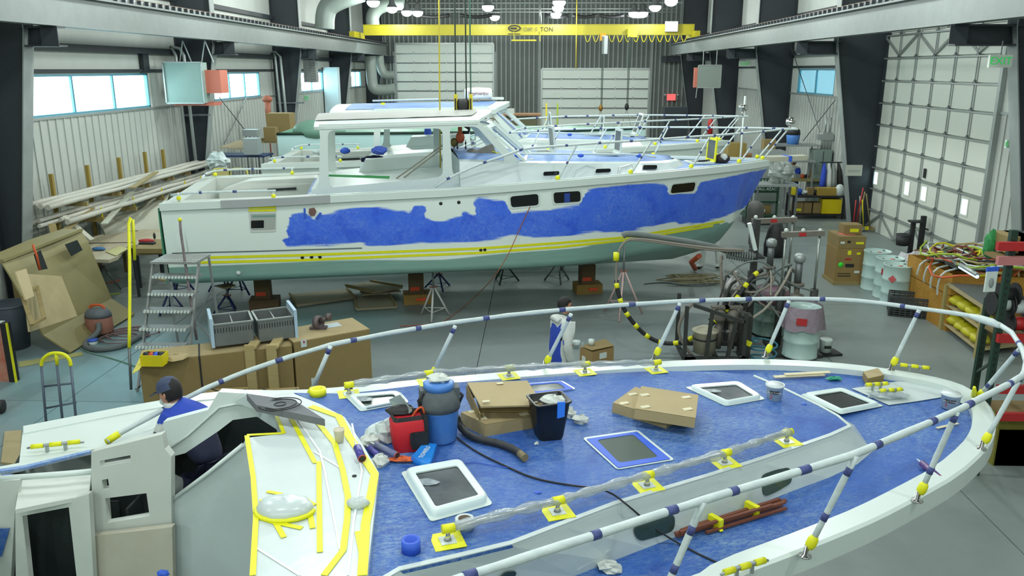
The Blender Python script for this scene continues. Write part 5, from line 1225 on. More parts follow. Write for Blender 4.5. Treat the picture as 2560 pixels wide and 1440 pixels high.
# keel blocks ---------------------------------------------------------------
OR2=mat('spray_orange',(214,76,40),.7)
for i,(x,y,lab) in enumerate(((660,777,'keel block stack under the stern half of the blue-sided boat'),(1045,763,'keel block stack under the middle of the blue-sided boat, beside the white jack stand'),(1475,737,'keel block stack under the forward part of the blue-sided boat'))):
    c=z0(x,y)+N2*.25; r=thing('keel_block',lab,'block',c,PSI2,'keel blocks'); BKW=mat('block_brown',(104,84,56),.8,n=(4,.5,(74,60,44)))
    MB().box(c+V((0,0,.11)),(.6,.42,.22),PSI2).build('base_timber',mat('block_yellow',(150,120,60),.8,n=(4,.5,(110,90,50))) if i else BKW,r)
    p=MB().box(c+V((-.02,0,.44)),(.32,.32,.44),PSI2).build('upper_timber',BKW,r); MB().box(c+V((-.02,-.165,.34)),(.2,.01,.08),PSI2).build('orange_mark',OR2,p)
    if i: MB().box(c+V((.12,-.215,.12)),(.22,.01,.06),PSI2).build('orange_mark',OR2,p)
# jack stands -----------------------------------------------------------------
def jack(c,h,label,m,rot=0,pad=True,spread=.34):
    c=V(c); r=thing('jack_stand',label,'stand',c,0,'boat jack stands')
    for k in range(3):
        a=rot+k*2*PI/3; MB().tube([c+V((math.cos(a)*spread,math.sin(a)*spread,.015)),c+V((math.cos(a)*.03,math.sin(a)*.03,h*.62))],.022,6).build('leg',m,r)
    n_=MB()
    for k in range(3):
        a=rot+k*2*PI/3; b=a+2*PI/3; n_.tube([c+V((math.cos(a)*spread*.72,math.sin(a)*spread*.72,h*.18)),c+V((math.cos(b)*spread*.72,math.sin(b)*spread*.72,h*.18))],.009,5)
    n_.build('cross_brace',m,r)
    MB().tube([c+V((0,0,h*.5)),c+V((0,0,h*.97))],.02,8).build('screw_post',STEEL,r); MB().box(c+V((0,0,h*.64)),(.16,.03,.03)).build('handle',ORBR,r)
    if pad: MB().box(c+V((0,0,h-.015)),(.28,.28,.03),rot).build('top_pad',CARDL,r)
    return r
NB=mat('stand_navy',(26,42,104),.5,n=(6,.5,(20,28,64))); WS=mat('stand_white',(196,200,196),.5,n=(6,.5,(170,160,160)))
jack(z0(1085,795),1.02,'white tripod jack stand under the blue-sided boat amidships',WS,.5)
for x,y,l,h in ((548,735,'navy jack stand under the boat stern, left of a pair',.8),(590,742,'navy jack stand under the boat stern, right of a pair',.8),(563,790,'low navy jack stand in front of the stern pair',.6),(420,790,'navy jack stand behind the rolling stairs',.75),(445,740,'navy jack stand under the stern corner behind the stairs',.8)):
    jack(z0(x,y)+(V((0,.2,0))),h,l,NB,x*.01,spread=.3)
jack(z0(1098,722),.55,'small dark jack stand behind the white one',NB,.9)
jack(z0(1262,705),.7,'dark jack stand right of the keel, partly in shade',DGRN,.2); jack(z0(1395,705),.75,'pale jack stand beyond the forward keel block',STEEL,.7)
jack(z0(1555,790),1.5,'tall pink and white tripod stand below the hanging hose',mat('stand_pinkish',(196,176,172),.5,n=(6,.5,(196,140,136))),.3,pad=False,spread=.45)
jack(z0(262,730),.95,'grey tripod stand under the round-ended table',STEEL,.6)
b=W2(11.3,1.0,0)
# trailer beam and boards
a,b_=z0(975,708),z0(1470,700); tag(MB().bar(a+V((0,1.2,.3)),b_+V((0,1.0,.35)),.12,.14).bar(a+V((.5,1.2,0)),a+V((.5,1.2,.3)),.1,.1).bar(b_+V((-.6,1,0)),b_+V((-.6,1,.3)),.1,.1).build('steel_beam',mat('beam_olive',(86,98,88),.6)),'long low grey-green steel beam behind the keel blocks','beam')
PB=mat('panel_beige',(156,148,122),.75,n=(3,.5,(128,122,100)))
def board(label,pts,z,th,m=None,rim=True,name='panel_board'):
    P=[PZ(x,y,z) for x,y in pts]; r=thing(name,label,'board',sum(P,V())/len(P)-up*th); MB().prism(P,-up*th).build('panel',m or PB,r)
    if rim:
        for p,q in ((P[0],P[1]),(P[2],P[3])): MB().bar(p+up*.015,q+up*.015,.04,.04).build('batten',WOOD,r)
    return r
board('flat framed panel lying on the floor under the hull, left one',[(724,735),(742,762),(884,742),(868,722)],.06,.05)
board('framed panel tilted on others on the floor under the hull',[(864,714),(934,730),(1006,717),(926,703)],.2,.04)
board('small framed panel lying under the tilted one',[(885,740),(890,772),(992,766),(972,736)],.05,.04)
board('plain board wedged beneath the tilted panel',[(900,727),(905,737),(1002,727),(990,718)],.12,.03,rim=False)
# rolling stairs ----------------------------------------------------------------
def st(x,y,Y=12.9): return PY(x,y,Y)
YS=12.3; fl=PZ(400,925,0.); r=thing('rolling_stairs','grey steel rolling stairs with six treads and a yellow left handrail by the boat stern','stairs',fl)
ALU=mat('stair_grey',(150,154,152),.45,.3,n=(14,.5,(110,114,116)))
xa_=PY(343,870,12.0).x; xb_=PY(462,870,12.0).x; ys=[12.0+.17*i for i in range(7)]; ypx=[873,828,787,748,706,661,652]
tops=[]
for i,yp in enumerate((868,823,778,735,692,650)):
    Y=11.95+.2*i; a=PY(400,yp,Y); tops.append((Y,a.z)); t=MB().box(V(((xa_+xb_)/2,Y+.08,a.z)),(xb_-xa_,.22 if i<5 else .6,.035)).build('tread',ALU,r)
    g=MB()
    for k in range(14): g.box(V((xa_+(xb_-xa_)*(k+.5)/14,Y-.035,a.z)),(.035,.012,.045),R=M4.Rotation(.5,3,'Y'))
    g.build('tread_nosing',WHT,t)
Z6=tops[-1][1]; Yt=tops[-1][0]
for x in (xa_,xb_):
    MB().bar(V((x,11.85,0)),V((x,Yt-.1,Z6)),.03,.05).build('stringer',ALU,r); MB().bar(V((x,Yt+.5,0)),V((x,Yt+.3,Z6)),.03,.04).build('rear_leg',ALU,r)
    MB().bar(V((x,11.8,.06)),V((x,Yt+.6,.06)),.03,.03).build('base_rail',ALU,r)
MB().bar(V((xa_,Yt+.45,.1)),V((xb_,Yt+.35,Z6*.7)),.02,.02).bar(V((xb_,Yt+.45,.1)),V((xa_,Yt+.35,Z6*.7)),.02,.02).build('cross_brace',ALU,r)
hl=[st(323,870,11.9),st(325,700,12.3),st(322,560,12.9),st(326,546,12.95),st(332,550,13.0),st(337,650,13.0)]
o=MB().tube(smooth(hl[:3],1)+hl[3:],.026,8).build('handrail',YTAPE,r); MB().tube([st(323,870,11.9),V((st(323,870,11.9).x,11.8,.05))],.022,8).build('handrail_lower',STEEL,o)
MB().tube([st(450,548,12.9),st(452,580,12.9),st(462,650,12.8),st(478,760,12.7),st(492,850,12.5)],.022,8).build('handrail',mat('rail_scuffed',(84,72,80),.6,n=(8,.8,(150,140,140))),r)
MB().tube([st(448,545,12.9),st(451,553,12.9)],.03,8).build('yellow_grip',YTAPE,r)
MB().bar(V((xb_,11.8,.1)),V((xb_+.35,12.0,.3)),.04,.04).bar(V((xb_+.35,12.0,.3)),V((xb_+.3,13.2,.1)),.03,.03).build('outrigger',ALU,r)
# long cardboard boxes -------------------------------------------------------------
zt=.92; bA=[PZ(x,y,zt) for x,y in ((347,905),(735,858),(925,822),(870,800),(740,822),(470,868))]
def lbox(label,f0,f1,dep,h,name='long_carton',m=CARD,straps=(),z=0):
    f0=V(f0); f1=V(f1); u=(f1-f0).normalized(); n_=V((-u.y,u.x,0)); r=thing(name,label,'box',(f0+f1)/2+n_*dep/2)
    P=[f0,f1,f1+n_*dep,f0+n_*dep]; MB().prism([V((p.x,p.y,z+h)) for p in P],-up*h).build('box_body',m,r)
    MB().prism([V((p.x,p.y,z+h+.002)) for p in (P[0]+n_*.02,P[1]+n_*.02,P[2]-n_*.02,P[3]-n_*.02)],up*.003).build('lid_sheet',CARDL,r)
    for t in straps: 
        q=f0.lerp(f1,t); MB().bb((0,0,0),(0,0,0)); MB().box(V((q.x,q.y,z+h/2))-n_*.004,(.025,.006,h),math.atan2(u.y,u.x)).box(V((q.x,q.y,z+h+.006))+n_*dep/2,(.025,dep,.004),math.atan2(u.y,u.x)).build('strap',BLK,r)
    return r,u,n_
fa=PZ(347,905,.92); fb=PZ(735,862,.92); fc=PZ(925,828,.92)
def fl_(p): return V((p.x,p.y,0))
r,u,n_=lbox('long brown carton with black straps, left half of the long box row',fl_(fa),fl_(fa).lerp(fl_(fb),.985),.6,.9,straps=(.38,))
for t,s_ in ((.34,'tag'),): 
    q=fl_(fa).lerp(fl_(fb),t)-n_*.008; MB().box(q+up*.3,(.09,.004,.12),math.atan2(u.y,u.x)).build('white_label',PLA,r); MB().ball(q-n_*.004+up*.32,.02,(1,.2,1),8).build('red_print',RED,r)
r,u2,n2_=lbox('tall brown carton at the right end of the box row',fl_(fb),fl_(fc),.75,.95)
for t,h_ in ((.12,.92),(.22,.28)):
    q=fl_(fb).lerp(fl_(fc),t)-n2_*.008; MB().box(q+up*h_,(.09,.004,.12),math.atan2(u2.y,u2.x)).build('white_label',PLA,r); MB().ball(q-n2_*.004+up*(h_+.02),.02,(1,.2,1),8).build('red_print',RED,r)
q=fl_(fb).lerp(fl_(fc),.62)+n2_*.5+up*.958; MB().box(q,(.32,.22,.003),math.atan2(u2.y,u2.x)).build('white_paper',PLA,r)
r=thing('gear_pulley','brown cast gear and pulley assembly on top of the right carton','machine part',fl_(fb).lerp(fl_(fc),.45)+n2_*.45+up*.955)
c=fl_(fb).lerp(fl_(fc),.45)+n2_*.45+up*1.06
CAST=mat('cast_brown',(112,100,100),.5,.4,n=(10,.6,(64,56,58)))
MB().lathe([(.05,-.04),(.11,-.04),(.11,.04),(.05,.04),(.05,-.04)],c,(1,-.4,.1),14).build('gear',CAST,r); MB().tube([c+V((.04,0,.02)),c+V((.16,.0,.08))],.035,8).lathe([(.02,-.03),(.06,-.03),(.06,.03),(.02,.03)],c+V((.17,0,.09)),(1,-.3,.1),12).box(c-up*.085,(.26,.12,.04)).build('pulley',CAST,r)
for x in (626,680):
    a=PZ(x,868,.95); tag(MB().box(V((a.x,a.y-.04,.5)),(.14,.05,1.0),.1).box(V((a.x,a.y+.25,.96)),(.14,.62,.04),.1).build('crating_board',mat('pale_pine',(176,160,112),.7,n=(4,.5,(146,128,84)),stretch=(1,1,6))),'pale pine slat strapped round the long cartons, %s'%('left' if x<650 else 'right'),'wood')
for i,(x0,y0,x1,y1,l) in enumerate(((690,985,760,975,'opened carton with an X on the floor by the tall carton'),(560,985,620,975,'beige carton flap beside the worker'))):
    a=z0(x0-20,y0+60); c=V((PZ(x0,y0,.5).x,PZ(x0,y0,.5).y,0)); r=thing('low_carton',l,'box',c); MB().box(c+up*.25,(.6,.45,.5),.2).build('box_body',CARD,r)
    MB().bar(c+V((-.25,-.18,.505)),c+V((.25,.18,.505)),.02,.006).bar(c+V((-.25,.18,.505)),c+V((.25,-.18,.505)),.02,.006).build('black_cross',BLK,r)
# stainless drawer bins on top
BN=mat('bin_metal',(132,138,138),.4,.5,n=(5,.5,(100,106,108))); BF=mat('bin_front_blue',(170,196,216),.4,n=(4,.4,(150,176,196)))
for i,(x0,x1,lab,fx) in enumerate(((530,640,'left open metal drawer with pale blue front on the long carton',530),(640,742,'right open metal drawer with pale blue front on the long carton',742))):
    a=PZ(x0+8,868-i*12,.95); b=PZ(x1-4,856-i*12,.95); u=(b-a); L_=u.length; u.normalize(); n_=V((-u.y,u.x,0)); d=.55; h=.34; r=thing('metal_drawer',lab,'drawer',(a+b)/2+n_*d/2); m=MB()
    P=[a,b,b+n_*d,a+n_*d]
    for p,q in zip(P,P[1:]+P[:1]): m.prism([p,q,q+up*h,p+up*h],(q-p).cross(up).normalized()*-.01)
    m.prism(P,up*.01); m.build('tray',BN,r)
    for p,q in zip(P,P[1:]+P[:1]): MB().bar(p+up*h,q+up*h,.03,.02).build('rim',GALV,r)
    k=MB().use(BLK)
    for t in range(14): q=a.lerp(b,(t+.5)/14)-n_*.004; k.box(q+up*(h*.72),(.01,.004,.07),math.atan2(u.y,u.x))
    k.build('vent_slots',None,r,kind='stuff'); MB().bar((a+b)/2+up*h*.9,(a+b)/2+n_*d+up*h*.9,.015,.01).build('divider',GALV,r)
    e=a if i==0 else b; MB().prism([e-n_*.03,e+n_*(d+.03),e+n_*(d+.03)+up*.44,e-n_*.03+up*.44],u*(-.045 if i==0 else .045)).build('drawer_front',BF,r)
# yellow organiser + cloth at left end
c=PZ(388,910,.92); r=thing('yellow_caddy','yellow caddy of tape rolls on the left end of the long carton','caddy',c)
m=MB().use(YEL); 
for dx,dy,sx,sy in ((0,-.1,.3,.01),(0,.1,.3,.01),(-.15,0,.01,.2),(.15,0,.01,.2)): m.box(c+V((dx,dy,.08)),(sx,sy,.16))
m.box(c+up*.005,(.3,.2,.01)); m.build('caddy_box',None,r)
for k,mm in enumerate((BLK,ORG,BTAPE,BLK)): MB().cyl(c+V((-.1+.066*k,0,.03)),.045,.14,12).build('tape_roll_end',mm,r)
tag(MB().ball(PZ(432,893,.95),.16,(1.3,1,.25),10,.25).build('beige_cloth',CARDL),'crumpled beige cloth beside the yellow caddy','cloth'); tag(MB().prism([PZ(*q,.925) for q in ((330,935),(352,890),(372,893),(348,925))],up*.006).build('yellow_paper',YEL),'yellow paper hanging off the carton end','paper')
# hand truck -------------------------------------------------------------------------
b0=z0(150,1110); YH=b0.y; r=thing('hand_truck','steel hand truck with a yellow curved handle on the floor at left','hand truck',b0); HS=mat('truck_steel',(92,104,120),.45,.4)
def ht(x,y): return PY(x,y,YH-.0)
for a,b in (((103,912),(120,1110)),((142,908),(162,1110)),((177,912),(196,1110))): MB().tube([ht(*a),ht(*b)],.017,8).build('upright',HS,r)
for a,b in (((110,966),(184,958)),((117,1020),(190,1006)),((122,1070),(194,1058))): MB().tube([ht(*a),ht(*b)],.014,8).build('cross_bar',HS,r)
MB().tube(smooth([ht(103,914),ht(106,898),ht(122,885),ht(140,882),ht(160,885),ht(174,898),ht(177,914)],2),.024,8).build('yellow_handle',YTAPE,r); MB().tube([ht(140,883),ht(143,912)],.022,8).build('yellow_handle_stem',YTAPE,r)
MB().box(ht(160,1110)+V((0,-.1,.01)),(.45,.25,.015)).build('toe_plate',HS,r)
for x in (125,198): MB().lathe([(.03,-.03),(.12,-.03),(.12,.03),(.03,.03)],ht(x,1095)+V((0,.15,0)),(1,0,0),16).build('wheel',BLK,r)
tag(MB().prism([PZ(*q,.03) for q in ((12,1078),(54,1075),(47,1160),(2,1155))],up*-.03).build('plywood_piece',PLY),'plywood offcut on the floor left of the aft deck','plywood')
tag(MB().lathe([(.03,-.03),(.1,-.03),(.1,.03),(.03,.03)],z0(6,1032)+up*.1,(1,.2,0),16).build('caster_wheel',BLK),'black caster wheel at the left edge of the picture','wheel')
# trash can, orange cabinet, vacuum -----------------------------------------------------
c=z0(38,868); CG=mat('can_grey',(84,94,106),.6,n=(4,.5,(66,76,88))); r=thing('trash_can','large round grey plastic trash can at the left edge','trash can',c)
MB().lathe([(.25,0),(.31,.62),(.33,.66),(.34,.8),(.345,.83),(.3,.83),(.29,.6),(.24,.03),(0,.03)],c,up,28).build('can_body',CG,r); MB().tube([c+up*.82+V((.34*math.cos(t/24*2*PI),.34*math.sin(t/24*2*PI),0)) for t in range(24)],.02,7,True).build('rim',CG,r)
c=z0(8,960); r=thing('orange_cabinet','orange scratched machine panel with black and yellow edge at the left border','cabinet',c)
OC=mat('orange_scratched',(176,76,52),.6,n=(4,.8,(196,170,150)))
MB().bb((c.x-1.2,c.y+.1,0),(c.x+.05,c.y+.2,.97)).build('cabinet_body',OC,r); MB().bb((c.x+.05,c.y+.08,0),(c.x+.15,c.y+.2,.99)).build('black_edge',BLK,r); MB().bb((c.x+.15,c.y+.07,0),(c.x+.175,c.y+.1,1.0)).build('yellow_edge',YTAPE,r); MB().bb((c.x-1.2,c.y+.08,.97),(c.x+.05,c.y+.22,1.0)).build('top_sheet',WHT,r)
tag(MB().prism([PZ(*q,.004) for q in ((46,905),(203,880),(210,888),(48,918))],up*.003).build('yellow_floor_tape',mat('floor_yellow',(176,172,90),.7,n=(8,.8,(136,146,120)))),'worn yellow floor line by the hand truck','floor line')
c=z0(252,838); r=thing('dust_extractor','dusty shop vacuum with orange handle beside the rolling stairs','vacuum',c)
MB().lathe([(.24,.06),(.25,.1),(.25,.36),(.23,.38)],c,up,20,sy=.8).build('tank',ORBR,r); MB().lathe([(.25,.38),(.24,.44),(.19,.52),(.1,.54),(0,.54)],c,up,20,sy=.8).build('motor_head',mat('vac_grey',(84,92,100),.6,n=(6,.5,(112,116,120))),r)
MB().tube(smooth([c+V((-.14,0,.5)),c+V((-.12,0,.6)),c+V((.12,0,.6)),c+V((.14,0,.5))],1),.025,8).build('orange_handle',ORG,r)
for a in (0,1.6,3.1,4.7): MB().lathe([(.02,-.02),(.06,-.02),(.06,.02),(.02,.02)],c+V((.2*math.cos(a),.16*math.sin(a),.06)),(1,0,0),12).build('caster',BLK,r)
hp_=smooth([c+V((.1,-.2,.3)),z0(250,850)+up*.15,z0(215,862)+up*.05,z0(212,876)+up*.05,z0(250,882)+up*.05,z0(310,872)+up*.05,z0(345,850)+up*.05,z0(370,838)+up*.05],2)
MB().tube(hp_,.05,9).build('suction_hose',mat('hose_grey',(88,96,98),.7,n=(20,.5,(112,118,118))),r)
c=z0(233,862); r=thing('small_tub','small white tub with a blue lid on the floor by the vacuum hose','tub',c); MB().cyl(c,.08,.08,16).build('tub_body',WHT,r); MB().cyl(c+up*.08,.088,.025,16).build('blue_lid',BTAPE,r)
for i in range(3): 
    cc=z0(300+20*i,850-8*i); tag(MB().tube([cc+V((math.cos(t*.5)*(.35+.05*i),math.sin(t*.5)*.3,.015+.002*t)) for t in range(22)],.012,5).build('coiled_cable',mat('cable_rose',(120,100,100),.7)),('coiled thin cable on the floor by the stairs, '+('nearest coil','middle coil','farthest coil')[i]),'cable')
def cord(name,label,pts,rad,m,z=.012):
    P=[PZ(x,y,z) if not isinstance(x,V) else x for x,y in pts]; return tag(MB().tube(smooth(P,2),rad,5).build(name,m),label,'cord')
cord('extension_cord','green extension cord running from the tan mould across the floor',[(118,655),(150,700),(185,735),(215,745),(260,738),(300,733)],.016,GRNC)
cord('extension_cord','thin green cord looped left of the shop vacuum',[(150,770),(175,800),(180,780),(215,765),(200,755),(178,770),(190,820),(215,835),(240,840)],.012,GRNC)
cord('extension_cord','thin green hose crossing the dusty floor toward the cartons',[(186,830),(180,855),(215,880),(280,895),(345,918)],.012,mat('cord_mint',(110,150,130),.6))
cord('extension_cord','orange cord on the floor under the tan mould',[(165,742),(200,725),(240,715),(300,700)],.016,ORG)
cord('extension_cord','red cord on the grey floor behind the far bow rail',[(1000,815),(1060,812),(1130,806)],.008,mat('cord_red',(160,70,56),.6))
P=[HIT2(1325,516,.01)[0],HIT2(1290,590,.02)[0],PY(1270,640,15.1),PY(1230,700,15.2),PZ(1180,750,.02),PZ(1130,790,.02),PZ(1110,803,.02)]
tag(MB().tube(smooth(P,2),.008,5).build('air_hose',mat('cord_rust',(160,90,60),.6)),'thin rust coloured hose hanging from the hull window to the floor','hose')
# round-ended table ---------------------------------------------------------------------
tp_=[PZ(x,y,1.02) for x,y in ((176,632),(180,617),(200,602),(235,590),(290,577),(335,574),(410,572),(412,606),(330,612),(312,618),(288,650),(225,648),(190,641))]
r=thing('mould_table','pale round-ended panel laid out as a table on a tripod stand','table',V((tp_[5].x,tp_[5].y,0))); MB().prism(smooth(tp_+[tp_[0]],1)[:-1],-up*.07).build('table_top',mat('mould_beige',(186,178,152),.5,n=(2,.3,(166,158,132))),r)
a=PZ(235,600,1.02)
for x,y in ((330,600),(395,590),(400,605)): q=PZ(x,y,0.95); MB().bar(V((q.x,q.y,0)),q,.06,.06).build('leg',DARK,r)
MB().bar(PZ(215,608,1.03),PZ(335,606,1.03),.01,.012).bar(PZ(290,578,1.03),PZ(345,577,1.03),.01,.012).build('seam',DARK,r)
r=thing('blue_sander','blue hand sander lying on the round-ended table','tool',PZ(247,624,1.03)); MB().ball(PZ(247,622,1.06),.1,(1.6,.8,.4),12).build('sander_body',mat('sander_blue',(60,110,160),.4),r)
tag(MB().prism([PZ(*q,1.03) for q in ((265,630),(300,615),(320,622),(290,640))],up*.008).build('yellow_template',mat('template_yellow',(190,188,130),.6)),'pale yellow template sheet at the corner of the round-ended table','template')
P=[PZ(x,y,1.12) for x,y in ((340,622),(408,622),(420,598),(352,598))]; r=thing('crate_top','shallow wooden crate with sanding tools next to the boat transom','crate',V((P[0].x,P[0].y,1.0))); MB().prism(P,-up*.1).build('crate_body',WOOD,r)
r=thing('red_sander','red and black power sander on the wooden crate by the transom','tool',PZ(368,602,1.13)); MB().ball(PZ(366,602,1.17),.11,(1.7,.8,.45),12).build('sander_body',RED,r); MB().box(PZ(368,608,1.14),(.34,.12,.04)).build('sole',BLK,r); MB().ball(PZ(386,590,1.18),.05,(.6,.6,1.6),8).build('grip',BLK,r)
r=thing('work_platform','dark plank platform behind the top of the rolling stairs','platform',z0(370,735)); P=[PZ(x,y,1.0) for x,y in ((335,632),(430,628),(425,612),(340,614))]; MB().prism(P,-up*.06).build('plank',WOOD,r)
for p in P: MB().bar(V((p.x,p.y,0)),p-up*.05,.05,.05).build('leg',DARK,r)
# tan mould and things leaning on it ------------------------------------------------------
def sheet(name,label,cat,quad,cols,m,th=.04,bulge=0,par=None):
    """quad rows given as world points (top row, bottom row)"""
    top,bot=quad; n=len(top); rows=[]
    for k in range(6):
        f=k/5; rows.append([top[i].lerp(bot[i],f)+V((1,0,0))*bulge*math.sin(f*PI) for i in range(n)])
    o=MB().grid(rows,True).build(name,m,par,solid=th)
    return tag(o,label,cat) if label else o
top=[PX(0,652,-9.3),PX(60,627,-9.3),PX(120,601,-9.3),PX(200,574,-9.2)]; bot=[PX(-40,760,-9.2),PX(40,780,-9.1),PX(110,770,-9.0),PX(170,735,-8.9)]
r=thing('tan_mould','large tan fibreglass mould lying along the left wall with a square opening','mould',V((-9.3,15,0)))
bot=[V((-8.7,p.y,0.02)) for p in top]; tp2=[p+V((0,0,.12)) for p in top]
rows=[[p+V((-.35,0,.0)) for p in top],[p for p in top],[V((p.x+.12,p.y,p.z-.25)) for p in top],[V((-8.75,p.y,.35)) for p in top],[V((-8.3,p.y,.03)) for p in top]]
MB().grid(rows,False).build('mould_shell',FRP,r,solid=.03); e=[PX(x,y,-9.08) for x,y in ((84,636),(100,625),(118,650),(98,676))]
MB().prism([PX(x,y,-8.95) for x,y in ((162,611),(192,600),(205,625),(178,640))],(.012,0,0)).build('opening',DVOID,r); MB().prism([PX(x,y,-8.9) for x,y in ((84,636),(100,625),(118,672),(96,676))],(.012,0,0)).build('opening',DVOID,r)
MB().bar(top[0]+V((.02,0,0)),top[-1]+V((.02,0,0)),.09,.05).build('edge_flange',FRP,r)
tag(MB().tube([PX(82,612,-8.85),PX(92,640,-8.85),PX(100,675,-8.85)],.02,6).build('air_hose',ORG),'orange hose hanging in the opening of the tan mould','hose')
sheetm=[('plywood sheet','big brown plywood sheet leaning in front of the tan mould',((52,684),(150,690),(190,790),(70,830)),-8.0,PLY),('plywood','narrow plywood strip leaning behind the wooden frame',((35,680),(62,672),(82,740),(60,750)),-7.9,PLY)]
for nm,lab,q,X,m in sheetm:
    P=[PX(x,y,X+.25*(i>1)) for i,(x,y) in enumerate(q)]; tag(MB().prism(P,(.025,0,0)).build('plywood_sheet',m),lab,'plywood')
q=[PX(x,y,-7.8+.2*(i>1)) for i,(x,y) in enumerate(((58,745),(92,716),(110,795),(80,812)))]; r=thing('wooden_frame','pale wooden frame leaning beside the trash can','frame',V((q[3].x,q[3].y,0)))  # open wooden frame built from four bars
for a,b in zip(q,q[1:]+q[:1]): MB().bar(a,b,.06,.04).build('frame_bar',WOOD,r)
c=z0(15,760)+V((1.0,-.5,0)); r=thing('brown_carton','brown carton with yellow tape behind the trash can','box',c); MB().box(c+up*.35,(.6,.5,.7),.2).build('box_body',CARD,r); MB().box(c+V((.1,-.1,.71)),(.12,.5,.01),.6).build('yellow_tape_strip',YTAPE,r)
# pale curved mould behind
r=thing('curved_mould','large pale curved moulding lying between the boat stern and the wall','mould',V((-9.4,20.4,0))); rows=[]
for i,(xt,yt,xb,yb,D) in enumerate(((240,536,262,590,17.3),(290,538,300,590,17.6),(340,525,350,585,18.0),(385,500,395,590,18.4),(425,480,415,600,18.8))):
    D+=2.9; a=PY(xt,yt,D); b=PY(xb,yb-8,D-1.0); rows.append([a,a.lerp(b,.4)+V((0,-.15,.1)),b,V((b.x+.02,b.y-.05,b.z-.15))])
MB().grid(rows,True).build('mould_shell',FRPW,r,solid=.05); MB().tube([q[0] for q in rows],.045,6).build('edge_roll',FRPW,r)
for q in (rows[1][2],rows[3][2]): MB().bar(V((q.x,q.y+.1,0)),V((q.x,q.y+.1,q.z)),.08,.08).build('support',WOOD,r)
# lumber rack on the left wall ---------------------------------------------------------------
r=thing('lumber_rack','wooden wall rack of posts and arms along the left cladding','rack',V((-10.9,21,0)))
for (x,y) in ((128,435),(218,413),(297,394),(362,380),(407,374)):
    t=PX(x,y,-11.05); MB().bb((-11.1,t.y-.04,0),(-11.02,t.y+.04,t.z)).build('rack_post',mat('post_ochre',(140,120,52),.7),r)
    for z,l in ((1.98,.75),(1.62,1.1)): MB().bb((-11.05,t.y-.04,z-.1),(-11.05+l,t.y+.04,z)).build('rack_arm',WOOD,r)
    MB().bar(V((-10.0,t.y,1.62)),V((-10.0,t.y,1.85)),.03,.03).build('arm_stop',YEL,r)
WP=mat('wrapped_stock',(186,186,174),.6,n=(5,.5,(156,154,146)),bump=(10,.5))
yA,yB=16.9,25.6; k=0
for z,xs_ in ((2.02,(-10.95,-10.82,-10.68,-10.52,-10.38)),(1.67,(-10.9,-10.7,-10.5,-10.32,-10.12,-9.98))):
    for i,x in enumerate(xs_):
        j=random.uniform(-.5,.5); pts=[V((x+random.uniform(-.03,.03)+.02*t,yA+j*.4+(yB-yA+j)*t/9,z+.04+random.uniform(-.01,.015)+(.05 if i%2 else 0))) for t in range(10)]
        tag(MB().tube(pts,[random.uniform(.045,.065) for _ in pts],7).build('wrapped_length',WP),'long pale film-wrapped length on the %s tier of the wall rack, %s'%('upper' if z>1.8 else 'lower',('nearest the wall','second from the wall','third from the wall','fourth from the wall','fifth from the wall','at the outer edge')[i]),'stock','wrapped lengths on the rack'); k+=1
for i,(a,b) in enumerate((((130,560),(160,700)),((160,540),(230,600)),((230,520),(110,620)),((330,480),(260,560)),((390,430),(330,470)))):
    tag(MB().bar(PX(*a,-10.3),PX(*b,-9.7),.14,.03).build('scrap_plank',[WOOD,FRPW,WOOD,FRPW,WOOD][i]),'loose plank leaning under the wall rack, '+('nearest the column','below the wrapped lengths','crossing another','near the pale mould','farthest back')[i],'plank')
# storage area between the columns, behind --------------------------------------------------------
def bx(name,label,cat,px,py,Y,w_,d_,h_,m,base=0,rot=0,lid=None,z=None):
    c=PY(px,py,Y); c=V((c.x,c.y,base if z is None else z)); r=thing(name,label,cat,c); MB().box(c+up*h_/2,(w_,d_,h_),rot).build('box_body',m,r)
    if lid: MB().box(c+up*(h_+.005),(w_*.96,d_*.96,.01),rot).build('lid_sheet',lid,r)
    return r
def table(name,label,px,Y,z,w_,d_,m,leg=STEEL,rot=0):
    c=PY(px,300,Y); c=V((c.x,c.y,0)); R=M4.Rotation(rot,3,'Z'); r=thing(name,label,'table',c); MB().box(c+up*(z-.03),(w_,d_,.06),rot).build('table_top',m,r)
    for a in (-1,1):
        for b in (-1,1): q=c+R@V((a*(w_/2-.06),b*(d_/2-.06),0)); MB().bar(q,q+up*(z-.05),.05,.05).build('leg',leg,r)
    return r
Yt_=31
table('storage_table','cluttered pale work table with big cartons against the left wall',697,30,PY(700,350,30).z,2.2,1.3,PLY)
zt2=PY(700,350,30).z
bx('carton','large brown carton standing on the storage table','box',705,340,30.2,.85,.7,.95,CARD,z=zt2,lid=CARDL)
r=bx('carton','smaller carton with a torn white label, in front of the large one','box',679,345,29.5,.42,.4,.5,CARD,z=zt2)
bx('paper_stack','flat stack of white papers under the large carton','paper',740,345,29.7,.7,.5,.05,WHT,z=zt2); bx('paper_stack','loose brown sheets at the left end of the storage table','paper',652,345,29.8,.5,.5,.08,CARD,z=zt2)
tag(MB().tube([V((PY(672,310,31).x,31,0)),PY(672,310,31)],.03,6).tube([PY(668,250,31),PY(672,310,31)],[.12,.09],10).ball(PY(668,248,31),.2,(1,.8,.7),12).build('stand_fan',mat('fan_rust',(150,86,64),.6)),'rusty red pedestal fan standing by the third column','fan')
r=bx('machine','pale grey bench machine on legs in front of the wall cladding','machine',630,345,28,.5,.4,.22,GALV,z=PY(630,340,28).z)
c=PY(630,340,28)
for dx in (-.2,-.07,.07,.2): MB().bar(V((c.x+dx,c.y,0)),c+V((dx,0,0)),.03,.03).build('leg',GALV,r)
table('steel_table','steel frame table with a folded panel on top near the yellow chairs',600,26.5,PY(600,385,26.5).z,1.7,.9,mat('top_navy',(30,50,90),.6))
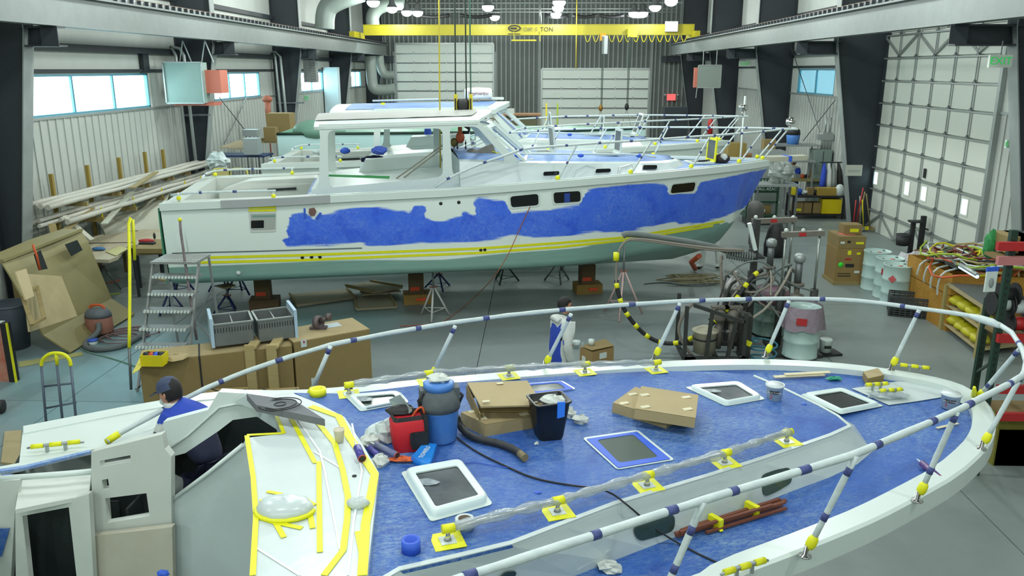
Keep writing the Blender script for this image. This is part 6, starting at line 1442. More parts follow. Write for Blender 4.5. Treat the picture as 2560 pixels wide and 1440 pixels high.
P=[PY(548,370,26.2),PY(600,352,26.6),PY(618,362,26.6),PY(605,374,26.2)]; tag(MB().prism(P,up*.03).build('beige_board',PB),'beige panel resting tilted on the steel table','panel')
bx('carton','pale box with a dark opening right of the steel table','box',632,372,26,.45,.4,.5,GALV,z=PY(632,385,26).z)
bx('cabinet','dark low cabinet beside the second column','cabinet',540,398,25.2,.7,.5,1.35,DARK)
tag(MB().ball(PY(545,402,24.6),.3,(1.1,.7,.8),16,.28).build('film_heap',PLA),'heap of crumpled white film near the second column','film')
YC_=mat('chair_yellow',(190,184,96),.5)
for i,(x,lab) in enumerate(((553,'pale yellow metal chair frame at left behind the stern'),(596,'pale yellow metal chair frame at right behind the stern'))):
    Y=22.6; w_=.26; a=PY(x,422,Y); r=thing('chair',lab,'chair',V((a.x,a.y,0))); b=PY(x,458,Y)
    MB().tube(smooth([V((a.x-w_,Y,.0)),V((a.x-w_,Y,a.z-.08)),V((a.x-w_*.7,Y,a.z)),V((a.x+w_*.7,Y,a.z)),V((a.x+w_,Y,a.z-.08)),V((a.x+w_,Y,0))],1),.03,7).build('back_frame',YC_,r)
    MB().box(V((a.x,Y-.25,b.z)),(.5,.5,.05)).build('seat',WOOD,r)
    if i==0: MB().box(V((a.x,Y+.02,a.z-.3)),(.46,.03,.5)).build('backrest',mat('chair_back',(176,168,110),.6),r)
    for d in (-.2,.2): MB().bar(V((a.x+d,Y-.48,0)),V((a.x+d,Y-.48,b.z)),.03,.03).build('leg',YC_,r)
r=thing('steel_shelving','grey steel shelf post unit loaded with odds and ends behind the stern rail','shelf',V((PY(640,400,24.5).x,24.5,0)))
x0=PY(612,400,24.5).x; x1=PY(735,400,24.5).x
for x in (x0,x1):
    for y in (24.3,24.9): MB().bb((x-.03,y-.03,0),(x+.03,y+.03,1.75)).build('upright',GALV,r)
for z in (.5,1.05,1.6): MB().bb((x0,24.25,z-.03),(x1,24.95,z)).build('shelf_board',STEEL,r)
ms=[BLK,WOOD,ORG,GALV,CARD,BTAPE,YEL,DARK]
for i in range(14):
    x=x0+.12+(x1-x0-.2)*(i%7)/6.; z=(.5,1.05)[i//7]; h=random.uniform(.15,.38); mm=ms[(i*3)%8]
    o=MB().box(V((x,24.5+random.uniform(-.1,.1),z+h/2)),(random.uniform(.12,.22),.3,h),random.uniform(-.2,.2)).build('shelf_item',mm); tag(o,['black','timber','orange','grey','brown','blue','yellow','dark'][(i*3)%8]+' container on the %s shelf behind the stern rail, %s'%(('lower','upper')[i//7],('at the left end','second from left','third from left','in the middle','third from right','second from right','at the right end')[i%7]),'container','containers on the steel shelving')
# hull plug behind boats 3 ------------------------------------------------------------------------
TH=mat('hull_teal_white',(196,228,226),.35,n=(.5,.3,(170,208,206))); GM=mat('mould_green',(120,176,150),.4,n=(.6,.4,(96,152,128)))
r=thing('hull_mould','long pale teal hull with a green rim standing behind the radar boat','boat',V((-3,28.5,0))); rows=[]; 
for i in range(25):
    f=i/24; x=-8.6+12.2*f; b=1.6*(1-max(0,(f-.5)/.5)**2.2)+.02; zz=2.85+.12*f; rows.append([V((x,28.6-b,zz)),V((x,28.6-b*.96,1.9)),V((x,28.6-b*.8,1.1)),V((x,28.6,.8)),V((x,28.6+b*.8,1.1)),V((x,28.6+b,zz))])
m=MB().grid(rows,True); m.add(rows[0],[tuple(range(6))]); m.build('hull',TH,r)
MB().grid([[q[0]+up*.002,V((q[0].x,28.6,q[0].z+.06)),q[5]+up*.002] for q in rows],True).build('green_deck',GM,r)
MB().tube([q[0] for q in rows],.05,6).build('gunwale',DGRN,r)
g=PY(800,326,26.8); MB().ball(V((PY(790,330,27).x,27.4,2.93)),.9,(1,.6,.42),16).build('green_hood',mat('hood_green',(110,150,132),.4),r)
for x in (-6,-2,1.5): MB().bb((x-.2,28.3,0),(x+.2,28.9,.82)).build('support',WOOD,r)
tag(MB().ball(PY(1070,348,24.6),.25,(.5,.3,1.9),10,.05).build('hanging_coat',mat('coat_blue',(36,70,160),.8)),'blue coat hanging beyond the pilot house window','coat')
r3=MB()
for s in (3.0,9.0): 
    c=W3(s,0,0); tag(MB().box(c+up*.33,(.5,.5,.66)).build('keel_block',mat('block_brown',(104,84,56),.8)),'keel block under the radar boat, %s'%('aft' if s<5 else 'forward'),'block','keel blocks')
for x,y in ((-.4,5.75),(2.0,6.3)): tag(MB().box(V((x,y,.3)),(.4,.4,.6)).build('keel_block',mat('block_brown',(104,84,56),.8)),'keel block under the nearest boat, %s'%('aft' if x<0 else 'forward'),'block','keel blocks')
tag(MB().ball(V((W3(1.2,.2,2.7))),.2,(1.5,.8,.5),10,.15).build('sander_and_rag',PLA),'white cloth and blue sander on the stern of the radar boat','cloth')
tag(MB().ball(V((W3(1.8,.2,2.72))),.1,(1.5,.8,.9),8,.1).build('blue_sander',BTAPE),'small blue sander on the stern of the radar boat','tool')
# hand trailer of heaters, pipes, ducts -------------------------------------------------------------
a=PY(407,156,24.2); b=PY(512,258,24.2); r=thing('unit_heater','square pale green unit heater with an orange burner box hung near the second column','heater',V(((a.x+b.x)/2,24.2,b.z)))
HP_=mat('heater_teal',(132,158,150),.45,n=(2,.4,(114,142,136)))
MB().bb((a.x,24.2,b.z),(b.x,24.6,a.z)).build('heater_panel',HP_,r); 
for p,q in ((V((a.x,24.18,a.z)),V((b.x,24.18,a.z))),(V((a.x,24.18,b.z)),V((b.x,24.18,b.z))),(V((a.x,24.18,a.z)),V((a.x,24.18,b.z))),(V((b.x,24.18,a.z)),V((b.x,24.18,b.z)))): MB().bar(p,q,.04,.04,(0,1,0)).build('edge_trim',GALV,r)
OP=mat('heater_orange',(196,112,92),.5,n=(3,.3,(176,98,80))); a2=PY(511,175,24.5); b2=PY(557,233,24.5); MB().bb((b.x-.1,24.4,b2.z),(b2.x,25.0,a2.z)).build('burner_box',OP,r); MB().bb((a.x+.1,24.4,b.z-.08),(b.x+.2,25.0,b.z+.02)).build('bottom_tray',OP,r)
for x in (b.x-.75,b.x-.1): MB().tube([V((x,24.5,a.z)),V((x+.15,24.5,5.7))],.018,5).tube([V((x+.35,24.5,a.z)),V((x+.15,24.5,5.7))],.018,5).build('hanger',GALV,r)
for i,(x,l) in enumerate(((452,'left pale conduit running down the second column'),(472,'right pale conduit running down the second column'))):
    q=PY(x,262,25.3); q2=PY(x+22,430,25.3); tag(MB().tube([V((q2.x,25.3,.4)),V((q.x,25.3,5.3)),V((q.x-.1,25.3,5.5)),V((max(q.x-.8,-11.1),25.3,5.55))],.05,7).build('conduit',GALV),l,'pipe')
for i,(x,l) in enumerate(((692,'left pale conduit on the third column'),(705,'right pale conduit on the third column'))):
    q=PY(x,200,35.2); tag(MB().tube([V((q.x+.15,35.2,.4)),V((q.x,35.2,5.4)),V((max(q.x-.2,-11.15),35.2,5.6)),V((max(q.x-.5,-11.18),35.2,5.5))],.06,7).build('conduit',GALV),l,'pipe')
for x0,x1,y0,y1,Y,l in ((390,525,289,287,26.1,'grey strut across the second column'),(650,760,258,257,35.7,'grey strut across the third column')): tag(MB().bar(PY(x0,y0,Y),PY(x1,y1,Y),.06,.06).build('strut',STEEL),l,'strut')
r=thing('louvred_heater','louvred grey unit heater hung before the third window','heater',PY(776,205,38)); a=PY(757,152,38); b=PY(790,206,38); MB().bb((a.x,38,b.z),(b.x,38.5,a.z)).build('heater_panel',GREY,r)
for i in range(8): z=b.z+(a.z-b.z)*(i+.5)/8; MB().bar(V((b.x-.2,37.97,z)),V((b.x+.05,37.97,z)),.03,.05).build('louvre',GALV,r)
MB().tube([V((b.x-.1,38.2,a.z)),V((b.x-.1,38.2,5.7))],.03,6).build('hanger',GALV,r)
a=PY(1747,163,37.5); b=PY(1800,219,37.5); r=thing('unit_heater','square grey unit heater with pale red side hung on the right side','heater',V(((a.x+b.x)/2,37.5,b.z))); MB().bb((a.x,37.5,b.z),(b.x,37.7,a.z)).build('heater_panel',mat('heater_grey',(132,144,136),.5,n=(3,.3,(116,128,120))),r); MB().bb((a.x-.12,37.7,b.z),(a.x+.2,38.0,a.z-.1)).build('burner_box',OP,r)
for p,q in ((V((a.x,37.48,a.z)),V((b.x,37.48,a.z))),(V((a.x,37.48,b.z)),V((b.x,37.48,b.z))),(V((b.x,37.48,a.z)),V((b.x,37.48,b.z)))): MB().bar(p,q,.04,.04,(0,1,0)).build('edge_trim',GALV,r)
for x in (a.x+.2,b.x-.2): MB().tube([V((x,37.6,a.z)),V((x,37.6,5.7))],.02,5).build('hanger',GALV,r)
MB().tube([V((a.x,37.6,b.z)),V((a.x-.03,37.6,b.z-.45))],.02,5).build('drain_pipe',GALV,r)
DU=mat('duct_white',(142,154,148),.45,n=(2,.5,(116,130,124)))
def duct(label,pts,rad):
    P=smooth([PY(x,y,Y) for x,y,Y in pts],3); o=tag(MB().tube(P,rad,14).build('duct',DU),label,'duct'); return o
duct('lower curved pale air duct beside the left back roller door',[(925,140,50),(929,190,50),(932,222,50),(955,226,50),(987,222,50)],.32)
duct('upper curved pale air duct beside the left back roller door',[(948,140,51),(952,172,51),(962,188,51),(986,187,51)],.26)
duct('large duct elbow rising over the left end of the crane girder',[(933,65,47),(930,40,47),(945,18,47),(975,10,47),(1010,8,47)],.36)
duct('huge pale duct bending down from the roof at upper left',[(905,-20,40),(850,-2,40),(820,15,40),(812,40,40),(812,72,40)],.45)
a=PY(807,168,43.5); b=PY(848,275,43.5); tag(MB().bb((a.x,43.5,0),(b.x,44.0,a.z)).build('wall_panel',mat('panel_bluish_lit',(186,208,214),.4)),'tall pale square wall panel between the third and fourth column','duct')  # white panel; the bluish light on it is put into its colour
# ================================================================ RIGHT SIDE
# signs ---------------------------------------------------------------------------------
SG=mat('sign_green',(40,190,90),.5,emit=((40,200,90),.35)); SW=mat('sign_white',(196,206,196),.5); SR=mat('sign_red',(230,100,100),.5,emit=((240,90,90),.8))
def exitsign(label,px,py,Y,w_,h_,lit=SG,body=SW,rot=0):
    c=PY(px,py,Y); r=thing('exit_sign',label,'sign',c-up*h_/2); U_=V((math.cos(rot),math.sin(rot),0)); N3=V((math.sin(rot),-math.cos(rot),0))
    MB().box(c,(w_,.06,h_),rot).build('sign_box',body,r); 
    if lit is not None: text(r,'EXIT',c+N3*.034,h_*.85,U_,N3,lit,ext=.003)
    MB().tube([c+up*h_/2,c+up*(h_/2+.25)],.012,5).build('bracket',STEEL,r); return r
exitsign('green and white exit sign at the upper right, by the tall roller door',2500,153,16.25,.42,.23)
exitsign('small green exit sign on the left wall between third and fourth column',760,245,40,.5,.22,SG,mat('sign_pale',(170,214,186),.5))
exitsign('small green exit sign on the right wall, upper middle distance',1862,160,37,.5,.22)
exitsign('small green exit sign at the far right border, low on the wall',2528,360,16.9,.22,.16,SG,SW)
c=PY(1678,243,54.4); r=exitsign('red lit exit sign on the dark back wall',1678,243,54.3,.55,.4,None,SR)
for d in (-.4,.4): MB().ball(V((c.x+d,54.3,c.z+.15)),.1,n=8).build('emergency_lamp',GALV,r)
c=PY(2135,426,26.0); r=thing('notice_plate','pale blank-looking notice plate on the black column web','sign',c-up*.2); MB().box(c,(.5,.02,.34)).build('plate',mat('plate_pale',(168,172,160),.5),r)
for k in (-.04,.0): MB().box(c+V((0,-.012,k)),(.38,.004,.015)).build('print_line',GREY,r)
# workbench area by column -----------------------------------------------------------------
def shelfitems(x0,x1,y,z,n,ms,label,grp,hmax=.3):
    for i in range(n):
        x=x0+(x1-x0)*(i+.5)/n; h=random.uniform(.1,hmax); mm,nm=ms[i%len(ms)]
        k=i%3
        if k==0: b=MB().box(V((x,y,z+h/2)),(.2,.2,h),random.uniform(-.4,.4))
        elif k==1: b=MB().lathe([(.08,0),(.09,h*.8),(.04,h)],V((x,y,z)),up,12)
        else: b=MB().ball(V((x,y,z+.07)),.1,(1.2,1,.7),10,.2)
        tag(b.build(('box','can','rag')[k],mm),'%s %s %s, %s'%(nm,('box','can','rag')[k],label,('leftmost','second from left','third from left','fourth','fifth','sixth','seventh','last')[min(i,7)]),('box','can','rag')[k],grp)
pal=[(YEL,'yellow'),(BTAPE,'blue'),(WHT,'white'),(CARD,'brown'),(BLK,'black'),(ORG,'orange'),(GALV,'grey')]
Yb=PZ(2040,548,0).y; xa_=PY(1980,520,Yb).x; xb_=PY(2112,520,Yb).x; zb_=PY(2040,490,Yb).z
r=thing('black_bench','black steel workbench with open lower shelf and yellow panel beyond the bow','workbench',V(((xa_+xb_)/2,Yb,0)))
MB().bb((xa_,Yb,zb_-.06),(xb_,Yb+.8,zb_)).build('bench_top',BLK,r); MB().bb((xa_,Yb,.12),(xb_,Yb+.8,.17)).build('lower_shelf',BLK,r)
for x in (xa_+.04,xb_-.04):
    for y in (Yb+.04,Yb+.76): MB().bb((x-.03,y-.03,0),(x+.03,y+.03,zb_-.05)).build('leg',BLK,r)
a=PY(2058,505,Yb); b=PY(2102,548,Yb); tag(MB().bb((a.x,Yb+.05,.18),(b.x,Yb+.5,zb_-.12)).build('yellow_bin',mat('bin_yellow',(206,188,10),.4)),'bright yellow square bin on the lower shelf of the black bench','bin')
for i,x in enumerate((1998,2022,2042)): 
    q=PY(x,540,Yb); r=thing('carton','brown carton on the lower shelf of the black bench, %s'%('left','middle','right beside the yellow bin')[i],'box',V((q.x,Yb+.3,.17)),0,'cartons under the bench'); MB().box(V((q.x,Yb+.3,.36)),(.3,.35,.36)).build('box_body',CARD,r); MB().box(V((q.x,Yb+.12,.3)),(.16,.01,.08)).build('yellow_label',YTAPE,r) if i==0 else None
shelfitems(xa_+.05,xb_-.5,Yb+.35,zb_,7,pal,'on the black bench','clutter on the black bench',.28)
c=V((xb_-.55,Yb+.3,zb_)); r=thing('carton','low open brown carton at the right on the black bench','box',c); MB().box(c+up*.12,(.7,.4,.24)).build('box_body',mat('carton_ochre',(150,126,50),.7),r); c=V((xb_-.2,Yb+.25,zb_)); r=thing('white_jug','white plastic jug at the right end of the black bench','jug',c+V((0,-.1,0))); MB().lathe([(.12,0),(.13,.25),(.1,.34),(.04,.38)],c+V((.02,-.1,0)),up,14).build('jug_body',WHT,r)
# wooden table further back + cabinet + coats
Y3=Yb+2.2; table('wooden_bench','rough wooden work table behind the black bench',2015,Y3,PY(2010,445,Y3).z,2.0,1.0,mat('bench_ply',(130,124,80),.7),leg=GALV)
shelfitems(PY(1985,440,Y3).x,PY(2050,440,Y3).x,Y3,PY(2010,445,Y3).z,5,pal[::-1],'on the rough wooden table','clutter on the wooden table',.35)
Y3-=.8; a=PY(2038,375,Y3+.6); b=PY(2072,470,Y3+.6); r=thing('tall_cabinet','grey-green steel cabinet beside the black column','cabinet',V(((a.x+b.x)/2,Y3+.6,0))); MB().bb((a.x,Y3+.6,0),(b.x,Y3+1.2,a.z)).build('cabinet_body',mat('cabinet_greygreen',(116,134,128),.5,n=(3,.3,(100,116,110))),r); MB().bb(((a.x+b.x)/2-.01,Y3+.59,.1),((a.x+b.x)/2+.01,Y3+.6,a.z-.05)).build('door_seam',DARK,r)
r=thing('sprinkler_panel','grey pipe manifold with two tall pipes above the steel cabinet','pipes',V(((a.x+b.x)/2,Y3+.9,a.z)))
for x in (2056,2063,2070,2077): q=PY(x,350,Y3+.9); MB().tube([V((q.x,Y3+.9,a.z)),V((q.x,Y3+.9,a.z+.6))],.04,7).build('pipe',GALV,r)
for x in (2066,2077): q=PY(x,300,Y3+.9); MB().tube([V((q.x,Y3+.9,a.z+.6)),V((q.x,Y3+.9,PY(x,293,Y3+.9).z))],.035,7).build('pipe',GALV,r)
q0=PY(2044,343,Y3+.85); q1=PY(2084,343,Y3+.85); MB().bb((q0.x,Y3+.8,q0.z-.1),(q1.x,Y3+1.0,q0.z+.1)).build('cross_box',GALV,r)
Yc=Yb+.9
for i,(x,m,lab) in enumerate(((2061,SUITB,'blue coverall hanging beside the column'),(2072,SUIT,'white coverall hanging beside the column'),(2083,GREY,'grey coverall hanging beside the column'),(2096,BLK,'black jacket hanging nearest the column'))):
    a=PY(x,408,Yc); b=PY(x-(6 if i==0 else -4 if i==3 else 0),470,Yc); pts=[a,a.lerp(b,.3)+V((.02,0,0)),a.lerp(b,.7),b]; tag(MB().tube(pts,[.05,.11,.13,.14],10,flat=.7).build('hanging_coverall',m),lab,'coverall','coveralls on the hooks')
tag(MB().bar(PY(2050,406,Yc),PY(2105,406,Yc),.04,.04).build('coat_rail',DARK),'dark rail the coveralls hang from','rail')
# dark shelves + blue vacuum behind the bow
Y4=30.3; table('steel_table','dark frame table with paper sheets against the right wall',1988,Y4,PY(1990,360,Y4).z,1.7,.8,GALV,leg=GALV); table('steel_table','dark frame table lower down beside the steel cabinet',2010,Y4-.7,PY(2010,400,Y4-.7).z,.9,.6,GALV,leg=GALV)
q=PY(1982,352,Y4); c=V((q.x,Y4,PY(1990,360,Y4).z)); r=thing('blue_vacuum','blue and black shop vacuum on the dark frame table','vacuum',c); MB().lathe([(.2,0),(.24,.3),(.22,.34)],c,up,16).build('tank',VB,r); MB().lathe([(.25,.34),(.22,.5),(.1,.58)],c,up,16).build('motor_head',BLK,r)
q=PY(1930,352,Y4-1); bx('carton','small brown carton with paper on top of the grey drum group','box',1922,350,Y4-1,.4,.4,.35,CARD,z=q.z-.3)
r=thing('grey_cabinet','pale grey cabinet left of the dark frame table','cabinet',V((PY(1925,400,27).x,27,0))); q=PY(1925,352,27); MB().box(V((q.x,27,q.z/2-.15)),(.9,.7,q.z-.3)).build('cabinet_body',GALV,r); MB().box(V((q.x,26.64,q.z*.6)),(.04,.02,.3)).build('handle',DARK,r)
q=PY(1960,430,25.5); tag(MB().ball(V((q.x-.1,25.5,q.z-.02)),.36,(1.1,.6,.9),18,.22).build('bagged_bundle',mat('film_grey',(150,158,154),.4,n=(6,.6,(120,130,128)),bump=(8,.8))),'grey film bag bundle on the bench left of the standing worker','bag')
table('trestle','low trestle carrying the grey film bag',1950,25.5,PY(1950,458,25.5).z,1.3,.8,GALV)
for i,(x,y,w_,h_,m,l) in enumerate(((1868,358,.9,1.5,mat('brown_board',(134,92,40),.7,n=(4,.5,(104,70,34))),'brown board stack behind the radar boat bow, left'),(1893,350,1.0,1.9,MT.get('x') or mat('brown_board2',(126,88,44),.7),'tall brown board stack behind the bow of the blue-sided boat'))):
    q=PY(x,y,30.5); tag(MB().box(V((q.x,30.5,h_/2)),(w_,.8,h_)).build('board_stack',m),l,'boards')
# green lift cart with lettering
Yg=PZ(1900,565,0).y; a=PY(1880,446,Yg); b=PY(1938,560,Yg); GC=mat('lift_green',(28,66,44),.5,n=(4,.4,(20,50,34)))
r=thing('lift_cart','dark green lift basket with white lettering beyond the bow','lift',V(((a.x+b.x)/2,Yg,0)))
MB().bb((a.x-.15,Yg,PY(1900,482,Yg).z),(b.x,Yg+.04,a.z)).build('sign_panel',GC,r)
for x in (a.x-.1,b.x):
    for y in (Yg,Yg+.9): MB().bar(V((x,y,.3)),V((x,y,a.z)),.06,.06).build('frame_post',GC,r)
for z in (.35,PY(1900,505,Yg).z): MB().bar(V((a.x-.1,Yg,z)),V((b.x,Yg,z)),.06,.06).build('frame_rail',GC,r)
MB().bb((a.x-.1,Yg+.1,.25),(b.x,Yg+1.0,.35)).build('basket_floor',GC,r); MB().bb((a.x,Yg+.2,.0),(b.x-.1,Yg+.9,.25)).build('base',BLK,r)
for i,(t,yy_) in enumerate((('ALL REACH',454),('EQUIPMENT',464),('(877)ALL-REACH',473))): text(r,t,PY(1912,yy_,Yg-.01)+V((.0,0,0)),.16 if i<2 else .13,(1,0,0),(0,-1,0),WHT,ext=.003)
c=V(((a.x+b.x)/2,Yg-.015,.5)); MB().ball(c+V((0,0,0)),.07,(1,.15,1),10).build('white_emblem',WHT,r)
tag(MB().box(V(((a.x+b.x)/2,Yg+.4,.5)),(.6,.5,.3)).build('parts_box',CARD),'brown box of parts inside the green lift basket','box')
tag(MB().box(V(((a.x+b.x)/2+.3,Yg+.3,.75)),(.1,.6,.06),.8).build('white_board',WHT),'white strip lying across the green lift basket','board')
c=PZ(1880,640,0); r=thing('outboard_motor','large dusty outboard motor standing under the bow','motor',c); OM=mat('outboard_dark',(66,66,64),.6,n=(4,.6,(100,96,90)))
MB().lathe([(.2,.85),(.26,.95),(.27,1.3),(.22,1.45),(.1,1.5)],c,up,16,sx=.8,sy=1.1).build('cowling',OM,r); MB().box(c+up*.6,(.18,.3,.6)).box(c+up*.25,(.1,.35,.35)).build('leg_housing',OM,r); MB().ball(c+up*.15,.09,(1,2.2,1),12).build('gearcase',OM,r); MB().box(c+V((.0,.25,.9)),(.3,.1,.3)).build('bracket',DARK,r); MB().box(c+up*.02,(.5,.7,.04)).build('dolly',DARK,r)
c=PZ(1935,640,0); tag(MB().lathe([(.28,0),(.3,.3),(.22,.7),(.15,.9)],c,up,14).build('covered_engine',BLK),'black covered engine beside the outboard motor','engine')
# brooms
for i,(x0,y0,x1,y1) in enumerate(((2158,470,2118,560),(2162,480,2128,562),(2150,490,2140,565),(2156,500,2148,565),(2140,500,2122,565),(2166,485,2154,560))):
    a=PX(x0,y0,9.75); a.y=min(a.y,25.9); q=PZ(x1,y1,.1); q.y=min(q.y,25.6); tag(MB().tube([a,q],.018,6).box(q,(.3,.06,.1),i).build('broom',[RED,WOOD,GALV,YEL,RED,WOOD][i]),'broom or pole leaning by the roller door corner, '+('red, leftmost','wooden, second','grey, third','yellow, fourth','dark red, fifth','wooden, nearest the door')[i],'broom','brooms in the corner')
# cartons, drums -----------------------------------------------------------------------------
c=PZ(2117,712,0); c+=V((0,.35,0)); w_=PY(2085,700,c.y-.35).x,PY(2153,700,c.y-.35).x; zt_=PY(2117,622,c.y-.35).z
r=thing('big_carton','tall brown carton on a pallet with stickers beside the drums','box',V(((w_[0]+w_[1])/2,c.y,0)))
MB().bb((w_[0],c.y-.35,.08),(w_[1],c.y+.35,zt_)).build('box_body',mat('carton_brown2',(142,116,66),.7,n=(3,.4,(118,96,56))),r); MB().bb((w_[0]-.03,c.y-.38,0),(w_[1]+.03,c.y+.38,.08)).build('pallet',WOOD,r)
f=c.y-.356; q=PY(2102,662,f); MB().lathe([(.06,0),(.06,.004)],V((q.x,f,q.z)),(0,-1,0),20).build('green_sticker',mat('sticker_green',(60,230,60),.5),r)
for x,y,sx,sz,m in ((2124,632,.08,.1,YTAPE),(2147,634,.09,.05,YTAPE),(2124,664,.2,.08,BLK),(2142,680,.12,.06,WHT),(2120,648,.14,.04,RED),(2110,690,.3,.02,BLK),(2110,684,.3,.015,BLK)):
    q=PY(x,y,f); MB().box(V((q.x,f,q.z)),(sx,.004,sz)).build('sticker',m,r)
q0=PY(2095,622,c.y-.35); bxh=PY(2095,592,c.y-.35).z
r=thing('carton','wide carton with a pink sheet lying on the tall one','box',V(((w_[0]+w_[1])/2+.05,c.y,zt_))); MB().bb((w_[0]+.03,c.y-.33,zt_+.005),(w_[1]+.02,c.y+.45,bxh)).build('box_body',CARD,r)
for x,y,sx,sz,m in ((2107,607,.1,.05,WHT),(2150,608,.18,.05,YTAPE),(2123,605,.07,.05,BLK)): q=PY(x,y,c.y-.34); MB().box(V((q.x,c.y-.336,q.z)),(sx,.004,sz)).build('sticker',m,r)
MB().box(V((w_[0]+.3,c.y,bxh+.003)),(.3,.3,.004),.3).build('pink_sheet',mat('pink_sheet',(220,110,100),.6),r)
r=thing('carton','small carton with yellow label on top of the carton stack','box',V((w_[0]+.45,c.y,bxh))); MB().box(V((w_[0]+.42,c.y+.1,bxh+.12)),(.42,.36,.22)).build('box_body',CARD,r); MB().box(V((w_[0]+.45,c.y-.085,bxh+.1)),(.2,.004,.08)).build('yellow_label',YTAPE,r)
def drum(label,c,m=TEALB,h=.88,rad=.29,group='steel drums',parts=True):
    r=thing('steel_drum',label,'drum',c,0,group); pr=[(rad,0),(rad+.012,.01),(rad,.02)]
    for z in (.29,.58): pr+=[(rad,h*z/.88-.02),(rad+.014,h*z/.88),(rad,h*z/.88+.02)]
    pr+=[(rad,h-.02),(rad+.014,h),(rad+.014,h+.01),(rad-.01,h+.01),(rad-.015,h-.015),(0,h-.015)]; MB().lathe(pr,c,up,28).build('drum_body',m,r)
    if parts: MB().lathe([(.03,0),(.03,.02),(0,.02)],c+V((.17,.1,h-.015)),up,10).lathe([(.02,0),(.02,.02),(0,.02)],c+V((-.18,-.05,h-.015)),up,10).build('bung',STEEL,r); MB().lathe([(.05,0),(.05,.004)],c+V((.02,-.05,h-.014)),up,12).build('red_label',mat('label_pink',(196,110,104),.5),r)
    return r
D=[]
for x,y,l in ((2188,742,'pale steel drum farthest back of the three by the cartons'),(2228,762,'pale steel drum in the middle with a red label'),(2254,784,'pale steel drum nearest of the three, red diamond label')):
    cc=PZ(x,y,0)+V((0,.28,0)); 
    cc=PZ(*{'nea':(2247,662),'mid':(2227,645),'far':(2195,628)}['mid' if 'middle' in l else 'nea' if 'nearest' in l else 'far'],.88); cc.z=0
    r=drum(l,cc); D.append(cc)
    if 'middle' in l: MB().box(V((cc.x-.2,cc.y-.235,.62)),(.13,.01,.13),-.65).build('red_label',RED,r)
    if 'nearest' in l: MB().box(V((cc.x-.2,cc.y-.23,.62)),(.12,.01,.12),R=M4.Rotation(-.65,3,'Z')@M4.Rotation(PI/4,3,'Y')).build('red_diamond',mat('diamond_red',(196,90,90),.5),r)
    if 'farthest' in l: MB().box(V((cc.x+.0,cc.y-.3,.68)),(.3,.01,.1)).build('white_label',WHT,r)
tag(MB().ball(V((PY(2290,640,18.6).x,18.6,.45)),.5,(1.3,.9,.75),20,.2).build('film_heap',mat('film_pink_white',(206,204,206),.3,n=(6,.5,(176,176,184)),bump=(12,.8))),'crumpled clear film heap behind the drums','film')
c=PZ(2280,640,0); r=thing('pallet_jack','black stand with a small bucket before the roller door','stand',c); MB().bb((c.x-.1,c.y,0),(c.x,c.y+.1,.95)).bb((c.x+.12,c.y-.05,0),(c.x+.24,c.y+.05,1.1)).build('mast',BLK,r); MB().lathe([(.16,.3),(.18,.6),(.16,.58)],c+V((-.3,0,0)),up,14).build('black_bucket',BLK,r); MB().box(c+V((0,0,.95)),(.35,.25,.05)).build('top_plate',BLK,r); MB().box(c+V((.3,-.2,.12)),(.6,.3,.2),.4).build('orange_part',ORBR,r)
MB().tube(smooth([c+V((.25,0,.75)),c+V((.45,0,.7)),c+V((.45,0,.4)),c+V((.25,0,.35))],1),.025,6).build('handle',BLK,r)
# black crates
CRM=mat('crate_black',(48,54,54),.6,n=(4,.5,(70,76,76)))
for i in range(2):
    c=PZ(2284,797,0)+V((0,.33,0 if i==0 else .21)); a=-.35; r=thing('folding_crate','black slatted plastic crate in front of the drums, %s of two'%('lower' if i==0 else 'upper'),'crate',c,0,'black crates'); R=M4.Rotation(a,3,'Z')
    for s,(w_,d_) in (((0,-.27),(.72,.03)),((0,.27),(.72,.03)),((-.35,0),(.03,.54)),((.35,0),(.03,.54))):
        b=MB(); p=c+R@V((s[0],s[1],0))
        for z in (.02,.065,.11,.155,.195): b.box(p+up*z,(w_,d_,.022 if z<.19 else .035),a)
        nn=8 if w_>d_ else 6
        for k in range(nn): q=c+R@V((s[0]+(w_*(k/(nn-1)-.5) if w_>d_ else 0),s[1]+(d_*(k/(nn-1)-.5) if d_>w_ else 0),0)); b.box(q+up*.1,(.02,.02,.19),a)
        b.build('slatted_side',CRM,r)
    MB().box(c+up*.015,(.7,.54,.02),a).build('crate_floor',CRM,r)
# OSB crate with tangled hoses
OSB=mat('osb_board',(176,130,44),.75,n=(9,.8,(136,98,30),8),stretch=(1,1,2)); 
p0=V((6.35,13.3,0)); 
fa=PZ(2330,830,0); fb=PZ(2250,795,0)
A0=PY(2300,600,15.2); r=thing('osb_crate','chest-high yellow chipboard crate filled with tangled hoses','crate',V((8.6,16.2,0)))
P=[V((7.88,15.4,0)),V((9.4,15.15,0)),V((9.7,16.9,0)),V((7.82,17.2,0))]; x0=7.85; y0_=15.6
for a,b in zip(P,P[1:]+P[:1]):
    d=(b-a).cross(up).normalized()*-.03; MB().prism([a,b,b+up*1.12,a+up*1.12],d).build('side_panel',OSB,r)
MB().prism([p+up*.7 for p in P],up*.02).build('inner_floor',BLK,r)
HC=[GRNC,ORG,WRAP,YEL,BLK,mat('hose_greygreen',(96,112,96),.6),mat('hose_maroon',(110,50,44),.6),mat('hose_tan',(166,150,104),.6)]
cc=sum(P,V())/4
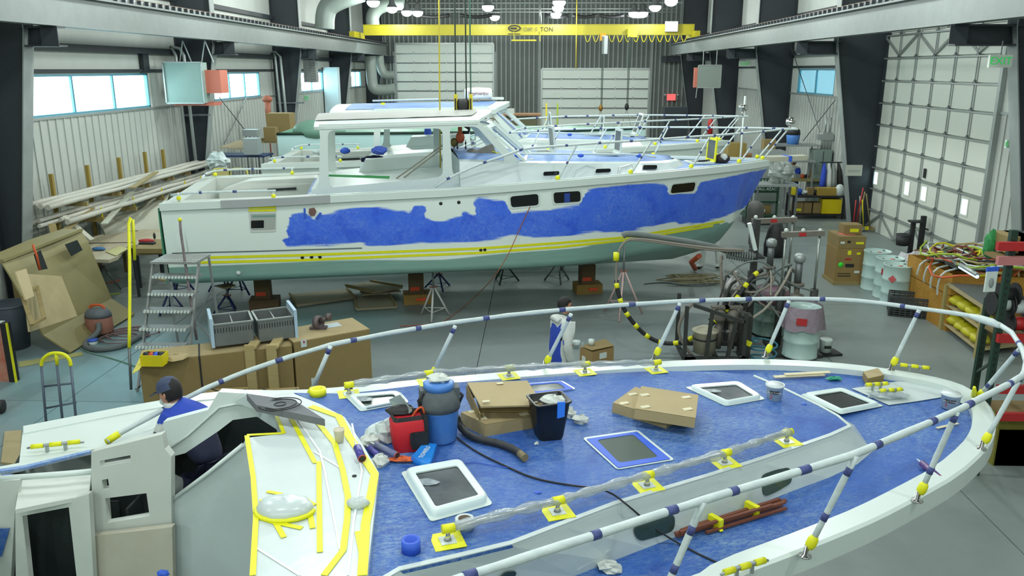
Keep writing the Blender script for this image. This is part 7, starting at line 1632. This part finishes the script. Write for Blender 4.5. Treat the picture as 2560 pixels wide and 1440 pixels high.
for i,m in enumerate(HC):
    b=MB(); b.use(m)
    for k in range(7):
        x_,y_=cc.x+random.uniform(-.45,.35),cc.y+random.uniform(-.5,.5); ra=random.uniform(.25,.6); ph=random.uniform(0,6); zz=1.15+random.uniform(0,.25)
        b.tube([V((x_+ra*math.cos(ph+t*.45)*1.0,y_+ra*1.3*math.sin(ph+t*.45),zz+.06*math.sin(t*1.3+ph)-.25*max(0,abs(ra*math.cos(ph+t*.45)+x_-cc.x)-.7))) for t in range(13)],.02,5)
    tag(b.build('tangled_hose',m),'%s hoses in the tangle piled on the chipboard crate'%('yellow-green','orange','white','yellow','black','grey-green','maroon','tan')[i],'hose','tangled hoses on the crate',kind='stuff')
b=MB()
for k in range(4): b.tube(smooth([V((x0+.2,y0_+.3*k,1.2)),V((x0-.08,y0_+.3*k,1.12)),V((x0-.1,y0_+.06+.3*k,.85)),V((x0-.06,y0_+.1+.3*k,.65+.05*k))],1),.018,5)
tag(b.build('drooping_hose',WRAP),'white hoses drooping over the front of the chipboard crate','hose')
# workbench with yellow trays at right
xw0=PZ(2385,858,0); r=thing('plywood_bench','pale plywood workbench with a dark top and yellow trays below','workbench',V((xw0.x+.6,xw0.y+.5,0))); T=[PZ(x,y,.95) for x,y in ((2372,703),(2455,760),(2560,740),(2450,690))]
T=[PZ(2370,705,.95),PZ(2462,765,.95),PZ(2462,765,.95)+V((1.0,.35,0)),PZ(2370,705,.95)+V((.9,.35,0))]
MB().prism(T,-up*.08).build('bench_top',PLY,r); MB().prism([p+up*.002 for p in T],up*.006).build('dark_top_sheet',mat('bench_grey',(92,98,98),.5),r)
for p in T: MB().bar(V((p.x,p.y,0)),p-up*.05,.09,.09).build('leg',mat('bench_pine',(150,138,84),.7),r)
for z in (.12,.5): MB().prism([V((p.x,p.y,z)) for p in T],up*.02).build('shelf_board',PLY,r)
for i,z in enumerate((.14,.53)):
    for k in range(4):
        q=T[0].lerp(T[1],.15+.22*k)+V((.18,.05,0)); q.z=z; tag(MB().ball(q+up*.1,.14,(1.2,1.5,.7),10,.15).build('yellow_tray',mat('tray_yellow',(196,190,30),.5,n=(4,.5,(150,146,30)))),'yellow bagged part on the %s shelf of the plywood bench, %s'%(('lower','upper')[i],('farthest','second','third','nearest')[k]),'part','yellow parts under the bench')
q=PZ(2432,680,1.25); EMT=mat('tube_lamp',(190,220,245),.4,emit=((190,220,255),1.2)); r=thing('tube_work_lamp','bright bluish tube lamp lying above the plywood bench','lamp',q); a=PY(2400,667,13.0); b=PY(2443,692,12.4); MB().tube([a,b],.03,8).build('lamp_tube',EMT,r); MB().tube([a+up*.03,b+up*.03],.035,8).build('lamp_back',GALV,r)
# green pallet racking at right edge ------------------------------------------------------------
def perf_post(x,y,h,name,r,lean=0):
    p=MB().bb((x-.04,y-.03,0),(x+.04,y+.03,h)).build(name,DGRN,r); k=MB().use(BLK); z=.1
    while z<h-.05: k.box(V((x,y-.031,z)),(.022,.004,.035)); z+=.08
    k.build('punched_holes',None,p,kind='stuff')
YR=9.6; xr0=PY(2432,980,YR).x; xr1=PY(2478,900,YR-.9).x
r=thing('pallet_rack','dark green perforated pallet rack with red and pink beams at the right edge','rack',V((xr1,YR,0)))
hR=PY(2490,560,YR).z
Ya,Yb2=10.6,9.5; xq=PY(2440,1060,Ya).x
perf_post(PY(2447,900,Ya).x,Ya,PY(2470,745,Ya).z,'upright',r); perf_post(PY(2483,900,Yb2).x,Yb2,PY(2492,575,Yb2).z,'upright',r)
perf_post(PY(2483,900,Yb2).x+2.2,Yb2-.1,3.2,'upright',r)
for z0_,z1_ in ((.3,.9),(.95,1.5)): MB().bar(V((PY(2447,900,Ya).x,Ya,z0_)),V((PY(2483,900,Yb2).x,Yb2,z1_)),.03,.03).build('brace',DGRN,r)
for y,m in ((615,RED),(651,PINK),(845,RED),(972,RED),(1040,RED)):
    a=PY(2496,y,Yb2-.05); 
    MB().bb((a.x-.02,Yb2-.09,a.z-.05),(a.x+2.2,Yb2-.03,a.z+.05)).build('beam',m,r)
    if y in (651,845,1040): MB().bb((a.x+.1,Yb2,a.z-.04),(a.x+2.2,Yb2+.45,a.z)).build('shelf_board',mat('rack_board',(120,100,60),.7),r)
zsh=PY(2496,845,Yb2-.05).z+.02
SP=[(2508,762,WHT,'white wire spool on the rack'),(2549,770,PLA,'second white wire spool on the rack'),(2552,812,RED,'red wire spool on the rack'),(2520,738,BLK,'black wire spool behind the white one')]
for x,y,m,l in SP:
    q=PY(x,y,Yb2+.1); c=V((q.x,Yb2+.15,q.z)); r2=thing('wire_spool',l,'spool',c-up*.1,0,'wire spools'); MB().tube([c-V((.1,0,0)),c+V((.1,0,0))],.085,16).build('wire_winding',m,r2)
    for d in (-.11,.11): MB().tube([c+V((d-.01,0,0)),c+V((d+.01,0,0))],.14,18).build('flange',BLK,r2)
tag(MB().tube([PY(2492,765,Yb2+.15),PY(2600,765,Yb2+.15)],.012,6).build('spool_rod',STEEL),'thin steel rod carrying the wire spools','rod')
zz_=PY(2496,651,Yb2-.05).z+.03
for i,(x,m,l) in enumerate(((2515,CARD,'brown carton on the pink rack shelf'),(2545,BLK,'black case on the pink rack shelf'))): q=PY(x,690,Yb2+.3); tag(MB().box(V((q.x+.05,Yb2+.4,zz_+.1)),(.3,.4,.2)).build('shelf_box',m),l,'box')
q=PY(2510,900,Yb2+.4); tag(MB().box(V((q.x+.3,Yb2+.5,.25)),(.6,.5,.5)).build('shelf_box',CARD),'brown carton at the foot of the rack','box')
q=PY(2535,1040,Yb2+.3); tag(MB().box(V((q.x,Yb2+.45,.35)),(.4,.4,.7)).build('yellow_crate',mat('crate_olive',(120,116,40),.7)),'olive crate low in the rack at the right border','crate')
a=PY(2468,590,Yb2+.5); tag(MB().ball(PY(2476,610,Yb2+.5),.11,(.7,.5,1.5),14,.2).build('green_bag',mat('bag_green',(40,130,70),.6)),'green plastic bag hanging beside the rack post','bag')
c=PY(2477,700,Yb2-.1); r=thing('blister_pack','white and blue blister pack hanging on the rack post','pack',c-up*.15); MB().box(c,(.14,.02,.28),.2).build('card',WHT,r); MB().box(c+up*.13,(.15,.025,.05),.2).build('blue_header',BTAPE,r); MB().ball(c-V((0,.02,.03)),.04,(.7,.4,1.5),10).build('contents',GREY,r)
tag(MB().bb((10.2,14.5,0),(10.4,16.2,1.9)).build('white_locker',GALV),'pale wall cabinet behind the rack at the right border','cabinet')
# carton near walker
c=PZ(1490,905,0)+V((0,.3,0)); P=[PZ(x,y,.40) for x,y in ((1450,866),(1480,881),(1535,868),(1512,848))]
c=sum(P,V())/4; r=thing('shipping_carton','brown shipping carton with white labels next to the walking person','box',V((c.x,c.y,0))); MB().prism(P,-up*.4).build('box_body',mat('carton_mid',(150,124,78),.7,n=(3,.4,(126,104,64))),r)
MB().prism([P[0]+(P[1]-P[0])*.05,P[1]+up*.03,P[2]+up*.02,P[3]],up*.01).build('top_flap',CARD,r)
f=(P[2]-P[1]); n3=f.cross(up).normalized()
for t,z in ((.5,.3),): q=P[1]+f*t; q.z=z; MB().box(q+n3*.004,(.15,.006,.1),math.atan2(f.y,f.x)).build('white_label',WHT,r)
f2=(P[1]-P[0]); n4=f2.cross(up).normalized()
for t,z in ((.35,.17),(.85,.14)): q=P[0]+f2*t; q.z=z; MB().box(q+n4*.004,(.1,.006,.18),math.atan2(f2.y,f2.x)).build('white_label',WHT,r)
q=PZ(1478,862,.42); tag(MB().cyl(q,.05,.1,14).build('white_jar',WHT),'white jar standing on the shipping carton','jar')
# resin pump station --------------------------------------------------------------------------------
PG=mat('pump_grey',(120,116,106),.6,.2,n=(8,.6,(84,82,76))); PD=mat('pump_black',(36,40,38),.6,n=(6,.6,(60,62,58)))
Yp=14.1
def q_(x,y,Y=Yp): return PY(x,y,Y)
def press(label,cx,base_y,y_top,w_,Y,drumc):
    """ram pump: two posts, cross head, piston and a drum below"""
    r=thing('drum_pump',label,'pump',V((q_(cx,800,Y).x,Y,0)))
    xa,xb=q_(cx-w_/2,700,Y).x,q_(cx+w_/2,700,Y).x; zt=q_(cx,y_top,Y).z
    for x in (xa,xb): MB().tube([V((x,Y+.05,.1)),V((x,Y+.05,1.15))],.07,10).build('cylinder',PD,r)
    for x in (xa,xb): MB().tube([V((x,Y+.05,1.1)),V((x,Y+.05,zt))],.022,8).build('ram_rod',mat('ram_rod',(150,156,150),.3,.7),r)
    h=MB().box(V(((xa+xb)/2,Y+.05,zt)),(xb-xa+.14,.1,.09),R=M4.Rotation(-.05,3,'Y')).build('cross_head',PG,r); MB().box(V(((xa+xb)/2-.02,Y-.005,zt)),(.12,.006,.06)).build('red_label',RED,h)
    for x in (xa,xb,(xa+xb)/2): MB().ball(V((x,Y+.05,zt+.06)),.04,n=8).build('tied_rope',CLOTH,h)
    xc=(xa+xb)/2; MB().lathe([(.09,1.75),(.1,1.8),(.1,1.86),(.06,1.9)],V((xc,Y+.1,-.12)),up,16).build('air_motor_cap',GALV,r); MB().tube([V((xc,Y+.1,1.25)),V((xc,Y+.1,1.66))],.065,12).build('air_motor',STEEL,r)
    MB().lathe([(.12,1.2),(.12,1.24),(.05,1.26),(.05,1.05),(.13,1.03),(.13,1.0)],V((xc,Y+.1,0)),up,16).build('pump_flange',PG,r); MB().tube([V((xc,Y+.1,.8)),V((xc,Y+.1,1.05))],.05,10).build('pump_tube',PG,r)
    MB().bb((xa-.12,Y-.35,0),(xb+.12,Y+.5,.06)).build('base_plate',PD,r)
    return r,xa,xb
r,xa,xb=press('right drum pump with two tall rods and a grey cross head',1999,880,586,84,14.1,None)
cc=V(((xa+xb)/2+.0,13.75,.06)); r=drum('pale drum with stained grey-pink film apron under the right pump',cc,group=None,parts=False)
AP=mat('apron_film',(150,138,148),.5,n=(6,.6,(120,100,112)),bump=(10,.8)); rows=[]
for k in range(5):
    rows.append([cc+V((math.cos(t/20*2*PI)*(.315+.012*k*(1+math.sin(t*1.7))),math.sin(t/20*2*PI)*(.315+.012*k),.92-.1*k-(.03*math.sin(t*2.1) if k==4 else 0))) for t in range(20)])
MB().grid(rows,True,True).build('film_apron',AP,r); MB().box(cc+V((-.12,-.335,.7)),(.17,.012,.12),-.3).build('red_label',RED,r)
r,xa,xb=press('rear drum pump with an angled pale cross head, left of the other',1895+30,850,552,92,15.4,None)
cc2=V((q_(1915,800,15.2).x,15.0,.06)); r=drum('grey-green drum with maroon stained rim under the rear pump',cc2,m=mat('drum_greygreen',(112,138,128),.4),group=None,parts=False); MB().lathe([(.312,.62),(.314,.88)],cc2,up,24).build('maroon_band',mat('maroon_stain',(120,96,104),.6,n=(6,.6,(110,60,80))),r)
# heated kettle
c=V((q_(1838,700,14.6).x,14.6,0)); r=thing('resin_kettle','grey metal kettle with conical lid and window on the pump station','kettle',c); MB().lathe([(.26,.62),(.27,.65),(.2,.68),(.2,1.02),(.24,1.04),(.24,1.08),(.15,1.2),(.07,1.26),(.07,1.32),(.04,1.36)],c,up,18).build('kettle_body',mat('kettle_grey',(160,160,156),.4,.3,n=(6,.5,(130,130,128))),r)
for a in (-2.4,-1.6,-.8): MB().box(c+V((math.cos(a)*.2,math.sin(a)*.2,.85)),(.11,.02,.26),a+PI/2).build('kettle_window',DKG,r)
MB().bb((c.x-.2,c.y-.2,0),(c.x+.2,c.y+.2,.62)).build('kettle_base',PD,r)
# frame cart with pails
r=thing('pump_cart','dark steel frame cart with slanted bars under the pump hoses','cart',V((q_(1780,880,13.4).x,13.4,0))); Yq=13.3
def k_(x,y): return PY(x,y,Yq)
x0,x1=k_(1716,800).x,k_(1880,800).x
for x,t in ((x0,k_(0+1716,765).z),(x1-.1,.95)):
    for y in (Yq,Yq+.8): MB().bb((x-.03,y-.03,.1),(x+.03,y+.03,t)).build('frame_post',PD,r)
for y in (Yq,Yq+.8): MB().bb((x0,y-.03,.1),(x1,y+.03,.17)).build('base_rail',PD,r)
for x in (x0,(x0+x1)/2,x1): MB().bb((x-.03,Yq,.1),(x+.03,Yq+.8,.17)).build('cross_rail',PD,r)
MB().bar(k_(1735,763),k_(1862,805),.06,.06).build('slanted_bar',PD,r); MB().bar(k_(1782,775),k_(1765,895),.06,.05).build('slanted_bar',PD,r); MB().bar(k_(1842,800),k_(1818,895),.06,.05).build('slanted_bar',PD,r)
for x in (x0+.1,x1-.1): MB().lathe([(.02,-.03),(.1,-.03),(.1,.03),(.02,.03)],V((x,Yq,.1)),(0,1,0),14).build('wheel',BLK,r)
for x in (1870,): MB().bb((k_(x-10,800).x,Yq+.1,.1),(k_(x+16,800).x,Yq+.35,k_(x,795).z)).build('black_post',PD,r); MB().box(V((k_(x+3,860).x,Yq+.09,k_(x,862).z)),(.13,.01,.09),R=M4.Rotation(.4,3,'Y')).build('yellow_tag',YTAPE,r)
c=V((k_(1768,880).x,Yq+.25,.17)); r=thing('resin_pail','beige metal pail with a black band on the pump cart','pail',c); MB().lathe([(.19,0),(.2,.36),(.23,.38),(.23,.4),(.19,.4),(.17,.42),(.1,.46)],c,up,22).build('pail_body',mat('pail_beige',(176,172,150),.5,n=(4,.4,(150,146,126))),r); MB().lathe([(.204,.24),(.206,.27)],c,up,22).build('black_band',BLK,r)
for i,(x,l) in enumerate(((1808,'upright grey pump head on the cart, left'),(1842,'upright grey pump head on the cart, right'))):
    c=V((k_(x,880).x,Yq+.45,.17)); r=thing('resin_pump',l,'pump',c,0,'pump heads'); MB().tube([c,c+up*.55],.06,10).lathe([(.1,.5),(.11,.55),(.1,.66),(.05,.72)],c,up,14).box(c+V((0,0,.75)),(.3,.12,.04)).build('pump_body',PG,r); MB().tube([c+V((-.1,0,.3)),c+V((.1,0,.3))],.035,8).build('valve',STEEL,r)
c=PZ(2062,885,0); r=thing('small_pail','small white pail with black label next to the stained drum','pail',c); MB().lathe([(.1,.05),(.11,.26),(.115,.27),(.1,.29)],c,up,18).build('pail_body',WHT,r); MB().box(c+V((0,-.11,.16)),(.12,.01,.05)).build('black_label',BLK,r); MB().box(c+up*.02,(.5,.3,.04),.2).build('dark_tray',BLK,r)
# boom with hose loop
GH=mat('boom_grey',(92,102,100),.6,n=(8,.5,(116,122,118)))
P=smooth([PY(1556,590,14.0),PY(1566,583,14.0),PY(1640,592,14.1),PY(1730,606,14.2),PY(1800,620,14.3),PY(1850,640,14.3),PY(1888,640,14.3)],2)
r=thing('hose_boom','grey foam-wrapped boom arm carrying hoses out from the pump station','boom',V((P[-1].x,14.4,0))); MB().tube(P,.055,10).build('boom_arm',GH,r)
c0=P[-1]; MB().bb((c0.x-.04,14.3,0),(c0.x+.05,14.45,c0.z+.65)).build('boom_mast',PD,r); MB().bar(PY(1873,558,14.3),PY(1888,625,14.3),.09,.06).build('white_strut',WHT,r)
m=MB(); 
for k in range(11): q=P[-9].lerp(P[-3],k/10)+V((0,0,-.03)); m.tube([q+V((.02*math.cos(t),.09*math.cos(t),.09*math.sin(t))) for t in [2*PI*j/12 for j in range(12)]],.018,5,True)
m.build('coiled_hose',GH,r)
for o_,rad,lab in ((0,.022,'upper'),(.05,.018,'lower')):
    Q=smooth([PY(1858,625+o_*60,14.2),PY(1790,622+o_*100,14.1),PY(1700,611+o_*80,14.0),PY(1600,596+o_*80,13.95),PY(1565,600,13.95),PY(1548,622,13.9),PY(1541,660,13.9),PY(1540,690,13.9),PY(1541,712,13.85)],2)
    MB().tube(Q,rad,6).build('supply_hose',mat('hose_warmgrey',(128,122,112),.6),r)
loop=smooth([PY(1541,700,13.9),PY(1542,720,13.85),PY(1555,765,13.8),PY(1580,805,13.8),PY(1620,845,13.8),PY(1670,862,13.8),PY(1725,850,13.7),PY(1775,815,13.7),PY(1822,772,13.8),PY(1850,735,13.9),PY(1880,690,14.0),PY(1905,675,14.1)],3)
r=thing('striped_hose','black hose loop banded with yellow tape hanging from the boom','hose',V((loop[30].x,13.8,loop[30].z))); o=MB().tube(loop,.038,9).build('hose',BLK,r)
L_=plen(loop); d=.1
while d<L_: bands(o,loop,.04,[d],YTAPE,.09,'yellow_band',9); d+=.27
bands(o,[PY(1541,630,13.9),PY(1540,650,13.9)],.05,[.08],YTAPE,.14,'yellow_band',9)
ms_=[mat('hose_warmgrey',(128,122,112),.6),GH,mat('hose_dusty',(150,146,134),.7),PD]
for i in range(14):
    a=V((q_(1790+random.random()*230,640+random.random()*60).x,14.0+random.random()*.6,random.uniform(1.1,1.6))); b=V((q_(1730+random.random()*300,860).x,13.6+random.random()*.7,random.uniform(.3,1.2))); mid=(a+b)/2+V((random.uniform(-.4,.4),-.1,random.uniform(-.2,.45)))
    tag(MB().tube(smooth([a,a.lerp(mid,.5)+up*.15,mid,mid.lerp(b,.5)-up*.15,b],2),random.choice((.016,.022,.026)),6).build('pump_hose',ms_[i%4]),'looping dusty %s hose round the drum pumps, %s'%(('warm grey','foam grey','pale','black')[i%4],('topmost of its colour','middle of its colour','lowest of its colour','rearmost of its colour')[i//4]),'hose','hoses around the pumps')
c=V((PY(1738,820,13.5).x,13.5,PY(1738,820,13.5).z)); tag(MB().tube([c+V((-.3*math.cos(t/14*PI)*1,0,.55-1.1*t/14)) if False else c+V((-.28*math.sin(t/14*PI),0,.52-1.05*t/14)) for t in range(15)],.026,7).build('pump_hose',ms_[0]),'thick grey hose bowing out left of the pump cart','hose')
tag(MB().tube([V((PY(2000,875,13.4).x-.6+.22*math.cos(t*.5),13.45+.2*math.sin(t*.5),.05+.012*t)) for t in range(34)],.018,6).build('coiled_hose',mat('hose_teal',(50,110,124),.6)),'coiled teal hose beside the stained drum','hose')
b=MB(); c=PZ(1738,703,.03)
for k in range(9): b.tube([c+V((random.uniform(-.6,.6)+.35*math.cos(t*.8+k),random.uniform(-.05,.05)+.3*math.sin(t*.8+k*2),.03+.01*k)) for t in range(8)],.014,5)
tag(b.build('rope_pile',mat('rope_tan',(140,134,104),.8)),'tangled tan rope pile on the floor under the bow','rope',kind='stuff')
cord('floor_hose','thin dark hose lying on the floor under the bow',[(1610,710),(1660,705),(1700,712),(1760,718),(1820,700)],.012,STEEL)
tag(MB().tube([PZ(1738,672,.06),PZ(1728,655,.35),PZ(1748,640,.8)],.06,8).build('orange_leg',ORG),'orange and black leg of another person under the hull near the worker','tool')  # stands in for another person's leg, boot and orange as one tube
# back of the hall -------------------------------------------------------------------------------------
table('back_table','brown-edged table before the dark back wall, seen past the windshield',1292,42,PY(1292,284,42).z,2.4,1.6,mat('table_brown',(150,110,72),.6),leg=WOOD)
bx('white_box','small white box on the brown-edged back table','box',1277,279,42,.35,.3,.25,WHT,z=PY(1277,284,42).z)
q=PY(1292,292,41.2); tag(MB().box(V((q.x,41.6,q.z-.6)),(2.0,.1,1.2)).build('plywood_sheet',mat('ply_olive',(106,104,76),.7)),'olive plywood panels under the brown-edged back table','plywood')
bx('black_bin','black wheeled bin by the dark back wall','bin',1686,300,44,1.2,1.0,3.0,DARK)
for i,(x,y,Y,w_,h_,m,l) in enumerate(((1735,322,36,.6,1.9,mat('drawer_olive',(150,150,60),.6),'yellow-green cabinet by the right wall at the back'),(1760,330,35,.9,1.7,GALV,'pale cabinet right of the yellow-green one'),(1800,322,34,1.1,1.9,mat('shelf_cream',(180,172,146),.6),'cream shelf unit by the third right column'),(1842,320,33,.7,2.1,mat('shelf_ochre',(150,130,70),.6),'ochre cupboard behind the bow rails'),(1700,330,38,1.0,1.5,DARK,'dark machine beyond the bow rails'))):
    q=PY(x,y,Y); tag(MB().box(V((q.x,Y,h_/2)),(w_,.7,h_)).box(V((q.x,Y-.36,h_*.6)),(w_*.8,.02,h_*.3)).build('storage_cabinet',m),l,'cabinet')
tag(MB().lathe([(.0,0),(.1,.0),(.1,.5),(.04,.6)],V((PY(1775,328,32).x,32,PY(1775,335,32).z)),up,12).tube([V((PY(1775,328,32).x,32,0)),V((PY(1775,328,32).x,32,2.2))],.02,5).build('fire_extinguisher',RED),'red fire extinguisher among the cabinets at the back right','extinguisher')
tag(MB().lathe([(.0,0),(.13,.0),(.15,.12),(0,.14)],V((PY(1859,272,30).x,30,PY(1859,275,30).z)),up,14).tube([V((PY(1859,270,30).x,30,0)),V((PY(1863,245,30).x,30,PY(1863,240,30).z))],.04,6).build('strobe_post',WHT),'pale post with a bright white lamp body behind the radar boat bow','post')
for i,(x,Y) in enumerate(((1366,45),(1394,45))): tag(MB().tube([V((PY(x,258,Y).x,Y,0)),PY(x,258,Y)],.05,6).build('marker_pole',YEL if i==0 else GRNC),'thin %s marker pole before the right back roller door'%('yellow' if i==0 else 'green'),'pole')
bpy.context.view_layer.update()
